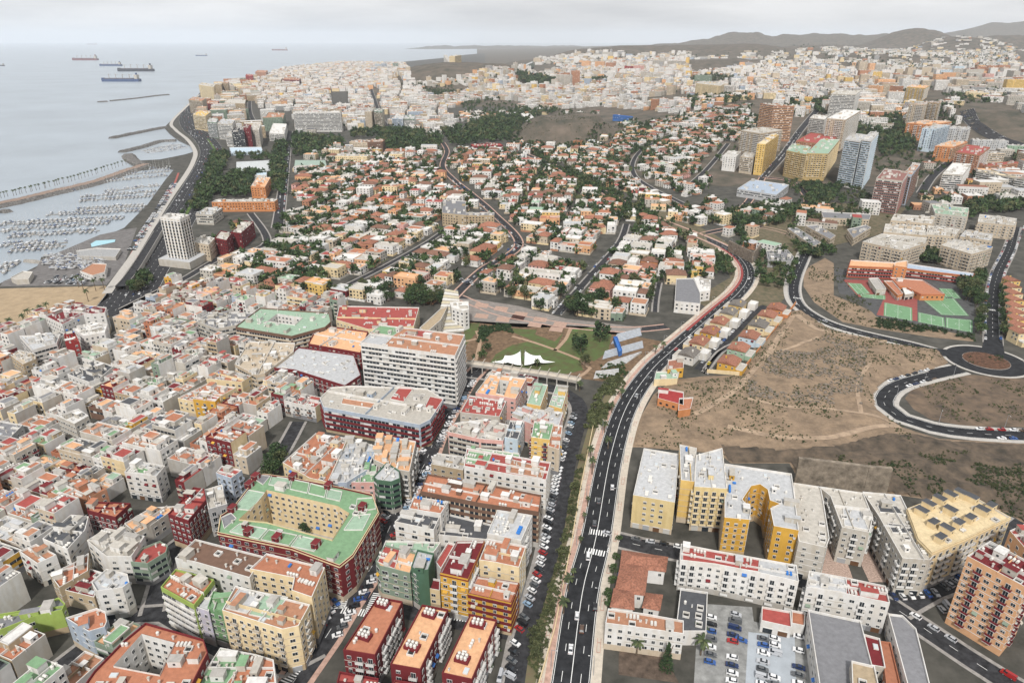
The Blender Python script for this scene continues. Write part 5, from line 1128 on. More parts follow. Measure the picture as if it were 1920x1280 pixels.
T(2, (740, 855), (910, 850), (740, 825), 30, 'darkred', 'redroof', 'long dark red school with red roofs below the park', style='w', cat='school', name='school_building')
T2(2, (570, 1270), (705, 1285), (700, 1200), (700, 1215), 'sandstone', 'midgrey', 'sandstone building with grey roof and red roofed wing', cat='building', name='institute_building'); T(2, (700, 1278), (860, 1278), (700, 1215), 14, 'sandstone', 'midgrey', 'long sandstone wing with rows of windows by the diagonal street', cat='building', name='institute_building')
T(2, (50, 850), (150, 855), (50, 800), 30, 'beige', 'clay', 'beige palace hotel with brown roofs in the old park', cat='hotel', name='hotel'); T(2, (150, 855), (235, 855), (150, 800), 30, 'brown', 'clay', 'dark wing of the palace hotel with red tower', cat='hotel', name='hotel')
T(2, (-30, 925), (148, 928), (-30, 880), 20, 'cream', 'offwhite', 'long cream college building with rows of windows', cat='building', name='college_building'); T(2, (272, 915), (345, 915), (272, 870), 25, 'cream', 'offwhite', 'square cream building right of the green sports ground', cat='building', name='college_building')
T(2, (1010, 665), (1105, 662), (1010, 640), 25, 'white', 'white', 'low white villa complex on the wooded slope', cat='villa', name='villa'); T(2, (1150, 835), (1200, 835), (1150, 805), 15, 'white', 'white', 'white villa under the brown hill', cat='villa', name='villa')
# right hand towers
T2(3, (808, 680), (945, 690), (975, 640), (948, 548), 'offwhite', 'offwhite', 'tall white tower with yellow edge standing highest in the middle distance', style='bandw')
T2(3, (865, 1038), (948, 1058), (990, 1000), (985, 802), 'white', 'lgrey', 'left slab of the blue and white twin tower', style='bandw', band='paleblue'); T2(3, (957, 1062), (1005, 1072), (1050, 1000), (1065, 797), 'white', 'lgrey', 'right slab of the blue and white twin tower with blank white end', style='bandw', band='paleblue')
T2(3, (1050, 1188), (1195, 1207), (1235, 1140), (1215, 1022), 'offwhite', 'rust', 'red and white striped tower below the twin tower', style='bandw', band='rust'); T2(3, (1205, 1150), (1250, 1155), (1300, 1080), (1275, 985), 'bluegrey', 'clay', 'grey blue tower directly behind the striped tower', style='b', bal='brown')
T2(3, (412, 762), (487, 792), (597, 798), (491, 602), 'clay', 'offwhite', 'broad brown and cream tower above the villa hill', style='bandw', band='peach')
T2(3, (695, 780), (778, 798), (800, 760), (785, 685), 'offwhite', 'white', 'off white block left before the tallest white tower', style='bandw'); T2(3, (780, 850), (880, 868), (975, 760), (888, 700), 'beige', 'white', 'stepped beige block before the tallest white tower', style='b', bal='white')
T2(3, (562, 990), (670, 1022), (700, 960), (678, 880), 'ochre', 'palegreen', 'left round cornered ochre block at the junction', style='b', bal='cream'); T2(3, (672, 1018), (790, 1022), (862, 900), (800, 880), 'ochre', 'palegreen', 'right round cornered ochre block at the junction', style='b', bal='cream'); T2(3, (620, 900), (790, 930), (865, 850), (800, 830), 'clay', 'redroof', 'brick red block behind the two ochre blocks', style='w')
T2(3, (395, 985), (440, 990), (520, 900), (448, 825), 'yellow', 'cream', 'pale yellow slab beside the grey tower cluster', style='w'); T2(3, (217, 960), (290, 968), (318, 930), (297, 888), 'white', 'white', 'white block with dark window grid left of the yellow slab', style='w', gap=4)
T2(3, (314, 972), (384, 984), (405, 955), (388, 895), 'beige', 'offwhite', 'beige glazed block between white block and yellow slab', style='band', band='beige'); T2(3, (312, 852), (420, 885), (545, 850), (425, 765), 'beige', 'offwhite', 'wide beige apartment cluster left of the ochre blocks', style='b')
T2(3, (1240, 780), (1380, 800), (1500, 740), (1385, 715), 'orange', 'peach', 'orange stepped block left of the white blue towers', style='b'); T2(3, (1318, 850), (1390, 858), (1475, 820), (1398, 735), 'paleblue', 'lgrey', 'white and blue tower left of its twin', style='b', bal='bluegrey'); T2(3, (1478, 808), (1585, 818), (1602, 790), (1590, 735), 'lgrey', 'lgrey', 'white and grey tower right of the white blue tower', style='b')
T2(3, (1400, 905), (1500, 916), (1585, 870), (1508, 838), 'orange', 'peach', 'orange brick block at the curve of the upper road', style='b', bal='beige'); T2(3, (1510, 960), (1640, 985), (1705, 920), (1645, 885), 'clay', 'redroof', 'red brown stepped block above the white block', style='b')
T2(3, (1437, 1078), (1550, 1086), (1600, 1010), (1570, 990), 'offwhite', 'white', 'white terraced block beside the curved dark road', style='bandw'); T(3, (1634, 1030), (1845, 1075), (1634, 962), 13, 'offwhite', 'cream', 'long cream slab with brown balcony bands at the right', style='bandw'); T(3, (1845, 1080), (1960, 1100), (1845, 1000), 13, 'offwhite', 'clay', 'cream slab cut off by the right edge', style='bandw')
T(3, (1700, 985), (1900, 960), (1700, 940), 16, 'clay', 'redroof', 'long brick red block behind the cream slab', style='w'); T(3, (1680, 920), (1800, 915), (1680, 870), 16, 'beige', 'offwhite', 'beige office block behind the brick red block', style='band')
T2(3, (1245, 720), (1325, 725), (1350, 700), (1345, 598), 'beige', 'clay', 'dark beige tower left of the twin pair near the motorway', style='b'); T2(3, (1352, 690), (1415, 695), (1432, 670), (1425, 592), 'sandstone', 'clay', 'sandstone tower right of the twin pair near the motorway', style='b')
T2(3, (1245, 560), (1345, 572), (1372, 550), (1350, 502), 'yellow', 'peach', 'yellow tower group above the sports field', style='b'); T(3, (1035, 540), (1100, 545), (1035, 482), 16, 'peach', 'offwhite', 'peach tower left of the white hall', style='w'); T(3, (1155, 542), (1212, 546), (1155, 485), 16, 'clay', 'offwhite', 'brown tower right of the white hall', style='w')
T(3, (1105, 480), (1268, 485), (1105, 448), 40, 'white', 'white', 'long white sports hall in the distance', style='none', cat='hall', name='hall', clut=0); T(3, (1060, 470), (1110, 472), (1060, 405), 16, 'yellow', 'peach', 'yellow tower behind the white sports hall', style='w')
T2(3, (66, 552), (205, 560), (228, 540), (208, 482), 'cream', 'offwhite', 'broad cream tower pair at the wooded edge', style='w'); T(3, (228, 545), (282, 545), (228, 485), 14, 'white', 'white', 'white striped tower right of the cream pair', style='bandw'); T(3, (62, 480), (152, 478), (62, 428), 14, 'greygreen', 'dgrey', 'dark grey green tower behind the cream pair', style='w')
T(3, (1040, 430), (1072, 430), (1040, 358), 14, 'peach', 'clay', 'slim peach tower in the far right quarter', style='w'); T(3, (1075, 425), (1130, 425), (1075, 365), 14, 'offwhite', 'lgrey', 'pale slim tower beside the slim peach tower', style='w')
for i_, (x_, x2, y_, t_, wl) in enumerate(((1605, 1640, 430, 385, 'darkred'), (1645, 1700, 432, 378, 'clay'), (1705, 1760, 430, 372, 'clay'), (1765, 1830, 425, 370, 'clay'), (1790, 1890, 400, 352, 'cream'), (1810, 1920, 520, 450, 'yellow'), (1690, 1740, 470, 418, 'pink'), (1340, 1410, 420, 385, 'offwhite'), (1445, 1510, 438, 395, 'paleblue'), (1515, 1610, 430, 390, 'offwhite'), (1820, 1930, 590, 540, 'offwhite'), (880, 950, 420, 390, 'paleblue'), (985, 1030, 420, 350, 'beige'))):
    T(3, (x_, y_), (x2, y_), (x_, t_), 16, wl, 'clay', ('dark red tower leftmost on the far right ridge', 'brick tower second from left on the far right ridge', 'brick tower third from left on the far right ridge', 'wide brick tower rightmost of four on the far ridge', 'cream blocks behind the brick towers on the ridge', 'ochre towers at the right edge above the motorway tunnel', 'pink tower left of the ochre towers', 'off white blocks right of the white dome', 'pale blue blocks on the far right slope', 'off white blocks before the dark red ridge tower', 'white row at the right edge beside the tunnel hill', 'pale blue block in the far dense quarter', 'beige tower in the far dense quarter')[i_], style='w')
T(3, (1620, 840), (1820, 850), (1620, 790), 14, 'lgrey', 'lgrey', 'long grey white block at the foot of the tunnel hill', style='w'); T(3, (1815, 870), (1925, 880), (1815, 820), 14, 'palegreen', 'lgrey', 'pale green block at the right edge under the tunnel hill', style='w')
T2(3, (302, 1105), (520, 1142), (592, 1082), (520, 1100), 'lgrey', 'bluegrey', 'low grey office with violet roof at the junction', style='band', cat='office building', name='office_building')
# pale slabs, school, rows beyond the wasteland
S6 = dict(style='b', gap=3.1, bal='beige', near=True)
B(6, [(1120, 35), (1375, 60), (1360, 90), (1235, 130), (1012, 80)], ((1012, 82), (1008, 178)), 'beige', 'offwhite', 'long beige slab with balcony front nearest the orange school', **S6, cat='apartment block')
B(6, [(1530, 65), (1745, 110), (1700, 130), (1625, 150), (1455, 100)], ((1460, 105), (1440, 205)), 'beige', 'offwhite', 'beige slab with grey striped roof above the grey school roof', **S6, cat='apartment block')
B(6, [(1140, -20), (1360, -5), (1375, 45), (1130, 25)], 15, 'beige', 'offwhite', 'beige slab with stepped roof behind the long beige slab', **S6); B(6, [(1380, -10), (1560, 10), (1530, 50), (1370, 40)], 15, 'beige', 'offwhite', 'beige slab in the middle of the pale estate', **S6)
B(6, [(1590, 15), (1745, 40), (1735, 75), (1560, 50)], 15, 'beige', 'lgrey', 'beige slab behind the striped roof slab', **S6); B(6, [(1670, -75), (1880, -50), (1870, -10), (1660, -30)], 15, 'beige', 'offwhite', 'beige slab topmost right in the pale estate', **S6); B(6, [(1190, -75), (1420, -60), (1400, -20), (1170, -40)], 15, 'beige', 'offwhite', 'beige slab topmost left in the pale estate', **S6); B(6, [(1400, -130), (1610, -110), (1600, -60), (1420, -80)], 18, 'offwhite', 'palegreen', 'pale slab with green roof edge at the top of the estate', **S6)
for i_, (q_, t_) in enumerate((([(590, 5), (640, 0), (780, 85), (735, 105)], 'left of two long cream terraces with black roof strips'), ([(690, -10), (760, -15), (860, 45), (830, 65)], 'right of two long cream terraces with black roof strips'), ([(925, 10), (1030, -15), (1060, 0), (960, 60)], 'short cream terrace with dark roof left of the pale estate'), ([(780, -90), (1060, -75), (1050, -45), (790, -55)], 'cream terrace with dark roof in front of the striped tower'))):
    B(6, q_, 8, 'beige', 'midgrey', t_, gap=3, huts=3, cat='terrace', near=False)
B(6, [(945, 182), (1225, 200), (1215, 228), (935, 215)], ((935, 212), (900, 275)), 'orange', 'peach', 'long orange school wing with peach roof and red bands', style='bandw', band='redroof', trim='redroof', huts=0, walls=False, clut=0, cat='school', name='school_building')
B(6, [(1265, 202), (1640, 258), (1635, 275), (1260, 230)], ((1262, 228), (1262, 270)), 'orange', 'bluegrey', 'long orange school wing with grey roof right of the peach roofed wing', style='bandw', band='redroof', trim='redroof', huts=0, walls=False, clut=0, cat='school', name='school_building')
B(6, [(1195, 195), (1265, 185), (1262, 225), (1190, 215)], 13, 'orange', 'peach', 'orange stair tower joining both long school wings', style='none', huts=0, walls=False, clut=0, cat='school', name='school_building')
B(6, [(1165, 280), (1350, 295), (1475, 375), (1340, 375), (1260, 335), (1215, 330)], 5, 'orange', 'terracotta', 'low orange school pavilion with red edged terracotta roof', trim='redroof', style='w', near=False, huts=1, walls=False, clut=.2, cat='school', name='school_building')
B(6, [(1045, 285), (1100, 283), (1145, 345), (1090, 350)], 4.5, 'offwhite', 'concrete', 'white canopied school shed beside the small green court', style='none', huts=0, walls=False, clut=0); B(6, [(1130, 300), (1180, 300), (1240, 370), (1210, 380)], 4.5, 'orange', 'terracotta', 'narrow orange school shed between the courts', style='none', huts=0, walls=False, clut=0); B(6, [(1235, 340), (1280, 340), (1302, 370), (1250, 378)], 4.2, 'offwhite', 'white', 'small white roofed shed beside the red court surround', style='none', huts=0, walls=False, clut=0)
B(0, [(1268, 523), (1300, 522), (1313, 550), (1313, 570), (1265, 565)], 9, 'white', 'midgrey', 'white L shaped school with dark grey roof left of the curved avenue', style='w', near=False, huts=0, cat='school', name='school_building', walls=False); B(0, [(1300, 520), (1333, 525), (1332, 545), (1312, 548)], 8, 'white', 'white', 'white wing with cluttered roof right of the dark grey roof', near=False)
B(6, [(470, 130), (590, 125), (625, 165), (610, 190), (480, 180)], 7, 'grey', 'midgrey', 'grey concrete villa with sloping slate roofs above the orange houses', near=False)
# ------------------------------------------------------------------ tiled L shaped school beside the avenue
def P8(*q, z=0): return up(*cx(8, q), z)
def gable_wing(root, mb, rb, c4, h, rise):
    o = root.location; p = ccw([(a-o.x, b-o.y) for a, b in c4]); mb.prism(p, 0, h, W('white')); hip_roof(rb, p, h, rise, RF('tile'), over=.6)
c0 = P8(1640, 700, z=7); root = empty('school_building', (c0[0], c0[1], 0)); wb = MB(); rb = MB()
for q, h in (([(1585, 535), (1830, 572), (1818, 648), (1575, 620)], 7), ([(1580, 600), (1722, 620), (1700, 780), (1545, 760)], 7.02), ([(1540, 750), (1640, 765), (1640, 860), (1520, 845)], 7.04), ([(1720, 775), (1800, 785), (1785, 865), (1700, 850)], 6)):
    p = [up(*cx(8, t), h) for t in q]; gable_wing(root, wb, rb, p, h, 2.4); mask_poly(p, grow=4); dress(root, ccw(p), h, c0, 0, 3.2, 'w', gap=3)
wb.build('wall', root); rb.build('roof', root); tag(root, 'old white school with L shaped hipped terracotta tile roof beside the avenue palms', 'school')
# ------------------------------------------------------------------ rows of small houses by the wasteland
def row_house(x, y, a, wall, roof, label, lx=9.5, ly=8.5, H=6.2, yard=1, name='row_house'):
    root = empty(name, (x, y, 0)); wb = MB(); rb = MB(); p = rect(0, 0, lx, ly, a); wb.prism(p, 0, H, W(wall)); hip_roof(rb, p, H, 2.0, RF(roof), .5, gable=True)
    ox, oy = -yard*sin(a)*(ly/2+2.2), yard*cos(a)*(ly/2+2.2)
    q = rect(ox, oy, lx*.86, 4.2, a); wb.prism(q, 0, 3.4, W(wall), RF('offwhite')); 
    for i in range(4): rail_edge(wb, inset(q, .1)[i], inset(q, .1)[(i+1) % 4], 3.4, 4.1, W('white'), .2)
    wb.box(-ox*.3, -oy*.3, H, .9, .9, 2.6, W(wall), rz=a); wb.build('wall', root); rb.build('roof', root)
    dress(root, ccw([(u+x, v+y) for u, v in p]), H, (x, y), 0, 3, 'w', gap=3, rng=R); mask_poly([(u+x, v+y) for u, v in rect(0, 0, lx+3, ly+8, a)]); return tag(root, label, 'house', 'row houses beside the wasteland')
rs = (('cream', 'tile'), ('yellow', 'tile'), ('gold', 'tiledark'), ('white', 'tile'), ('beige', 'midgrey'), ('bluegrey', 'tile'))
L1 = [((265, 740), 'gold', 'tile'), ((318, 665), 'palegreen', 'tile'), ((378, 597), 'paleblue', 'tile'), ((430, 535), 'cream', 'tilegrey'), ((480, 480), 'cream', 'tile'), ((530, 440), 'orange', 'tile')]
PAL['tilegrey'] = (.20, .18, .16)
nth = ('nearest', 'second nearest', 'third nearest', 'fourth nearest', 'fifth nearest', 'farthest')
A_, B_ = gp(*cx(6, (265, 790))), gp(*cx(6, (530, 480))); ra = atan2(B_[1]-A_[1], B_[0]-A_[0])
for i, (q, wl, rf) in enumerate(L1):
    g = up(*cx(6, q), 7); row_house(g[0], g[1], ra+pi, wl, rf, '%s %s house with %s in the right row house line' % (nth[i], wl if wl[:4] != 'pale' else wl.replace('pale', 'pale '), 'grey tiled roof' if rf == 'tilegrey' else 'orange tiled roof'), 13, 12, yard=1)
L2 = [((38, 695), 'white', 'tilegrey'), ((95, 630), 'cream', 'tile'), ((155, 572), 'gold', 'tile'), ((210, 518), 'cream', 'tile'), ((262, 465), 'cream', 'tilegrey'), ((310, 420), 'yellow', 'tilegrey')]
for i, (q, wl, rf) in enumerate(L2):
    g = up(*cx(6, q), 7); row_house(g[0], g[1], ra+pi, wl, rf, '%s %s house with %s in the left row beside the avenue' % (nth[i], wl, 'grey tiled roof' if rf == 'tilegrey' else 'orange tiled roof'), 13, 10.5, yard=-1)
    g2 = up(*cx(6, (q[0]+85, q[1]+15)), 3); root = building(rect(g2[0], g2[1], 9, 6, ra), 4.5, 'white', 'white', '%s low white flat annex behind the left row houses' % nth[i], cat='annex', name='annex', near=False, huts=0, walls=False, clut=0)
road('street', 6, [(90, 800), (190, 690), (300, 580), (400, 475), (470, 440)], 7, ASPH2, .03)
car_row(6, [(110, 790), (200, 695), (310, 585), (405, 480)], -3, 6, .8, where='along the small row house street')
mb = MB(); 
for a, b in (((135, 815), (318, 830)), ((318, 830), (470, 640)), ((470, 640), (635, 430))): p, q = gp(*cx(6, a)), gp(*cx(6, b)); rail_edge(mb, p, q, 0, 2.6, W('orange' if a[0] > 200 else 'cream'), .4)
tag(mb.build('garden_wall'), 'long orange and cream garden wall between the row houses and the waste ground', 'wall')
car(*gp(*cx(6, (148, 765))), ra, 'yellow', 'hatch', 'yellow car at the near end of the row house street')
B(6, [(60, 955), (45, 1020), (-25, 1030), (-20, 960)], 5, 'orange', 'terracotta', 'bright orange red hut at the edge of the waste ground', near=False, huts=0)
B(5, [(1790, 900), (1925, 925), (1925, 1000), (1780, 960)], 5, 'orange', 'red', 'vivid orange red building beside the avenue at the waste ground', near=False, huts=1)
B(5, [(1838, 745), (1925, 735), (1925, 790), (1835, 800)], 6, 'gold', 'tile', 'gold yellow house nearest the avenue at the start of the row', near=False)
B(5, [(1770, 810), (1900, 815), (1890, 850), (1760, 855)], 4, 'cream', 'palegreen', 'low cream building before the orange red building', near=False)
# right edge terrace
for i in range(9):
    g = up(*cx(6, (1850+i*6, 290+i*36)), 9); row_house(g[0], g[1], ra-.9, 'cream' if i % 3 else 'yellow', 'tile', '%s cream house with orange roof in the terrace at the right edge' % ('topmost', 'second from top', 'third from top', 'fourth from top', 'middle', 'fourth from bottom', 'third from bottom', 'second from bottom', 'lowest')[i], 9, 10, 9, yard=-1)
# ------------------------------------------------------------------ park: canopy, grandstands, viaduct, walls
CANV = mat('canopy_fabric', (.80, .80, .78), .7, .03, .5)
tc0 = gp(*cx(5, (1020, 765))); root = empty('tensile_canopy', (tc0[0], tc0[1], 0)); 
def sail(pts, peak, seg=10):
    mb = MB(); n = len(pts)
    for i in range(n):
        a, b = pts[i], pts[(i+1) % n]; pr = None
        for k in range(seg+1):
            t = k/seg; ro = []
            for e in range(7):
                s_ = e/6; ex = a[0]+(b[0]-a[0])*s_; ey = a[1]+(b[1]-a[1])*s_; ez = a[2]+(b[2]-a[2])*s_-1.2*sin(pi*s_)
                pull = .16*sin(pi*s_); ex += (peak[0]-ex)*pull; ey += (peak[1]-ey)*pull
                ro.append((ex+(peak[0]-ex)*t, ey+(peak[1]-ey)*t, ez+(peak[2]-ez)*t**2.2))
            if pr:
                for e in range(6): mb.face([pr[e], pr[e+1], ro[e+1], ro[e]], CANV)
            pr = ro
    return mb
pk = gp(*cx(5, (1022, 770))); pk = (pk[0]-tc0[0], pk[1]-tc0[1])
sail([(-21, -2, 2.5), (-10, -6, 4), (-1, -7, 2.5), (-1, 7, 5), (-12, 5, 4)], (-1.6, 1, 9)).build('canopy', root, smooth=True); sail([(1, -7, 2.5), (10, -5, 4), (22, -2, 2.5), (12, 5, 4), (1, 7, 5)], (1.6, 1, 9)).build('canopy', root, smooth=True)
m_ = MB(); m_.cyl(-1.6, 1, 0, .3, .25, 9.6, RAIL); m_.cyl(1.6, 1, 0, .3, .25, 9.6, RAIL); m_.build('mast', root)
tag(root, 'white twin peaked fabric canopy on the lawn of the park', 'canopy')
def stand(name, c, quad, h, m1, label, n=12, m2=None):
    q = [gp(*cx(c, t)) for t in quad]; root = empty(name, (q[0][0], q[0][1], 0)); o = q[0]; mb = MB()   # quad: low-left, low-right, high-right, high-left
    for k in range(n):
        t0, t1 = k/n, (k+1)/n; f = lambda t, a, b: (q[a][0]+(q[b][0]-q[a][0])*t-o[0], q[a][1]+(q[b][1]-q[a][1])*t-o[1])
        mb.prism(ccw([f(t0, 0, 3), f(t0, 1, 2), f(t1, 1, 2), f(t1, 0, 3)]), 0, h*(k+1)/n, W('offwhite'), m1 if k % 2 == 0 or not m2 else m2)
    mb.build('seating_step', root); mask_poly(q, grow=2); return tag(root, label, 'grandstand')
SB = mat('seat_blue', (.30, .38, .50), .7, .2, .6); SG = mat('seat_grey', (.45, .46, .48), .7, .2, .6)
stand('grandstand', 5, [(1515, 655), (1690, 605), (1678, 578), (1550, 612)], 2.2, SB, 'upper blue seated stand right of the park', m2=SG)
stand('grandstand', 5, [(1468, 740), (1700, 675), (1692, 650), (1482, 708)], 2.2, SB, 'middle blue grey seated stand right of the park', m2=SG)
stand('grandstand', 5, [(1458, 792), (1600, 765), (1690, 705), (1500, 765)], 1.6, SG, 'lower pale stand strip right of the park', 6); stand('grandstand', 5, [(1418, 850), (1560, 830), (1560, 805), (1430, 820)], 2, SG, 'lowest small pale stand strip above the viaduct end', 5)
B(5, [(1530, 615), (1552, 612), (1580, 690), (1562, 700)], 3, 'blue', 'blue', 'blue stair ramp crossing the blue stands', near=False, huts=0, clut=0, cat='ramp', name='stair_ramp')
stand('grandstand', 5, [(520, 600), (690, 585), (660, 470), (590, 455)], 17, mat('stand_white', (.66, .65, .62), .7, .1, .6), 'steep white stepped grandstand behind the white twelve storey slab', 14, mat('stand_straw', (.55, .49, .34), .8, .1, .6))
B(5, [(440, 565), (560, 455), (600, 440), (560, 520), (480, 590)], 12, 'offwhite', 'sandstone', 'sloping concrete wing with straw coloured roof left of the white grandstand', near=False, huts=0)
B(5, [(610, 420), (715, 415), (718, 460), (690, 470), (620, 450)], 15, 'white', 'white', 'white stadium building with bare walls behind the grandstand', near=False, huts=3, cat='stadium building')
va = px_line(5, [(700, 800), (860, 820), (1010, 845), (1180, 870), (1340, 900)], 2.0); root = empty('viaduct', (va[0][0], va[0][1], 0)); o = va[0]; vl = [(a-o[0], b-o[1]) for a, b in va]
mb = MB(); L_, R_ = offset_line(vl, -3), offset_line(vl, 3)
for i in range(len(vl)-1):
    for z, m in ((5.2, PAVEC),): mb.face([(*L_[i], z), (*L_[i+1], z), (*R_[i+1], z), (*R_[i], z)], m)
    for s_ in (L_, R_): mb.face([(*s_[i], 4.4), (*s_[i+1], 4.4), (*s_[i+1], 6.2), (*s_[i], 6.2)], W('concrete'))
mb.build('deck', root)
for i in range(0, len(vl), 3):
    for s_ in (L_, R_): inst('column', (globals().setdefault('COLM', (lambda m: (m.box(0, 0, 0, .7, .7, 4.4, W('concrete')), m.mesh('column'))[1])(MB()))), root, (s_[i][0], s_[i][1], 0), 0)
    inst('pergola_beam', (globals().setdefault('BEAMM', (lambda m: (m.box(0, 0, 0, .4, 7, .4, W('offwhite')), m.mesh('beam'))[1])(MB()))), root, (vl[i][0], vl[i][1], 7.8), atan2(vl[min(i+1, len(vl)-1)][1]-vl[max(i-1, 0)][1], vl[min(i+1, len(vl)-1)][0]-vl[max(i-1, 0)][0]))
tag(root, 'raised walkway on rows of columns along the lower edge of the park', 'viaduct')
# retaining walls
def wall_line(c, pts, h, m, label, t=.5, z=0):
    line = [gp(*cx(c, p)) for p in pts]; mb = MB()
    for a, b in zip(line, line[1:]): rail_edge(mb, a, b, z, z+h, m, t)
    tag(mb.build('retaining_wall'), label, 'wall')
STN = mat('stone_wall', (.22, .18, .14), .95, .3, .5, bump=.8)
wall_line(6, [(255, 130), (390, 200), (432, 150)], 11, STN, 'tall stone retaining wall inside the bend of the avenue', 1.2)
wall_line(9, [(625, 155), (870, 185), (1010, 205), (1140, 215)], 15, mat('cut_slope', (.24, .20, .155), .95, .3, .3, bump=.8), 'long grey earth retaining wall behind the white stepped blocks', 2)
wall_line(8, [(1110, 1290), (1200, 980), (1290, 520), (1345, 190), (1420, -180)], 1.3, W('cream'), 'cream parapet along the left side of the avenue', .3); wall_line(8, [(1170, 1290), (1105, 1290)], .2, W('cream'), 'low kerb stone at the lower edge of the avenue', .3)
# ------------------------------------------------------------------ trees and palms near
for i, (x, y, h) in enumerate([(1410, 105, 9), (1275, 760, 7), (1250, 885, 6), (1385, 285, 5), (1365, 375, 5), (1345, 490, 3), (1305, 680, 3.5), (1400, 30, 8)]):
    g = gp(*cx(8, (x, y))); palm(g[0], g[1], h, '%s palm on the left pavement of the avenue' % ('tall second', 'large sixth', 'seventh', 'third', 'small fourth', 'very small', 'short fifth', 'tall topmost')[i], 'palms on the avenue pavement', 1.15 if h > 5 else .7)
for i, (x, y) in enumerate([(1500, 1240), (1480, 1150), (1520, 1040), (1575, 960), (1765, 710), (1810, 690), (1340, 920), (1100, 790)]):
    g = gp(*cx(5, (x, y))); palm(g[0], g[1], 6, ('palm on the avenue pavement above the tall palms', 'palm by the avenue below the curve', 'palm by the pale pavement strip', 'palm halfway up the avenue curve', 'left palm of the pair at the blue stands', 'right palm of the pair at the blue stands', 'tall palm at the end of the viaduct', 'palm right beside the white canopy')[i], 'palms around the park', 1.2)
for i, (x, y) in enumerate([(170, 530), (210, 530), (242, 510), (275, 492), (70, 585), (143, 560), (10, 605), (498, 415), (540, 355), (588, 350), (470, 350), (443, 335)]):
    g = gp(*cx(4, (x, y))); palm(g[0], g[1], 10, '%s palm at the edge of the sandy beach' % ('leftmost tall', 'second tall', 'third tall', 'fourth tall', 'low left', 'small middle', 'far left', 'lone right', 'right upper', 'rightmost upper', 'leaning upper', 'leftmost upper')[i], 'palms at the beach', 1.3)
for i, (x, y, r, k) in enumerate([(1455, 640, 9, 'dark'), (1345, 700, 8.5, 'dark'), (820, 700, 4, 'dark'), (790, 740, 4, 'mid'), (1370, 780, 5, 'olive')]):
    g = gp(*cx(5, (x, y))); tree(g[0], g[1], r, ('large round dark tree in the upper park', 'large dark tree left below the other round tree', 'small dark tree on the planted slope', 'small green tree at the foot of the planted slope', 'greyish tree by the ring path')[i], k, 'trees in the park')
for i, (x, y, r, k) in enumerate([(1590, 320, 4.2, 'olive'), (1715, 425, 3.4, 'dark')]):
    g = up(*cx(7, (x, y)), 2); tree(g[0], g[1], r, ('olive tree in the yellow walled courtyard', 'smaller dark tree in the yellow walled courtyard')[i], k, 'courtyard trees')
g = gp(*cx(8, (1825, 1210)))
root = empty('conifer', (g[0], g[1], 0)); inst('trunk', TRUNK, root, (0, 0, 0), 0, (5, 5, 8)); cm = MB()
r_ = random.Random(4)
for k in range(900):
    z = r_.uniform(1.5, 14); q = (14.5-z)*.22*sqrt(r_.random()); a = r_.uniform(0, 6.28); s_ = .3; x, y = q*cos(a), q*sin(a); zz = floor(z/1.3)*1.3+r_.uniform(0, .35)
    cm.face([(x-s_, y, zz), (x, y-s_, zz+.1), (x+s_, y, zz-.1), (x, y+s_, zz)], LM['dark'][k % 2])
cm.build('crown', root); tag(root, 'tall narrow conifer in the garden before the long white school', 'tree', 'garden trees')
g = gp(*cx(8, (1660, 1120))); palm(g[0], g[1], 6, 'palm in the school garden left of the conifer', 'garden trees', 1.2)
g = gp(*cx(9, (100, 1120))); palm(g[0], g[1], 7, 'bushy palm at the left edge of the car park', 'garden trees', 1.5); g = gp(*cx(9, (95, 1020))); palm(g[0], g[1], 5, 'second bushy palm beside the dark roofed hall', 'garden trees', 1.4)
for i, (x, y, r) in enumerate([(1090, 1060, 3.6), (1100, 1130, 3.8), (1085, 1010, 2.6), (1180, 840, 2.8), (1165, 900, 2.6), (1235, 560, 2.8), (1255, 490, 2.2), (1310, 190, 3), (1300, 330, 2.6), (1220, 660, 2.2), (1345, 30, 2.6), (1190, 770, 2.4), (1295, 270, 2), (820, 1190, 3.2), (870, 1105, 2.4), (310, 1060, 2.2), (275, 1140, 2.4), (1525, 720, 2.4), (1500, 800, 2.6), (1545, 590, 2.2), (1500, 850, 2.3), (1530, 660, 2.6), (1560, 480, 1.8), (370, 150, 2.6), (160, 480, 2)]):
    g = gp(*cx(8, (x, y))); tree(g[0], g[1], r, None, 'olive' if i < 13 else 'mid', 'roadside trees and bushes', .6)
# scattered scrub: verge, wasteland, hillside, planted slope
def scatter(c, poly, n, r0, r1, kind, name, zf=lambda x, y: 0, rocks=False):
    q = [cx(c, p) for p in poly]; wq = [gp(*p) for p in q]; xs = [p[0] for p in wq]; ys = [p[1] for p in wq]; out = []; tries = 0
    while len(out) < n and tries < n*30:
        tries += 1; x, y = R.uniform(min(xs), max(xs)), R.uniform(min(ys), max(ys))
        if inpoly(x, y, wq) and fbm(x*.05, y*.05, 21) > .42: out.append((x, y, zf(x, y)-.2, R.uniform(r0, r1)*R.uniform(.6, 1.3)))
    if rocks:
        mb = MB(); m = mat('rubble_stone', (.22, .185, .15), .95, .3, 1.)
        for x, y, z, r in out: mb.box(x, y, z, r, r*R.uniform(.5, 1), r*.6, m, rz=R.uniform(0, 3)) 
        o = mb.build(name); o['kind'] = 'stuff'
    else: veg_stuff(name, out, kind)
WP = [(600, 480), (700, 480), (900, 580), (1440, 690), (1480, 740), (1080, 880), (1080, 1000), (1240, 1110), (1300, 1250), (620, 1230), (350, 1160), (-80, 1250), (-240, 1230), (-100, 900), (240, 860), (440, 660)]
scatter(6, WP, 2200, .25, .8, 'olive', 'scrub', wz); scatter(6, WP, 1200, .25, .7, 'dark', 'scrub', wz)
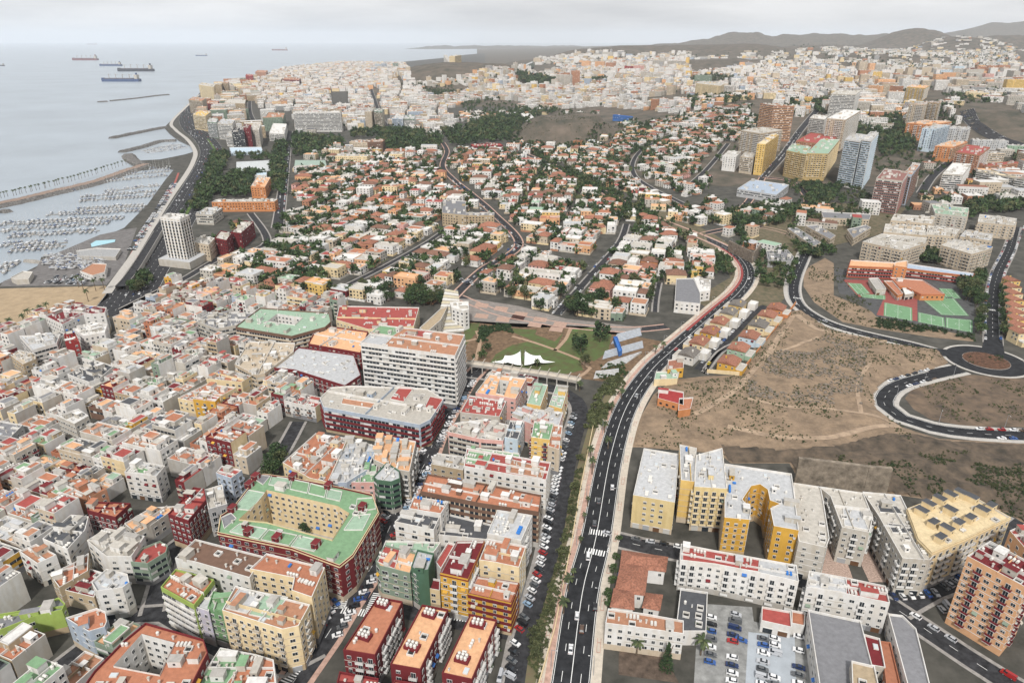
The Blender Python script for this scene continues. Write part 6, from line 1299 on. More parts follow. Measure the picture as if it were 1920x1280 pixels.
scatter(6, [(500, 720), (800, 620), (1040, 680), (1020, 780), (1000, 1030), (700, 1000), (370, 980), (360, 900)], 2600, .3, 1.3, '', 'rubble', wz, True)
scatter(6, [(1300, 900), (1600, 830), (1920, 860), (1920, 1110), (1500, 1090)], 420, .3, .8, 'olive', 'scrub'); scatter(9, [(620, 40), (1920, 0), (1920, 380), (1300, 230), (1150, 110)], 700, .3, .9, 'olive', 'scrub', wz); scatter(9, [(1150, 60), (1920, 40), (1920, 380), (1300, 230), (1150, 110)], 400, .3, .8, 'dark', 'scrub', wz)
scatter(8, [(1395, -180), (1290, 200), (1240, 500), (1150, 800), (1050, 1150), (1110, 1290), (1200, 900), (1290, 520), (1350, 150), (1440, -180), (1600, -400), (1560, -480)], 900, .4, 1.2, 'olive', 'scrub')
scatter(5, [(780, 560), (940, 550), (990, 620), (880, 680), (800, 750), (740, 740), (770, 640)], 240, .8, 1.8, 'dark', 'shrubs'); scatter(5, [(1460, 770), (1600, 760), (1610, 830), (1440, 860)], 120, .6, 1.5, 'mid', 'shrubs'); scatter(5, [(1500, 850), (1560, 820), (1500, 1050), (1380, 1250), (1370, 1100), (1430, 950)], 240, .8, 2, 'olive', 'shrubs')
scatter(6, [(715, 215), (850, 200), (1120, 500), (1640, 615), (1400, 615), (900, 530), (700, 380)], 500, .4, 1.1, 'olive', 'scrub'); scatter(6, [(1080, 500), (1640, 600), (1640, 640), (1100, 560)], 260, .8, 1.8, 'dark', 'shrubs')
scatter(6, [(1610, 720), (1800, 720), (1820, 780), (1600, 770)], 60, .3, .8, 'dark', 'shrubs')
# ------------------------------------------------------------------ cars
w1 = 'along the lower side street'
for q in ((150, 100), (1, 1)): pass
SS = [(972, 1280), (984, 1210), (1005, 1140), (1030, 1050), (1045, 960), (1062, 870), (1078, 810), (1088, 775)]
car_row(0, SS, -3.4, 2.9, .92, 1.1, w1); car_row(0, [(935, 1285), (952, 1215)], 0, 5, .8, 0, w1)
ms = [(610, 1195), (650, 1130), (698, 1060), (732, 985), (760, 925), (796, 870), (818, 815), (847, 762), (878, 712)]
car_row(0, ms, -4, 2.9, .9, 1.0, 'slanted along the market street'); car_row(0, ms, 4, 2.9, .85, -1.0, 'slanted along the market street')
for x, y, c in ((1062, 905, 'white'), (1070, 1212, 'white'), (1100, 1178, 'brown')): pass
for (x, y, c, t, lb) in ((1290, 1092, 'white', 'sedan', 'white car driving up the avenue at the bottom'), (1326, 905, 'white', 'hatch', 'white car in the middle lane above the bottom car'), (1352, 980, 'brown', 'hatch', 'brown car in the right hand lane of the avenue'), (1388, 570, 'white', 'van', 'white van at the lower zebra crossing of the avenue'), (1424, 385, 'grey', 'hatch', 'grey car just above the upper zebra crossing'), (1448, 258, 'grey', 'sedan', 'dark grey car between crossing and curve on the avenue'), (1524, 182, 'white', 'hatch', 'small white car alone in the right lane of the avenue'), (1494, 440, 'silver', 'hatch', 'silver car turning out at the upper zebra crossing'), (1428, 855, 'black', 'hatch', 'black car near the right kerb of the avenue')):
    g = gp(*cx(8, (x, y))); car(g[0], g[1], 1.42 if c != 'silver' else 2.6, c, t, lb, .05)
car_row(0, [(1176, 760), (1221, 694), (1262, 655), (1300, 622), (1345, 583), (1385, 548), (1402, 520)], 1.8, 26, .8, 0, 'on the avenue curve')
car_row(0, [(1176, 1016), (1290, 1037), (1400, 1060)], -2.8, 5.4, .75, 0, 'beside the pale yellow block'); car_row(0, [(1690, 1150), (1813, 1231), (1890, 1280)], -3, 6, .7, 0, 'below the orange tower'); car_row(9, [(1160, 800), (1420, 775)], 0, 2.75, .95, 1.5, 'in the bays below the white stepped block'); car_row(9, [(1460, 750), (1560, 690)], 0, 2.8, .9, 1.5, 'in the bays below the yellow complex'); car_row(9, [(1440, 880), (1500, 850)], 0, 3, .9, 1.2, 'beside the orange tower')
for x0, y0, y1, f in ((160, 850, 1180, .8), (283, 990, 1278, .95), (300, 880, 990, .9), (455, 1010, 1290, .8), (520, 1010, 1290, .75), (655, 1000, 1290, .9), (335, 1010, 1050, .9)):
    car_row(9, [(x0, y0), (x0-8, y1)], 0, 2.75, f, pi/2, 'in the car park')
car_row(6, [(1150, 868), (1290, 825), (1400, 797)], 0, 5.2, .95, 0, 'parked on the inner side below the roundabout'); car_row(6, [(1255, 895), (1420, 850)], 0, 5.4, .8, 0, 'parked on the outer side below the roundabout'); car_row(6, [(1640, 1133), (1920, 1142)], 0, 5.2, .95, 0, 'on the road at the hillside foot'); car_row(6, [(1640, 1183), (1920, 1188)], 0, 5.2, .8, 0, 'on the road at the hillside foot')
for s_ in (-3.6, 3.6): car_row(0, [(1862, 640), (1861, 594), (1863, 550), (1872, 510), (1893, 467), (1910, 425)], s_*1.35, 5.4, .85, 0, 'on the tree lined road at the right')
car_row(0, [(1507, 484), (1493, 517), (1500, 574), (1587, 617)], 2, 40, .5, 0, 'on the road past the waste ground'); car_row(8, [(0, 1010), (80, 900), (160, 760)], 0, 12, .5, 0, 'at the market street junction')
for s_ in (-15, -11, -7, -2.6, 3, 7.5, 12, 16): car_row(0, [(368, 195), (352, 218), (358, 240), (384, 262), (397, 285), (390, 310), (372, 345), (345, 393), (322, 430), (295, 475), (268, 515), (240, 560)], s_, 30, .42, 0, 'on the coastal highway')
for s_ in (-8, -3, 3, 8): car_row(0, [(1818, 215), (1822, 228), (1850, 250), (1890, 268)], s_, 22, .6, 0, 'on the motorway by the tunnel')
for a, b in (((847, 560), (973, 457)), ((1043, 590), (1160, 457)), ((973, 457), (848, 335)), ((527, 400), (540, 270)), ((1430, 333), (1497, 250))):
    for s_ in (-3.2, 3.2): car_row(0, [a, b], s_, 6.5, .55, 0, 'along the garden district streets')
for k in range(6): car_row(4, [(250+k*12, 310-k*7), (480+k*8, 318-k*9)], 0, 3, .7, pi/2, 'in the marina car park')
for k in range(3): car_row(5, [(660+k*20, 290+k*14), (740, 300+k*10)], 0, 3, .8, 1.2, 'in the small lot by the diagonal street')
car_row(4, [(690, 500), (790, 510)], 0, 5, .9, 0, 'by the beach junction')
# ------------------------------------------------------------------ marina
rows = [(1, (835, 952), (965, 945)), (1, (700, 985), (960, 960)), (1, (570, 1022), (940, 985)), (1, (590, 1080), (900, 1040)), (1, (450, 1105), (880, 1075)), (1, (445, 1130), (870, 1100)), (1, (430, 1178), (830, 1155)), (1, (265, 1208), (800, 1182)), (1, (0, 1262), (700, 1225)), (4, (40, 12), (620, -30)), (4, (50, 48), (560, 15)), (4, (0, 98), (240, 78)), (4, (50, 130), (370, 100)), (4, (60, 112), (380, 82)), (4, (0, 215), (100, 208)), (4, (0, 245), (60, 238)), (1, (815, 850), (1000, 815)), (1, (830, 860), (1040, 828)), (1, (260, 1098), (400, 1068)), (1, (420, 1048), (520, 1035)), (4, (0, 20), (40, 15))]
PONT = mat('pontoon_deck', (.30, .28, .25), .9, .2, .5); mbs = MB(); nb = 0; pos = []
for ri, (c, a, b) in enumerate(rows):
    p, q = up(*cx(c, a), -1.5), up(*cx(c, b), -1.5); l = math.hypot(q[0]-p[0], q[1]-p[1]); ang = atan2(q[1]-p[1], q[0]-p[0]); mb = MB(); mb.box(0, 0, -.3, l, 1.8, .6, PONT, rz=ang)
    o = mb.build('pontoon', None, ((p[0]+q[0])/2, (p[1]+q[1])/2, -1.6)); tag(o, None, 'pontoon', 'pontoons of the marina')
    k = int(l/4.9)
    for i in range(k):
        for s_ in (-1, 1):
            if R.random() < .12: continue
            t = (i+.5)/k; pos.append((p[0]+(q[0]-p[0])*t-sin(ang)*s_*7, p[1]+(q[1]-p[1])*t+cos(ang)*s_*7, ang+pi/2*s_+pi*(R.random() < .2), 'in row %d' % ri, ri))
pos.sort(key=lambda t: t[1])
BOATLB = []
for n_, (x, y, a, _, ri) in enumerate(pos):
    k = R.choices(range(5), [32, 26, 14, 16, 12])[0]; s_ = R.uniform(.8, 1.15)
    if nb < 300:
        o = inst('sailing_boat' if k in (0, 1, 4) else 'motor_boat', BOATME[k], None, (x, y, -1.7), a, s_); tag(o, None, 'boat', 'boats moored in the marina'); o['_k'] = k; nb += 1
    else:
        B_ = BOATS[k]; c_, q_ = cos(a)*s_, sin(a)*s_; n0 = len(mbs.v); mbs.v.extend([(x+u*c_-v*q_, y+u*q_+v*c_, w_*s_-1.7) for u, v, w_ in B_.v]); mbs.f.extend([tuple(n0+t for t in f) for f in B_.f])
        for m in B_.mats: mbs.mid(m)
        mbs.m.extend([mbs.mi[B_.mats[t].name] for t in B_.m])
if mbs.f: o = mbs.build('distant_boats'); o['kind'] = 'stuff'
g = up(*cx(4, (500, 180)), 0); mb = MB()
mbs = MB()
for k in range(90):
    x, y = R.uniform(250, 640), R.uniform(150, 240); g = up(*cx(4, (x, y)), 0); 
    if x > 560+(240-y)*.6: continue
    B_ = BOATS[R.choice((0, 1, 3, 3, 1))]; a = R.choice((0, .3, 1.6)); c_, q_ = cos(a)*.8, sin(a)*.8; n0 = len(mbs.v); mbs.v.extend([(g[0]+u*c_-v*q_, g[1]+u*q_+v*c_, w_*.8+.9) for u, v, w_ in B_.v]); mbs.f.extend([tuple(n0+t for t in f) for f in B_.f])
    for m in B_.mats: mbs.mid(m)
    mbs.m.extend([mbs.mi[B_.mats[t].name] for t in B_.m])
o = mbs.build('boats_ashore'); o['kind'] = 'stuff'
B(4, [(60, 280), (130, 245), (185, 250), (160, 290), (90, 295)], 4, 'offwhite', 'offwhite', 'low white roofed quay building at the marina corner', near=False, huts=0); B(4, [(450, 245), (520, 200), (600, 205), (590, 250), (520, 270)], 5, 'white', 'clay', 'white boatyard building with rust red roof beside the highway', near=False, huts=0); B(4, [(430, 130), (540, 115), (680, 120), (650, 165), (440, 160)], 3, 'concrete', 'grey', 'flat grey terrace roof at the marina pool', near=False, huts=0)
mb = MB(); mb.face([(*up(*cx(4, q), .3), .3) for q in [(510, 90), (540, 72), (650, 66), (645, 80), (600, 90), (515, 108)]], mat('pool_water', (.30, .55, .62), .2, 0)); tag(mb.build('pool'), kind='structure')
sheet('pool_deck', 1, [(1330, 915), (1520, 905), (1530, 965), (1330, 968)], mat('pool_deck_white', (.5, .52, .52), .8, .1), .3); mb = MB(); mb.face([(*gp(*cx(1, q)), .36) for q in [(1345, 925), (1495, 918), (1505, 958), (1350, 960)]], mat('pool_blue', (.22, .50, .62), .2, 0)); tag(mb.build('pool'), kind='structure')
sheet('sports_field', 1, [(1660, 905), (1830, 905), (1840, 945), (1655, 950)], mat('sports_field_pale', (.30, .38, .32), .9, .08), .3)
B(1, [(1310, 975), (1500, 960), (1500, 985), (1320, 990)], 6, 'white', 'paleblue', 'low white pool building with pale blue roof below the swimming pool', near=False, huts=0)
B(1, [(1290, 830), (1470, 828), (1478, 850), (1300, 860)], 5, 'paleblue', 'paleblue', 'low pale blue annex at the foot of the black glass tower', near=False, huts=0)
road('promenade', 0, [(235, 500), (262, 450), (300, 395), (325, 350), (335, 325)], 3, mat('red_promenade', (.34, .10, .08), .9, .1), .05)
for k in range(2): car_row(0, [(250-k*8, 470), (280-k*8, 425), (310-k*8, 380), (330-k*6, 345)], 0, 3, .6, pi/2, 'beside the marina quay')
# breakwaters
def mole(name, c, pts, wd, label, h=2.2, z=-2.3, m=SWALL, top=None):
    line = smooth_line([up(*cx(c, p), 0) for p in pts], 5.); o = line[0]; mb = MB(); L_ = offset_line(line, -wd/2); R_ = offset_line(line, wd/2); l_ = offset_line(line, -wd*.24); r_ = offset_line(line, wd*.24)
    J = lambda p, zz: (p[0]-o[0]+R.uniform(-.9, .9), p[1]-o[1]+R.uniform(-.9, .9), zz+R.uniform(-.4, .4))
    rows_ = [[J(p, zz) for p in s_] for s_, zz in ((L_, z), (l_, h), (r_, h), (R_, z))]
    for i in range(len(line)-1):
        for k in range(3): mb.face([rows_[k][i], rows_[k][i+1], rows_[k+1][i+1], rows_[k+1][i]], (top or m) if k == 1 else m)
    mb.face([r[0] for r in rows_], m); mb.face([r[-1] for r in rows_], m)
    rt = empty(name, (o[0], o[1], 0)); mb.build('rock_slope', rt); return tag(rt, label, 'breakwater')
mole('breakwater', 1, [(628, 775), (760, 748), (860, 728), (935, 715)], 17, 'upper rock breakwater reaching into the sea from the highway bend'); mole('breakwater', 1, [(682, 853), (800, 825), (900, 795), (990, 790)], 17, 'lower rock breakwater above the small marina')
mole('breakwater', 1, [(550, 573), (605, 570)], 16, 'short detached rock piece at the end of the long offshore bar', 1.5); mole('breakwater', 1, [(622, 567), (760, 553), (880, 538), (947, 532)], 15, 'long thin detached rock bar out in the sea', 1.5)
mole('breakwater', 1, [(822, 928), (700, 968), (520, 1030), (300, 1082), (100, 1130), (-80, 1168)], 30, 'long marina breakwater carrying a row of palms', 2.4, top=mat('mole_paving', (.26, .19, .15), .9, .15, .4)); mole('breakwater', 1, [(722, 870), (745, 900), (800, 925)], 26, 'rocky spur at the root of the marina breakwater')
mole('breakwater', 1, [(0, 1190), (40, 1180)], 20, 'short jetty tip at the left edge inside the marina', 1); mole('breakwater', 4, [(140, 180), (240, 190)], 5, 'narrow concrete jetty at the boatyard', .6, m=PONT)
for i in range(38):
    t = i/37; x = -5+t*715; y = 1105+(930-1105)*(t**1.1) if 0 else 1120-t*195+12*sin(t*3); g = up(*cx(1, (x+R.uniform(-8, 8), y)), 2)
    root = palm(g[0], g[1], 8, None, 'palms along the marina breakwater', 1.1, 2)
# ships
def ship(c, xl, xr, yw, label, hull, cranes=4, white=False):
    a, b = up(*cx(c, (xl, yw)), -2), up(*cx(c, (xr, yw)), -2); L0 = b[0]-a[0]; root = empty('cargo_ship', ((a[0]+b[0])/2, a[1], -2), R.uniform(-.05, .05)); wd = L0*.15; h = L0*.065
    o = [(-L0/2, -wd/2), (L0*.42, -wd/2), (L0/2, -wd*.2), (L0/2, wd*.2), (L0*.42, wd/2), (-L0/2, wd/2)]; 
    hm = mat('ship_hull_'+hull, dict(red=(.16, .05, .05), blue=(.05, .08, .17), black=(.03, .03, .04))[hull], .6, .05, .05); mb = MB(); mb.prism([(-x, y) for x, y in o][::-1], 0, h, hm, mat('ship_deck', (.14, .12, .13), .8, .2, .05)); mb.build('hull', root)
    mb = MB(); mb.box(L0*.43, 0, h, L0*.07, wd*.8, h*1.5, W('offwhite')); mb.box(L0*.43, 0, h*2.5, L0*.03, wd*.3, h*.7, hm); mb.box(L0*.39, 0, h*2.1, L0*.02, wd, h*.4, W('white')); mb.build('deckhouse', root)
    mb = MB(); mb.box(-.46*L0, 0, h, L0*.06, wd*.5, h*.35, hm); mb.box(-.04*L0, 0, h, L0*.74, wd*.6, h*.25, MATS['ship_deck']); mb.build('hatch', root)
    cm = MB(); cm.box(0, 0, 0, L0*.012, L0*.012, h*1.8, W('concrete')); cm.box(L0*.03, 0, h*1.5, L0*.06, L0*.006, L0*.006, W('concrete')); cm = cm.mesh('deck_crane')
    for k in range(cranes): inst('deck_crane', cm, root, (-L0*.3+k*L0*.18, 0, h))
    tag(root, label, 'ship', 'cargo ships at anchor')
ship(1, 408, 552, 340, 'long dark cargo ship farthest left of the anchored group of four', 'red'); ship(1, 561, 686, 372, 'blue hulled cargo ship second from left, above the biggest pair', 'blue'); ship(1, 665, 864, 402, 'largest dark cargo ship rightmost of the anchored group', 'black'); ship(1, 573, 791, 459, 'nearest cargo ship with a blue hull lowest in the group', 'blue')
ship(1, 1101, 1165, 316, 'small lone cargo ship near the middle of the bay', 'blue', 3); ship(1, 1530, 1617, 285, 'faraway low tanker close to the horizon', 'red', 0); ship(1, -40, 26, 372, 'cargo ship cut off by the left edge of the picture', 'black', 2); ship(1, 490, 545, 252, 'faint ship almost on the horizon at the left', 'red', 0)
# ------------------------------------------------------------------ street lamps
LAMPM = MB(); LAMPM.cyl(0, 0, 0, .12, .07, 9, RAIL, 6); LAMPM = LAMPM.mesh('pole'); LARM = MB(); LARM.box(.9, 0, 8.9, 1.8, .08, .08, RAIL); LARM.box(1.9, 0, 8.82, .6, .25, .14, FRAME); LARM = LARM.mesh('lamp_arm')
def lamps(line, off, gap, group, n0=0, turn=0):
    o = offset_line(line, off); acc = gap*.6
    for i in range(1, len(o)):
        acc += math.hypot(o[i][0]-o[i-1][0], o[i][1]-o[i-1][1])
        if acc > gap:
            acc = 0; a = atan2(o[i][1]-o[i-1][1], o[i][0]-o[i-1][0])+(pi/2 if off > 0 else -pi/2); root = empty('street_lamp', (o[i][0], o[i][1], .15), a); inst('pole', LAMPM, root); inst('lamp_arm', LARM, root); tag(root, None, 'street lamp', group)
lamps(av1, -7.4, 28, 'lamps on the left side of the avenue'); lamps(av1, 7.4, 28, 'lamps on the right side of the avenue')
lamps(px_line(0, [(1800, 692), (1747, 704), (1663, 738), (1660, 760), (1690, 783), (1747, 801), (1813, 811), (1920, 817)], 4), -7, 30, 'lamps on the roundabout road')
# ------------------------------------------------------------------ city quarters: regular blocks split in lots, clipped to their outlines in the survey
GA = radians(69)
NTB = [0]; NH = [0]; NT = [0]
FAR = {}
def pick(rng, d): return rng.choices(list(d), list(d.values()))[0]
OLDW = dict(white=44, offwhite=14, cream=14, sandstone=8, grey=6, terracotta=4, darkred=9, pink=3, greygreen=5, lime=1, bluegrey=4, beige=12, gold=5, clay=3, brown=7)
OLDR = dict(terracotta=30, peach=9, redroof=18, clay=16, greenroof=8, palegreen=3, lgrey=8, white=4, offwhite=5, midgrey=7, dgrey=7, darkred=9)
GARW = dict(white=56, offwhite=14, cream=11, yellow=3, peach=5, darkred=2, orange=2, beige=8, pink=3, clay=2, greygreen=1)
GARR = dict(tile=20, tiledark=11, terracotta=9, peach=9, white=20, offwhite=15, lgrey=9, redroof=4, clay=8, palegreen=2)
FARW = dict(white=52, offwhite=20, cream=5, beige=8, peach=2, yellow=1, clay=3, grey=6, sandstone=3, bluegrey=2)
FARR = dict(white=28, offwhite=22, terracotta=8, clay=14, peach=5, lgrey=14, redroof=2, midgrey=8, brown=4)
far_mb = {}
PLOTM = [mat('garden_plot_green', (.06, .085, .03), .95, .4, .3, col2=(.10, .08, .05)), mat('garden_plot_dark', (.04, .055, .025), .95, .4, .3), mat('garden_plot_paved', (.26, .20, .16), .9, .2, .5), mat('garden_plot_tiled', (.28, .15, .10), .9, .2, .5)]
TREES = []
def far_building(key, p, H, z0, wall, roof, rng, wins=True):
    mb = far_mb.setdefault(key, MB()); mb.prism(p, z0-2, z0+H, W(wall), RF(roof)); c = cen(p)
    if rng.random() < .55:
        a = atan2(p[1][1]-p[0][1], p[1][0]-p[0][0]); mb.box(c[0]+rng.uniform(-2, 2), c[1]+rng.uniform(-2, 2), z0+H, 3, 3.5, 2.6, W('white'), rz=a)
    if wins:
        for i in range(4):
            A, B_ = p[i], p[(i+1) % 4]
            if not facing(A, B_, .25): continue
            l = math.hypot(B_[0]-A[0], B_[1]-A[1]); a = atan2(B_[1]-A[1], B_[0]-A[0]); n_ = max(1, int(l/3.3))
            for f in range(int(H/3.1)):
                for j in range(n_):
                    if rng.random() < .12: continue
                    d = l*(j+.5)/n_; x, y = A[0]+cos(a)*d+sin(a)*.06, A[1]+sin(a)*d-cos(a)*.06; z = z0+f*3.1+1
                    mb.face([(x-cos(a)*.8, y-sin(a)*.8, z), (x+cos(a)*.8, y+sin(a)*.8, z), (x+cos(a)*.8, y+sin(a)*.8, z+1.4), (x-cos(a)*.8, y-sin(a)*.8, z+1.4)], GLASS)
FP_STREET = []
def quarter(kind, poly, ang, bw, bd, lw, st, hr, fill=1.0, treep=.3, seed=1, wd=None, rd=None, phase=(0, 0)):
    rng = random.Random(seed); wq = [gp(*p) for p in poly]; c_, s_ = cos(ang), sin(ang)
    rot = lambda x, y: (x*c_+y*s_, -x*s_+y*c_); wk = 1 if kind == 'far' else (.35 if kind == 'garden' else 0); inv0 = lambda u, v: (u*c_-v*s_, u*s_+v*c_); inv = lambda u, v: inv0(u+wk*13*sin(v/95+seed), v+wk*11*sin(u/80+seed*2)); ruv = [rot(*p) for p in wq]
    u0, u1 = min(p[0] for p in ruv), max(p[0] for p in ruv); v0, v1 = min(p[1] for p in ruv), max(p[1] for p in ruv); P = (bw+st, bd+st); out = []
    for bi in range(int(u0/P[0])-1, int(u1/P[0])+2):
        for bj in range(int(v0/P[1])-1, int(v1/P[1])+2):
            U, V = bi*P[0]+phase[0], bj*P[1]+phase[1]; n = max(1, int(bw/lw)); cuts = [0]
            for i in range(n): cuts.append(cuts[-1]+bw/n*rng.choice((.6, .8, 1, 1.2, 1.9)))
            sc = bw/cuts[-1]; cuts = [t*sc for t in cuts]
            for row in (0, 1):
                for i in range(n):
                    ua, ub = U+cuts[i], U+cuts[i+1]; dep = bd/2*rng.uniform(.93, 1.0); va, vb = (V, V+dep) if row == 0 else (V+bd-dep, V+bd)
                    um, vm = (ua+ub)/2, (va+vb)/2; X, Y = inv(um, vm)
                    if Y < 150 or not inpoly(X, Y, wq): continue
                    q = [inv(ua, va), inv(ub, va), inv(ub, vb), inv(ua, vb)]
                    if masked(X, Y) or any(masked(*t) for t in q) or any(masked((t[0]+X)/2, (t[1]+Y)/2) for t in q): continue
                    z0 = H0(X, Y); sx, sy = proj(X, Y, z0+5)
                    if sx < -60 or sx > 1980 or sy > 1400: continue
                    if rng.random() > fill:
                        if rng.random() < .8: TREES.append((X, Y, rng.uniform(2.5, 5)))
                        continue
                    out.append((Y, X, q, row, i in (0, n-1), rng.random(), (ua, ub, va, vb)))
    out.sort(key=lambda t: t[0])
    for (Y, X, q, row, end, rr, uv) in out:
        H = pick(rng, hr)*3.05+rng.uniform(-.3, .9); wall = pick(rng, wd or OLDW); roof = pick(rng, rd or OLDR); z0 = H0(X, Y)
        if kind == 'town':
            if NTB[0] < 300:
                NTB[0] += 1; near = Y < 430
                # street faces: row 0 -> edge 0, row 1 -> edge 2, sides only on party walls left blank
                blank = [1, 3] if not end else [3 if rr < .5 else 1]
                blank.append(2 if row == 0 else 0) if rr < .6 else None
                p = ccw(q); q2 = p
                if rng.random() < .35: # light well or set back upper floor
                    pass
                r = building(p, H, wall, roof, None, cat='building', group=None, name='town_house', style=rng.choice(['w', 'w', 'b', 'b', 'band' if rng.random() < .4 else 'w']), blank=blank, bal=rng.choice(['white', 'white', 'offwhite', 'grey', 'beige', 'brown', 'darkred']), rng=rng, near=near, gap=rng.uniform(2.4, 3.1), clut=1.35, mask=False, side=pick(rng, dict(white=62, offwhite=20, cream=7, beige=5, concrete=6)), band=rng.choice(['white', wall]))
                if rng.random() < .6:        # set back upper storey on part of the roof
                    c = r.location; t0, t1 = rng.choice(((0, .5), (.5, 1), (.25, .8))); a, b, d, e = [(x-c.x, y-c.y) for x, y in inset(p, .35)]
                    L_ = lambda s, t, k: (s[0]+(t[0]-s[0])*k, s[1]+(t[1]-s[1])*k); pp = [L_(a, b, t0), L_(a, b, t1), L_(e, d, t1), L_(e, d, t0)]; k = rng.uniform(.45, .8); pp = [pp[0], pp[1], L_(pp[1], pp[2], k), L_(pp[0], pp[3], k)] if rng.random() < .5 else [L_(pp[0], pp[3], 1-k), L_(pp[1], pp[2], 1-k), pp[2], pp[3]]
                    m_ = MB(); m_.prism(pp, H, H+2.7, W(rng.choice(['white', wall])), RF(pick(rng, rd or OLDR))); 
                    for i in range(4): rail_edge(m_, inset(pp, .1)[i], inset(pp, .1)[(i+1) % 4], H+2.7, H+3.2, W('white'), .2)
                    for i in range(4):
                        A, B_ = pp[i], pp[(i+1) % 4]; aa = atan2(B_[1]-A[1], B_[0]-A[0]); mx_, my_ = (A[0]+B_[0])/2, (A[1]+B_[1])/2; m_.box(mx_+sin(aa)*.04, my_-cos(aa)*.04, H+.1, 1.0, .1, 2, GLASS if rng.random() < .5 else SHUT, rz=aa)
                    m_.build('upper_storey', r)
                r['_w'], r['_r'], r['_n'] = wall, roof, max(1, int(H/3.05)); AUTO.append(r)
            else: far_building('town', ccw(q), H, z0, wall, roof, rng)
            if rng.random() < treep*.2: TREES.append((X, Y, 3))
        else:
            lx, ly = math.hypot(q[1][0]-q[0][0], q[1][1]-q[0][1])*rng.uniform(.74, .97), math.hypot(q[2][0]-q[1][0], q[2][1]-q[1][1])*rng.uniform(.7, .93); a = atan2(q[1][1]-q[0][1], q[1][0]-q[0][0])+rng.choice((0, 0, rng.uniform(-.12, .12)))
            if kind == 'garden' and NH[0] < 300:
                NH[0] += 1; r = house(X, Y, lx, ly, a, min(H, 10), wall, roof, rng=rng, near=Y < 620); r['_w'], r['_r'], r['_n'] = wall, roof, max(1, int(H/3.05)); AUTO.append(r)
            elif kind == 'garden':
                p = rect(X, Y, lx, ly, a); mb = far_mb.setdefault('garden', MB())
                if roof.startswith('tile'):
                    mb.prism(p, z0-2, z0+H, W(wall)); hip_roof(mb, p, z0+H+.01, min(lx, ly)*.24, RF(roof)); 
                else: far_building('garden', ccw(p), H, z0, wall, roof, rng, False)
                for i in range(4):
                    A, B_ = p[i], p[(i+1) % 4]
                    if facing(A, B_, .25):
                        aa = atan2(B_[1]-A[1], B_[0]-A[0]); l = math.hypot(B_[0]-A[0], B_[1]-A[1])
                        for f in range(max(1, int(H/3))):
                            for j in range(max(1, int(l/4))):
                                d = l*(j+.5)/max(1, int(l/4)); mb.box(A[0]+cos(aa)*d, A[1]+sin(aa)*d, z0+f*3+.9, 1.5, .15, 1.4, GLASS, rz=aa)
                if rng.random() < .5: far_mb['garden'].box(X+rng.uniform(-6, 6), Y+rng.uniform(-6, 6), z0-1, lx*.5, ly*.5, 4, W(wall), rz=a, mt=RF(roof if not roof.startswith('tile') else 'terracotta'))
            else:
                far_building(kind, ccw(q if rng.random() < .7 else rect(X, Y, lx, ly, a)), H, z0, wall, roof, rng, Y < 2600)
            if Y < 2600:
                pm = far_mb.setdefault('plots', MB()); z_ = max(H0(*t) for t in q)+.12+lift(Y)*.6; pm.face([(*t, z_) for t in inset(ccw(q), .5)], rng.choice(PLOTM))
            if Y < 1000 and rng.random() < .8:
                pw = far_mb.setdefault('gwall', MB()); pi_ = inset(ccw(q), .4); wm_ = W(rng.choice(['white', 'offwhite', 'clay', 'beige', 'cream']))
                for i in range(4): rail_edge(pw, pi_[i], pi_[(i+1) % 4], z0, z0+1.9, wm_, .2)
            k = 0
            while rng.random() < treep and k < 4:
                k += 1; e = rng.choice(((-.5, 0), (.5, 0), (0, .5), (0, -.5), (.5, .5), (-.5, -.5))); du, dv = e[0]*(uv[1]-uv[0]), e[1]*(uv[3]-uv[2]); TREES.append((X+du*c_-dv*s_, Y+du*s_+dv*c_, rng.uniform(2.4, 6)))
AUTO = []
H35 = {2: 26, 3: 40, 4: 24, 5: 8, 6: 1}
quarter('town', [(-260, 1500), (-320, 700), (90, 605), (200, 575), (330, 545), (450, 560), (640, 570), (640, 600), (700, 640), (600, 760), (560, 850), (470, 900), (400, 960), (325, 1010), (290, 1150), (180, 1180), (500, 1285), (500, 1420)], GA-pi/2, 62, 24, 9.2, 3.6, H35, seed=11, treep=.05)
quarter('town', [(520, 740), (860, 700), (1080, 730), (1050, 900), (1030, 1050), (980, 1150), (700, 1120), (640, 1080), (760, 860), (700, 800), (560, 830)], GA-pi/2, 46, 26, 12, 4, {3: 20, 4: 50, 5: 40}, seed=5, treep=.02)
quarter('garden', [(330, 520), (430, 440), (470, 400), (560, 400), (640, 380), (860, 420), (1250, 450), (1260, 560), (1250, 600), (1010, 590), (860, 570), (640, 565), (450, 560)], GA-pi/2, 62, 34, 15, 7, {2: 60, 3: 34, 4: 6}, treep=.8, seed=3, wd=GARW, rd=GARR, fill=.97)
quarter('garden', [(540, 400), (560, 300), (800, 290), (850, 281), (940, 280), (1010, 272), (1100, 282), (1190, 350), (1300, 440), (1340, 520), (1250, 560), (1260, 450), (860, 420), (640, 380)], GA-pi/2+.2, 62, 34, 14, 7, {2: 60, 3: 34, 4: 6}, treep=.8, seed=4, wd=GARW, rd=GARR, fill=.96)
quarter('garden', [(1060, 320), (1190, 240), (1400, 200), (1420, 240), (1350, 320), (1290, 380), (1480, 390), (1440, 420), (1400, 460), (1480, 470), (1480, 540), (1420, 560), (1395, 450), (1280, 418), (1150, 350)], GA-pi/2-.5, 60, 32, 14, 7, {2: 60, 3: 36, 4: 4}, treep=.8, seed=8, wd=GARW, rd=GARR, fill=.9)
mask_poly([gp(*p) for p in [(430, 262), (545, 268), (530, 335), (470, 345), (400, 380), (390, 330), (420, 290)]])
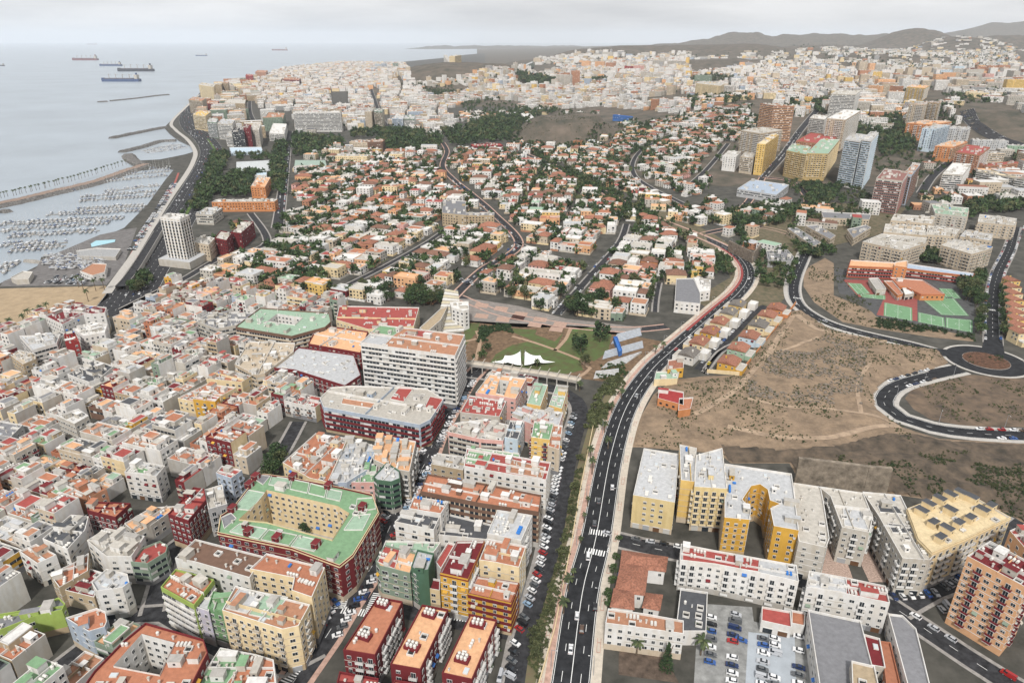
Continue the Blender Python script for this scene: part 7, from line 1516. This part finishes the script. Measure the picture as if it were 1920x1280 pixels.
mask_poly([gp(*p) for p in [(620, 245), (760, 248), (830, 262), (960, 225), (1000, 215), (1150, 215), (1150, 248), (1085, 264), (1000, 262), (930, 258), (850, 272), (780, 288), (660, 285), (545, 262)]])
for q_ in ([(855, 200), (900, 188), (975, 192), (960, 210), (870, 212)], [(965, 135), (1050, 140), (1045, 162), (980, 160)], [(1280, 150), (1330, 140), (1380, 150), (1330, 160)], [(800, 170), (870, 162), (880, 172), (820, 182)], [(1180, 185), (1280, 178), (1300, 190), (1200, 196)], [(1090, 148), (1160, 140), (1170, 150), (1100, 158)], [(620, 170), (650, 165), (655, 200), (625, 205)]): mask_poly([gp(*p) for p in q_])
quarter('far', [(530, 130), (640, 118), (760, 120), (770, 150), (830, 200), (850, 240), (800, 262), (640, 300), (560, 250), (550, 210), (490, 205), (470, 170), (480, 150)], GA-pi/2+.55, 80, 32, 17, 10, {3: 30, 4: 30, 5: 30, 6: 14, 7: 6}, treep=.06, seed=21, wd=FARW, rd=FARR)
quarter('far', [(375, 180), (430, 160), (480, 150), (490, 205), (540, 250), (520, 290), (420, 270), (385, 235), (365, 212)], GA-pi/2+.7, 60, 40, 26, 14, {4: 10, 6: 30, 8: 30, 10: 18}, treep=.15, seed=22, wd=dict(offwhite=20, beige=20, sandstone=14, white=20, cream=10, clay=6, greygreen=8), rd=FARR)
quarter('far', [(780, 160), (860, 150), (960, 130), (1100, 120), (1280, 110), (1300, 140), (1260, 160), (1280, 215), (1130, 200), (1000, 205), (860, 205), (790, 190)], GA-pi/2-.3, 70, 34, 17, 10, {2: 20, 3: 30, 4: 20, 5: 20, 7: 6, 9: 3}, treep=.15, seed=23, wd=dict(FARW, yellow=2, peach=3, clay=4), rd=FARR)
quarter('far', [(1280, 215), (1260, 150), (1450, 120), (1610, 135), (1650, 150), (1640, 185), (1500, 190), (1420, 185)], GA-pi/2+.2, 70, 34, 15, 9, {2: 20, 3: 40, 4: 30, 5: 12, 8: 3}, treep=.08, seed=24, wd=dict(FARW, peach=3, yellow=3), rd=FARR)
quarter('far', [(1450, 200), (1560, 185), (1700, 200), (1760, 215), (1650, 250), (1600, 225), (1500, 225)], GA-pi/2, 70, 34, 17, 11, {2: 20, 3: 30, 5: 20, 7: 10}, treep=.5, seed=25, wd=dict(FARW, peach=10, yellow=7), rd=FARR, fill=.7)
quarter('far', [(540, 300), (640, 270), (760, 275), (830, 290), (660, 310), (560, 330)], GA-pi/2+.3, 60, 34, 18, 8, {2: 40, 3: 30, 5: 10}, treep=.5, seed=26, wd=GARW, rd=GARR, fill=.8)
quarter('far', [(1400, 110), (1600, 100), (1900, 90), (1920, 130), (1830, 150), (1700, 140), (1610, 130)], GA-pi/2, 120, 34, 20, 40, {2: 20, 3: 30, 5: 10, 7: 3}, treep=.3, seed=27, wd=FARW, rd=FARR, fill=.4)
quarter('far', [(1750, 175), (1920, 150), (1980, 230), (1920, 210), (1840, 190)], GA-pi/2, 90, 34, 24, 20, {3: 20, 5: 30, 7: 10}, treep=.3, seed=28, wd=dict(FARW, clay=10, peach=8), rd=FARR, fill=.5)
quarter('far', [(1150, 300), (1215, 250), (1180, 222), (1110, 212), (980, 205), (860, 205), (850, 232), (960, 222)], GA, 60, 34, 20, 14, {2: 40, 3: 30}, treep=.9, seed=29, wd=GARW, rd=GARR, fill=.45)
quarter('far', [(1480, 390), (1640, 395), (1680, 330), (1780, 300), (1960, 290), (1960, 380), (1700, 400), (1560, 470), (1500, 440)], GA-pi/2, 60, 34, 20, 14, {2: 30, 3: 30, 5: 10}, treep=.8, seed=30, wd=dict(GARW, clay=8), rd=GARR, fill=.45)
quarter('far', [(1010, 112), (1200, 104), (1300, 100), (1290, 112), (1100, 122), (1000, 122)], GA-pi/2, 90, 40, 24, 14, {3: 30, 5: 20, 8: 8}, treep=.0, seed=33, wd=FARW, rd=FARR, fill=.6)
quarter('far', [(1290, 104), (1460, 96), (1620, 92), (1900, 78), (1930, 96), (1640, 104), (1460, 112), (1300, 114)], GA-pi/2, 110, 40, 24, 60, {2: 30, 3: 20, 5: 10}, treep=.0, seed=34, wd=FARW, rd=FARR, fill=.5)
quarter('far', [(1660, 200), (1780, 195), (1800, 215), (1790, 245), (1700, 250)], GA-pi/2, 70, 34, 17, 11, {3: 30, 5: 20}, treep=.5, seed=36, wd=dict(FARW, peach=10), rd=FARR, fill=.5)
quarter('far', [(1700, 400), (1960, 380), (1960, 290), (1860, 272), (1780, 300), (1740, 360)], GA-pi/2+.3, 50, 40, 24, 22, {4: 20, 6: 30, 8: 10}, treep=.6, seed=41, wd=dict(offwhite=30, beige=20, clay=14, white=20, peach=6), rd=FARR, fill=.55)
quarter('far', [(1600, 150), (1700, 140), (1920, 130), (1960, 150), (1780, 170), (1640, 180)], GA-pi/2+.3, 60, 40, 26, 22, {4: 20, 7: 30, 10: 20, 12: 10}, treep=.4, seed=42, wd=dict(offwhite=30, beige=20, clay=12, white=30, peach=6, paleblue=4), rd=FARR, fill=.5)
quarter('far', [(1530, 200), (1560, 180), (1680, 190), (1650, 240), (1560, 240)], GA-pi/2, 60, 40, 24, 16, {4: 20, 6: 30, 8: 20}, treep=.4, seed=43, wd=dict(offwhite=30, beige=20, clay=6, white=30, peach=8, cream=10), rd=FARR, fill=.6)
for k, m in far_mb.items(): o = m.build(dict(town='more_town_houses', garden='garden_district_houses', far='distant_city_buildings', plots='garden_plots', gwall='garden_boundary_walls')[k]); o['kind'] = 'stuff'
# ------------------------------------------------------------------ trees of the mid ground
def forest(c, poly, n, r0, r1, seed=1):
    n = int(n*1.5); rng = random.Random(seed); wq = [gp(*cx(c, p)) for p in poly]; xs = [p[0] for p in wq]; ys = [p[1] for p in wq]; k = 0; t = 0
    while k < n and t < n*20:
        t += 1; x, y = rng.uniform(min(xs), max(xs)), rng.uniform(min(ys), max(ys))
        if inpoly(x, y, wq): TREES.append((x, y, rng.uniform(r0, r1)*1.2)); k += 1
forest(1, [(1330, 870), (1530, 870), (1520, 905), (1330, 905)], 40, 2, 3.5, 41); forest(1, [(1000, 1278), (1100, 1100), (1160, 960), (1130, 1000), (1060, 1150), (960, 1278)], 30, 1.5, 2.5, 42); forest(2, [(700, 690), (860, 640), (1010, 700), (960, 760), (820, 790)], 110, 3, 6, 43)
forest(6, [(640, 210), (610, 330), (560, 350), (440, 330), (400, 280), (440, 150), (560, 130)], 60, 1.5, 3, 51); forest(6, [(120, 130), (250, 150), (290, 260), (200, 290), (60, 200), (40, 110)], 50, 1.5, 2.8, 52); forest(2, [(1250, 1000), (1560, 1150), (1700, 1278), (1800, 1278), (1560, 1100), (1300, 960)], 60, 1.8, 3.4, 53)
forest(3, [(560, 1020), (1000, 1050), (1100, 1180), (900, 1270), (700, 1278)], 120, 1.8, 3.2, 54); forest(3, [(1050, 900), (1350, 850), (1500, 930), (1300, 1100), (1250, 1180)], 80, 1.8, 3.2, 55); forest(3, [(500, 180), (900, 260), (1100, 300), (1300, 330), (1700, 300), (1900, 330), (1500, 400), (1000, 400)], 160, 3, 6, 56); forest(2, [(330, 480), (700, 520), (900, 560), (700, 600), (500, 540)], 120, 2.5, 5, 57)
forest(2, [(990, 600), (1080, 640), (1060, 720), (1010, 800), (960, 820), (900, 760)], 120, 2.5, 4.5, 71); forest(2, [(1080, 790), (1200, 820), (1380, 760), (1500, 700), (1420, 800), (1250, 850), (1100, 830)], 60, 1.5, 3, 72)
forest(2, [(975, 405), (1230, 420), (1215, 486), (1020, 480)], 90, 4, 8, 61); forest(2, [(640, 570), (1000, 580), (960, 630), (690, 640)], 60, 2, 4, 62); forest(2, [(480, 510), (620, 490), (640, 520), (540, 545)], 50, 2, 4, 63); forest(3, [(0, 450), (150, 420), (300, 440), (150, 480)], 60, 3, 5, 64); forest(2, [(1350, 440), (1480, 420), (1500, 450), (1380, 474)], 60, 3, 5, 65)
forest(1, [(1190, 870), (1290, 880), (1230, 1000), (1190, 1130), (1100, 1200), (1080, 1190), (1150, 1040)], 130, 3, 5); forest(1, [(1550, 810), (1610, 810), (1605, 960), (1590, 1100), (1535, 1100), (1530, 960)], 90, 3, 6, 2)
forest(1, [(1210, 1060), (1330, 980), (1500, 990), (1420, 1010), (1410, 1110), (1200, 1120)], 110, 3, 6, 3); forest(1, [(1650, 780), (1925, 790), (1925, 870), (1660, 890)], 110, 4, 7, 4)
forest(2, [(60, 740), (330, 740), (560, 760), (560, 830), (480, 850), (300, 860), (230, 850), (200, 780), (60, 780)], 150, 4, 7, 5); forest(2, [(560, 740), (700, 720), (800, 700), (990, 660), (1000, 720), (900, 800), (780, 800), (640, 840), (600, 800)], 190, 4, 7, 6)
forest(2, [(850, 680), (1010, 610), (1230, 620), (1240, 640), (1130, 650), (1020, 700)], 90, 3, 6, 7); forest(2, [(980, 400), (1060, 440), (1120, 440), (1220, 480), (1100, 490), (1000, 450)], 60, 6, 10, 8)
forest(3, [(570, 580), (810, 570), (810, 640), (700, 630)], 90, 3, 6, 9); forest(3, [(970, 640), (1230, 650), (1240, 740), (1320, 820), (1280, 870), (1130, 900), (1080, 820), (980, 800)], 240, 3, 6, 10); forest(3, [(30, 560), (120, 560), (390, 545), (380, 580), (150, 600), (60, 630)], 60, 4, 7, 11)
forest(3, [(660, 1040), (900, 1060), (860, 1110), (780, 1180), (720, 1200), (700, 1100)], 170, 1.5, 3.5, 12); forest(3, [(230, 1200), (540, 1150), (760, 1200), (700, 1240), (460, 1278), (250, 1278)], 190, 2, 4, 13); forest(3, [(1600, 1160), (1920, 1100), (1920, 1200), (1700, 1200), (1610, 1240)], 110, 3, 5, 14)
forest(3, [(1600, 800), (1300, 690), (1440, 600), (1520, 640), (1560, 760)], 80, 2, 4, 15); forest(3, [(1440, 540), (1560, 500), (1800, 500), (1820, 560), (1700, 580), (1560, 580)], 110, 2, 5, 16)
forest(6, [(600, 0), (700, 100), (860, 130), (860, 180), (700, 170), (620, 140)], 60, 2, 3.6, 17); forest(6, [(1280, 130), (1440, 160), (1440, 210), (1280, 190)], 40, 2, 3.5, 18); forest(6, [(1640, 260), (1700, 250), (1700, 620), (1650, 620)], 36, 1.8, 3, 19); forest(6, [(1780, 350), (1830, 330), (1820, 620), (1780, 600)], 26, 1.8, 3, 20); forest(6, [(1545, 320), (1640, 310), (1640, 420), (1550, 400)], 14, 2.5, 4, 21)
forest(5, [(370, 380), (560, 400), (570, 440), (370, 440)], 22, 3, 5, 22); forest(5, [(1270, 450), (1440, 430), (1460, 510), (1280, 500)], 16, 3.5, 5.5, 23); forest(4, [(1580, 300), (1800, 270), (1820, 340), (1600, 330)], 20, 3, 5, 24); forest(4, [(730, 350), (800, 270), (860, 290), (850, 330), (740, 385)], 24, 2, 3.4, 25); forest(4, [(1500, 115), (1640, 140), (1720, 170), (1700, 200), (1500, 140)], 16, 3, 5, 26)
forest(2, [(1060, 840), (1400, 1020), (1700, 1180), (1900, 1278), (1640, 1278), (1380, 1080), (1080, 880)], 110, 2.4, 4, 27); forest(2, [(1540, 800), (1700, 700), (1780, 760), (1700, 860), (1620, 870)], 60, 2, 4, 28); forest(1, [(1120, 1278), (1190, 1150), (1240, 1000), (1290, 880), (1240, 870), (1150, 1040)], 50, 3, 5, 29)
forest(7, [(1490, 170), (1560, 20), (1600, 10), (1560, 120)], 9, 2.5, 3.6, 30)
TREES.sort(key=lambda t: t[1]); far = []; n_ = 0
TREES = [t for t in TREES if not (-30 > proj(t[0], t[1], 3)[0] or proj(t[0], t[1], 3)[0] > 1950)]
for (x, y, r) in TREES:
    if n_ < 260:
        n_ += 1; r *= 1.25; ptree = R.random()
        if ptree < .1: palm(x, y, R.uniform(5, 9), None, 'palms between the garden district houses', 1.2); continue
        t = tree(x, y, r, None, R.choice(('dark', 'dark', 'mid', 'olive')), None, R.uniform(1.6, 3.4)); t['_t'] = 1; AUTO.append(t)
    else: far.append((x, y, H0(x, y)+1.6, r*1.32))
R.shuffle(far)
for i, kd in enumerate(('dark', 'dark', 'mid', 'olive', 'mid')): veg_stuff('garden_trees', far[i::5], kd)
# scrub on the brown hill and slopes
pts = []
for k in range(1400):
    a = R.uniform(0, 6.28); q = sqrt(R.random()); x, y = BUMPS[0][0]+q*158*cos(a), BUMPS[0][1]+q*150*sin(a)
    if fbm(x*.03, y*.03, 31) > .45: pts.append((x, y, H0(x, y)-.6, R.uniform(.6, 1.7)))
veg_stuff('scrub', pts, 'olive')
build_cars()
# ------------------------------------------------------------------ descriptions of the repeated things
MARKS = [((18, 590), 'the sandy beach'), ((530, 600), 'the huge green roof'), ((755, 690), 'the tall white slab'), ((610, 690), 'the skylit roof'), ((560, 980), 'the courtyard block'), ((480, 1130), 'the big corner block'), ((340, 1220), 'the terracotta-roofed block'),
         ((225, 1090), 'the rounded white house'), ((60, 1160), 'the lime-green row'), ((350, 950), 'the deep red house'), ((150, 670), 'the white dormer building'), ((30, 800), 'the grey market hall'), ((180, 690), 'the near black roofs'), ((860, 1060), 'the ochre yellow block'), ((480, 650), 'the stepped beige block'),
         ((340, 460), 'the white tower hotel'), ((980, 670), 'the white park canopy'), ((840, 580), 'the white grandstand'), ((1290, 545), 'the L-shaped white school'), ((1190, 640), 'the blue stands'), ((1400, 500), 'the stone retaining wall'), ((1140, 390), 'the palm-lined avenue'), ((880, 400), 'the sandstone institute'), ((975, 457), 'the diagonal street fork'),
         ((650, 700), 'the dark red hall'), ((700, 590), 'the red-terraced block'), ((240, 560), 'the beach flyover'), ((430, 740), 'the orange roofs'), ((395, 780), 'the gold fronted block'), ((130, 790), 'the arched corner building'), ((925, 600), 'the pink plaza'), ((420, 450), 'the maroon blocks'), ((520, 360), 'the long palm street'), ((1430, 370), 'the violet-roofed office')]
CN = dict(white='white', offwhite='off-white', cream='cream', yellow='yellow', gold='ochre', orange='orange', peach='peach', terracotta='terracotta', clay='brick-brown', red='red', darkred='dark-red', redroof='red', greenroof='green', palegreen='pale-green', lime='lime-green', green='green', darkgreen='dark-green', greygreen='grey-green', grey='grey', midgrey='mid-grey', lgrey='light-grey', dgrey='dark-grey', black='black', beige='beige', sandstone='sand-coloured', brown='brown', pink='pink', blue='blue', bluegrey='blue-grey', paleblue='pale-blue', tile='orange-tiled', tiledark='brown-tiled', concrete='concrete', violet='violet', ochre='ochre', rust='rust', paleyellow='pale-yellow')
NUM = {1: 'single-storey', 2: 'two-storey', 3: 'three-storey', 4: 'four-storey', 5: 'five-storey', 6: 'six-storey', 7: 'seven-storey'}
ORD = ['nearest', 'second nearest', 'third nearest', 'fourth nearest', 'fifth nearest', 'sixth nearest', 'seventh nearest', 'eighth nearest', 'ninth nearest', 'tenth nearest', 'eleventh nearest', 'twelfth nearest']
def rel(o):
    x, y = proj(o.location.x, o.location.y, o.location.z); b = min(MARKS, key=lambda m: math.hypot(m[0][0]-x, (m[0][1]-y)*1.3)); dx, dy = x-b[0][0], y-b[0][1]
    w_ = ('right of' if dx > 0 else 'left of') if abs(dx) > 1.2*abs(dy) else ('in front of' if dy > 0 else 'behind')
    return w_, b, math.hypot(dx, dy*1.3)
def word(k):
    t = ['', 'nearest', 'second nearest', 'third nearest', 'fourth nearest', 'fifth nearest', 'sixth nearest', 'seventh nearest', 'eighth nearest', 'ninth nearest', 'tenth nearest']
    return t[k] if k <= 10 else '%dth nearest' % k if k % 10 not in (1, 2, 3) or k in (11, 12, 13) else '%d%s nearest' % (k, {1: 'st', 2: 'nd', 3: 'rd'}[k % 10])
groups = {}
for o in AUTO:
    w_, b, d = rel(o)
    if '_t' in o.keys(): base = ('tree', w_+' '+b[1])
    elif o.name.startswith('house'): base = ('%s %s house with %s roof' % (CN[o['_w']], NUM[min(4, o['_n'])], CN[o['_r']]), w_+' '+b[1]); o['category'] = 'house'
    else: base = ('%s %s building with %s roof' % (CN[o['_w']], NUM[min(7, o['_n'])], CN[o['_r']]), w_+' '+b[1])
    groups.setdefault(base, []).append((d, o))
for (a, b), lst in groups.items():
    lst.sort(key=lambda t: t[0])
    for i, (d, o) in enumerate(lst):
        if a == 'tree': big = o.children[1].scale[0]; a_ = ('large' if big > 3.6 else 'small' if big < 2.4 else 'mid sized')+' leafy tree'
        else: a_ = a
        if len(lst) == 1: o['label'] = a_+' '+b
        else: o['label'] = '%s, %s %s' % (a_, word(i+1), b)
        o['group'] = 'trees between the houses' if a == 'tree' else ('houses of the garden district' if o.name.startswith('house') else 'buildings of the old quarter')
# cars, boats, lamps, palms: position along their row
byg = {}
for o in THINGS:
    if not o.get('label') and o.get('group'): byg.setdefault(o['group'], []).append(o)
for g, lst in byg.items():
    lst.sort(key=lambda o: (o.location.x**2+o.location.y**2)); cnt = {}
    base = []
    for o in lst:
        if o.get('_c'): s_ = '%s %s' % (dict(darkblue='dark blue', paleblue='pale blue').get(o['_c'], o['_c']), {'van': 'van', 'hatch': 'hatchback car', 'sedan': 'saloon car'}[o['_t']])
        elif o.get('category') == 'boat': s_ = ('small ' if o.scale[0] < .9 else 'big ' if o.scale[0] > 1.05 else '')+{0: 'sailing boat with blue canvas', 1: 'plain white sailing boat', 2: 'tall cabin motor boat', 3: 'motor boat with blue cover', 4: 'long tall masted sailing boat'}[o['_k']]
        else: s_ = {'street lamp': 'tall grey street lamp', 'palm tree': 'palm tree', 'tree': 'bushy green tree', 'pontoon': 'floating pontoon'}.get(o.get('category'), o.get('category'))
        base.append(s_); cnt[s_] = cnt.get(s_, 0)+1
    seen = {}
    tail = g.replace('cars ', '') if g.startswith('cars') else {'boats moored in the marina': 'moored in the marina', 'pontoons of the marina': 'in the marina'}.get(g, 'among the '+g)
    tot = cnt
    for o, s_ in zip(lst, base):
        seen[s_] = seen.get(s_, 0)+1; n = seen[s_]; m = tot[s_]
        o['label'] = ('only ' if m == 1 else word(n)+' ')+s_+' '+tail
seenl = {}
for o in THINGS:
    l = o.get('label')
    if l: seenl.setdefault(l, []).append(o)
for o in THINGS:
    for k in ('_a', '_w', '_r', '_n', '_t', '_c', '_k'):
        if k in o.keys(): del o[k]
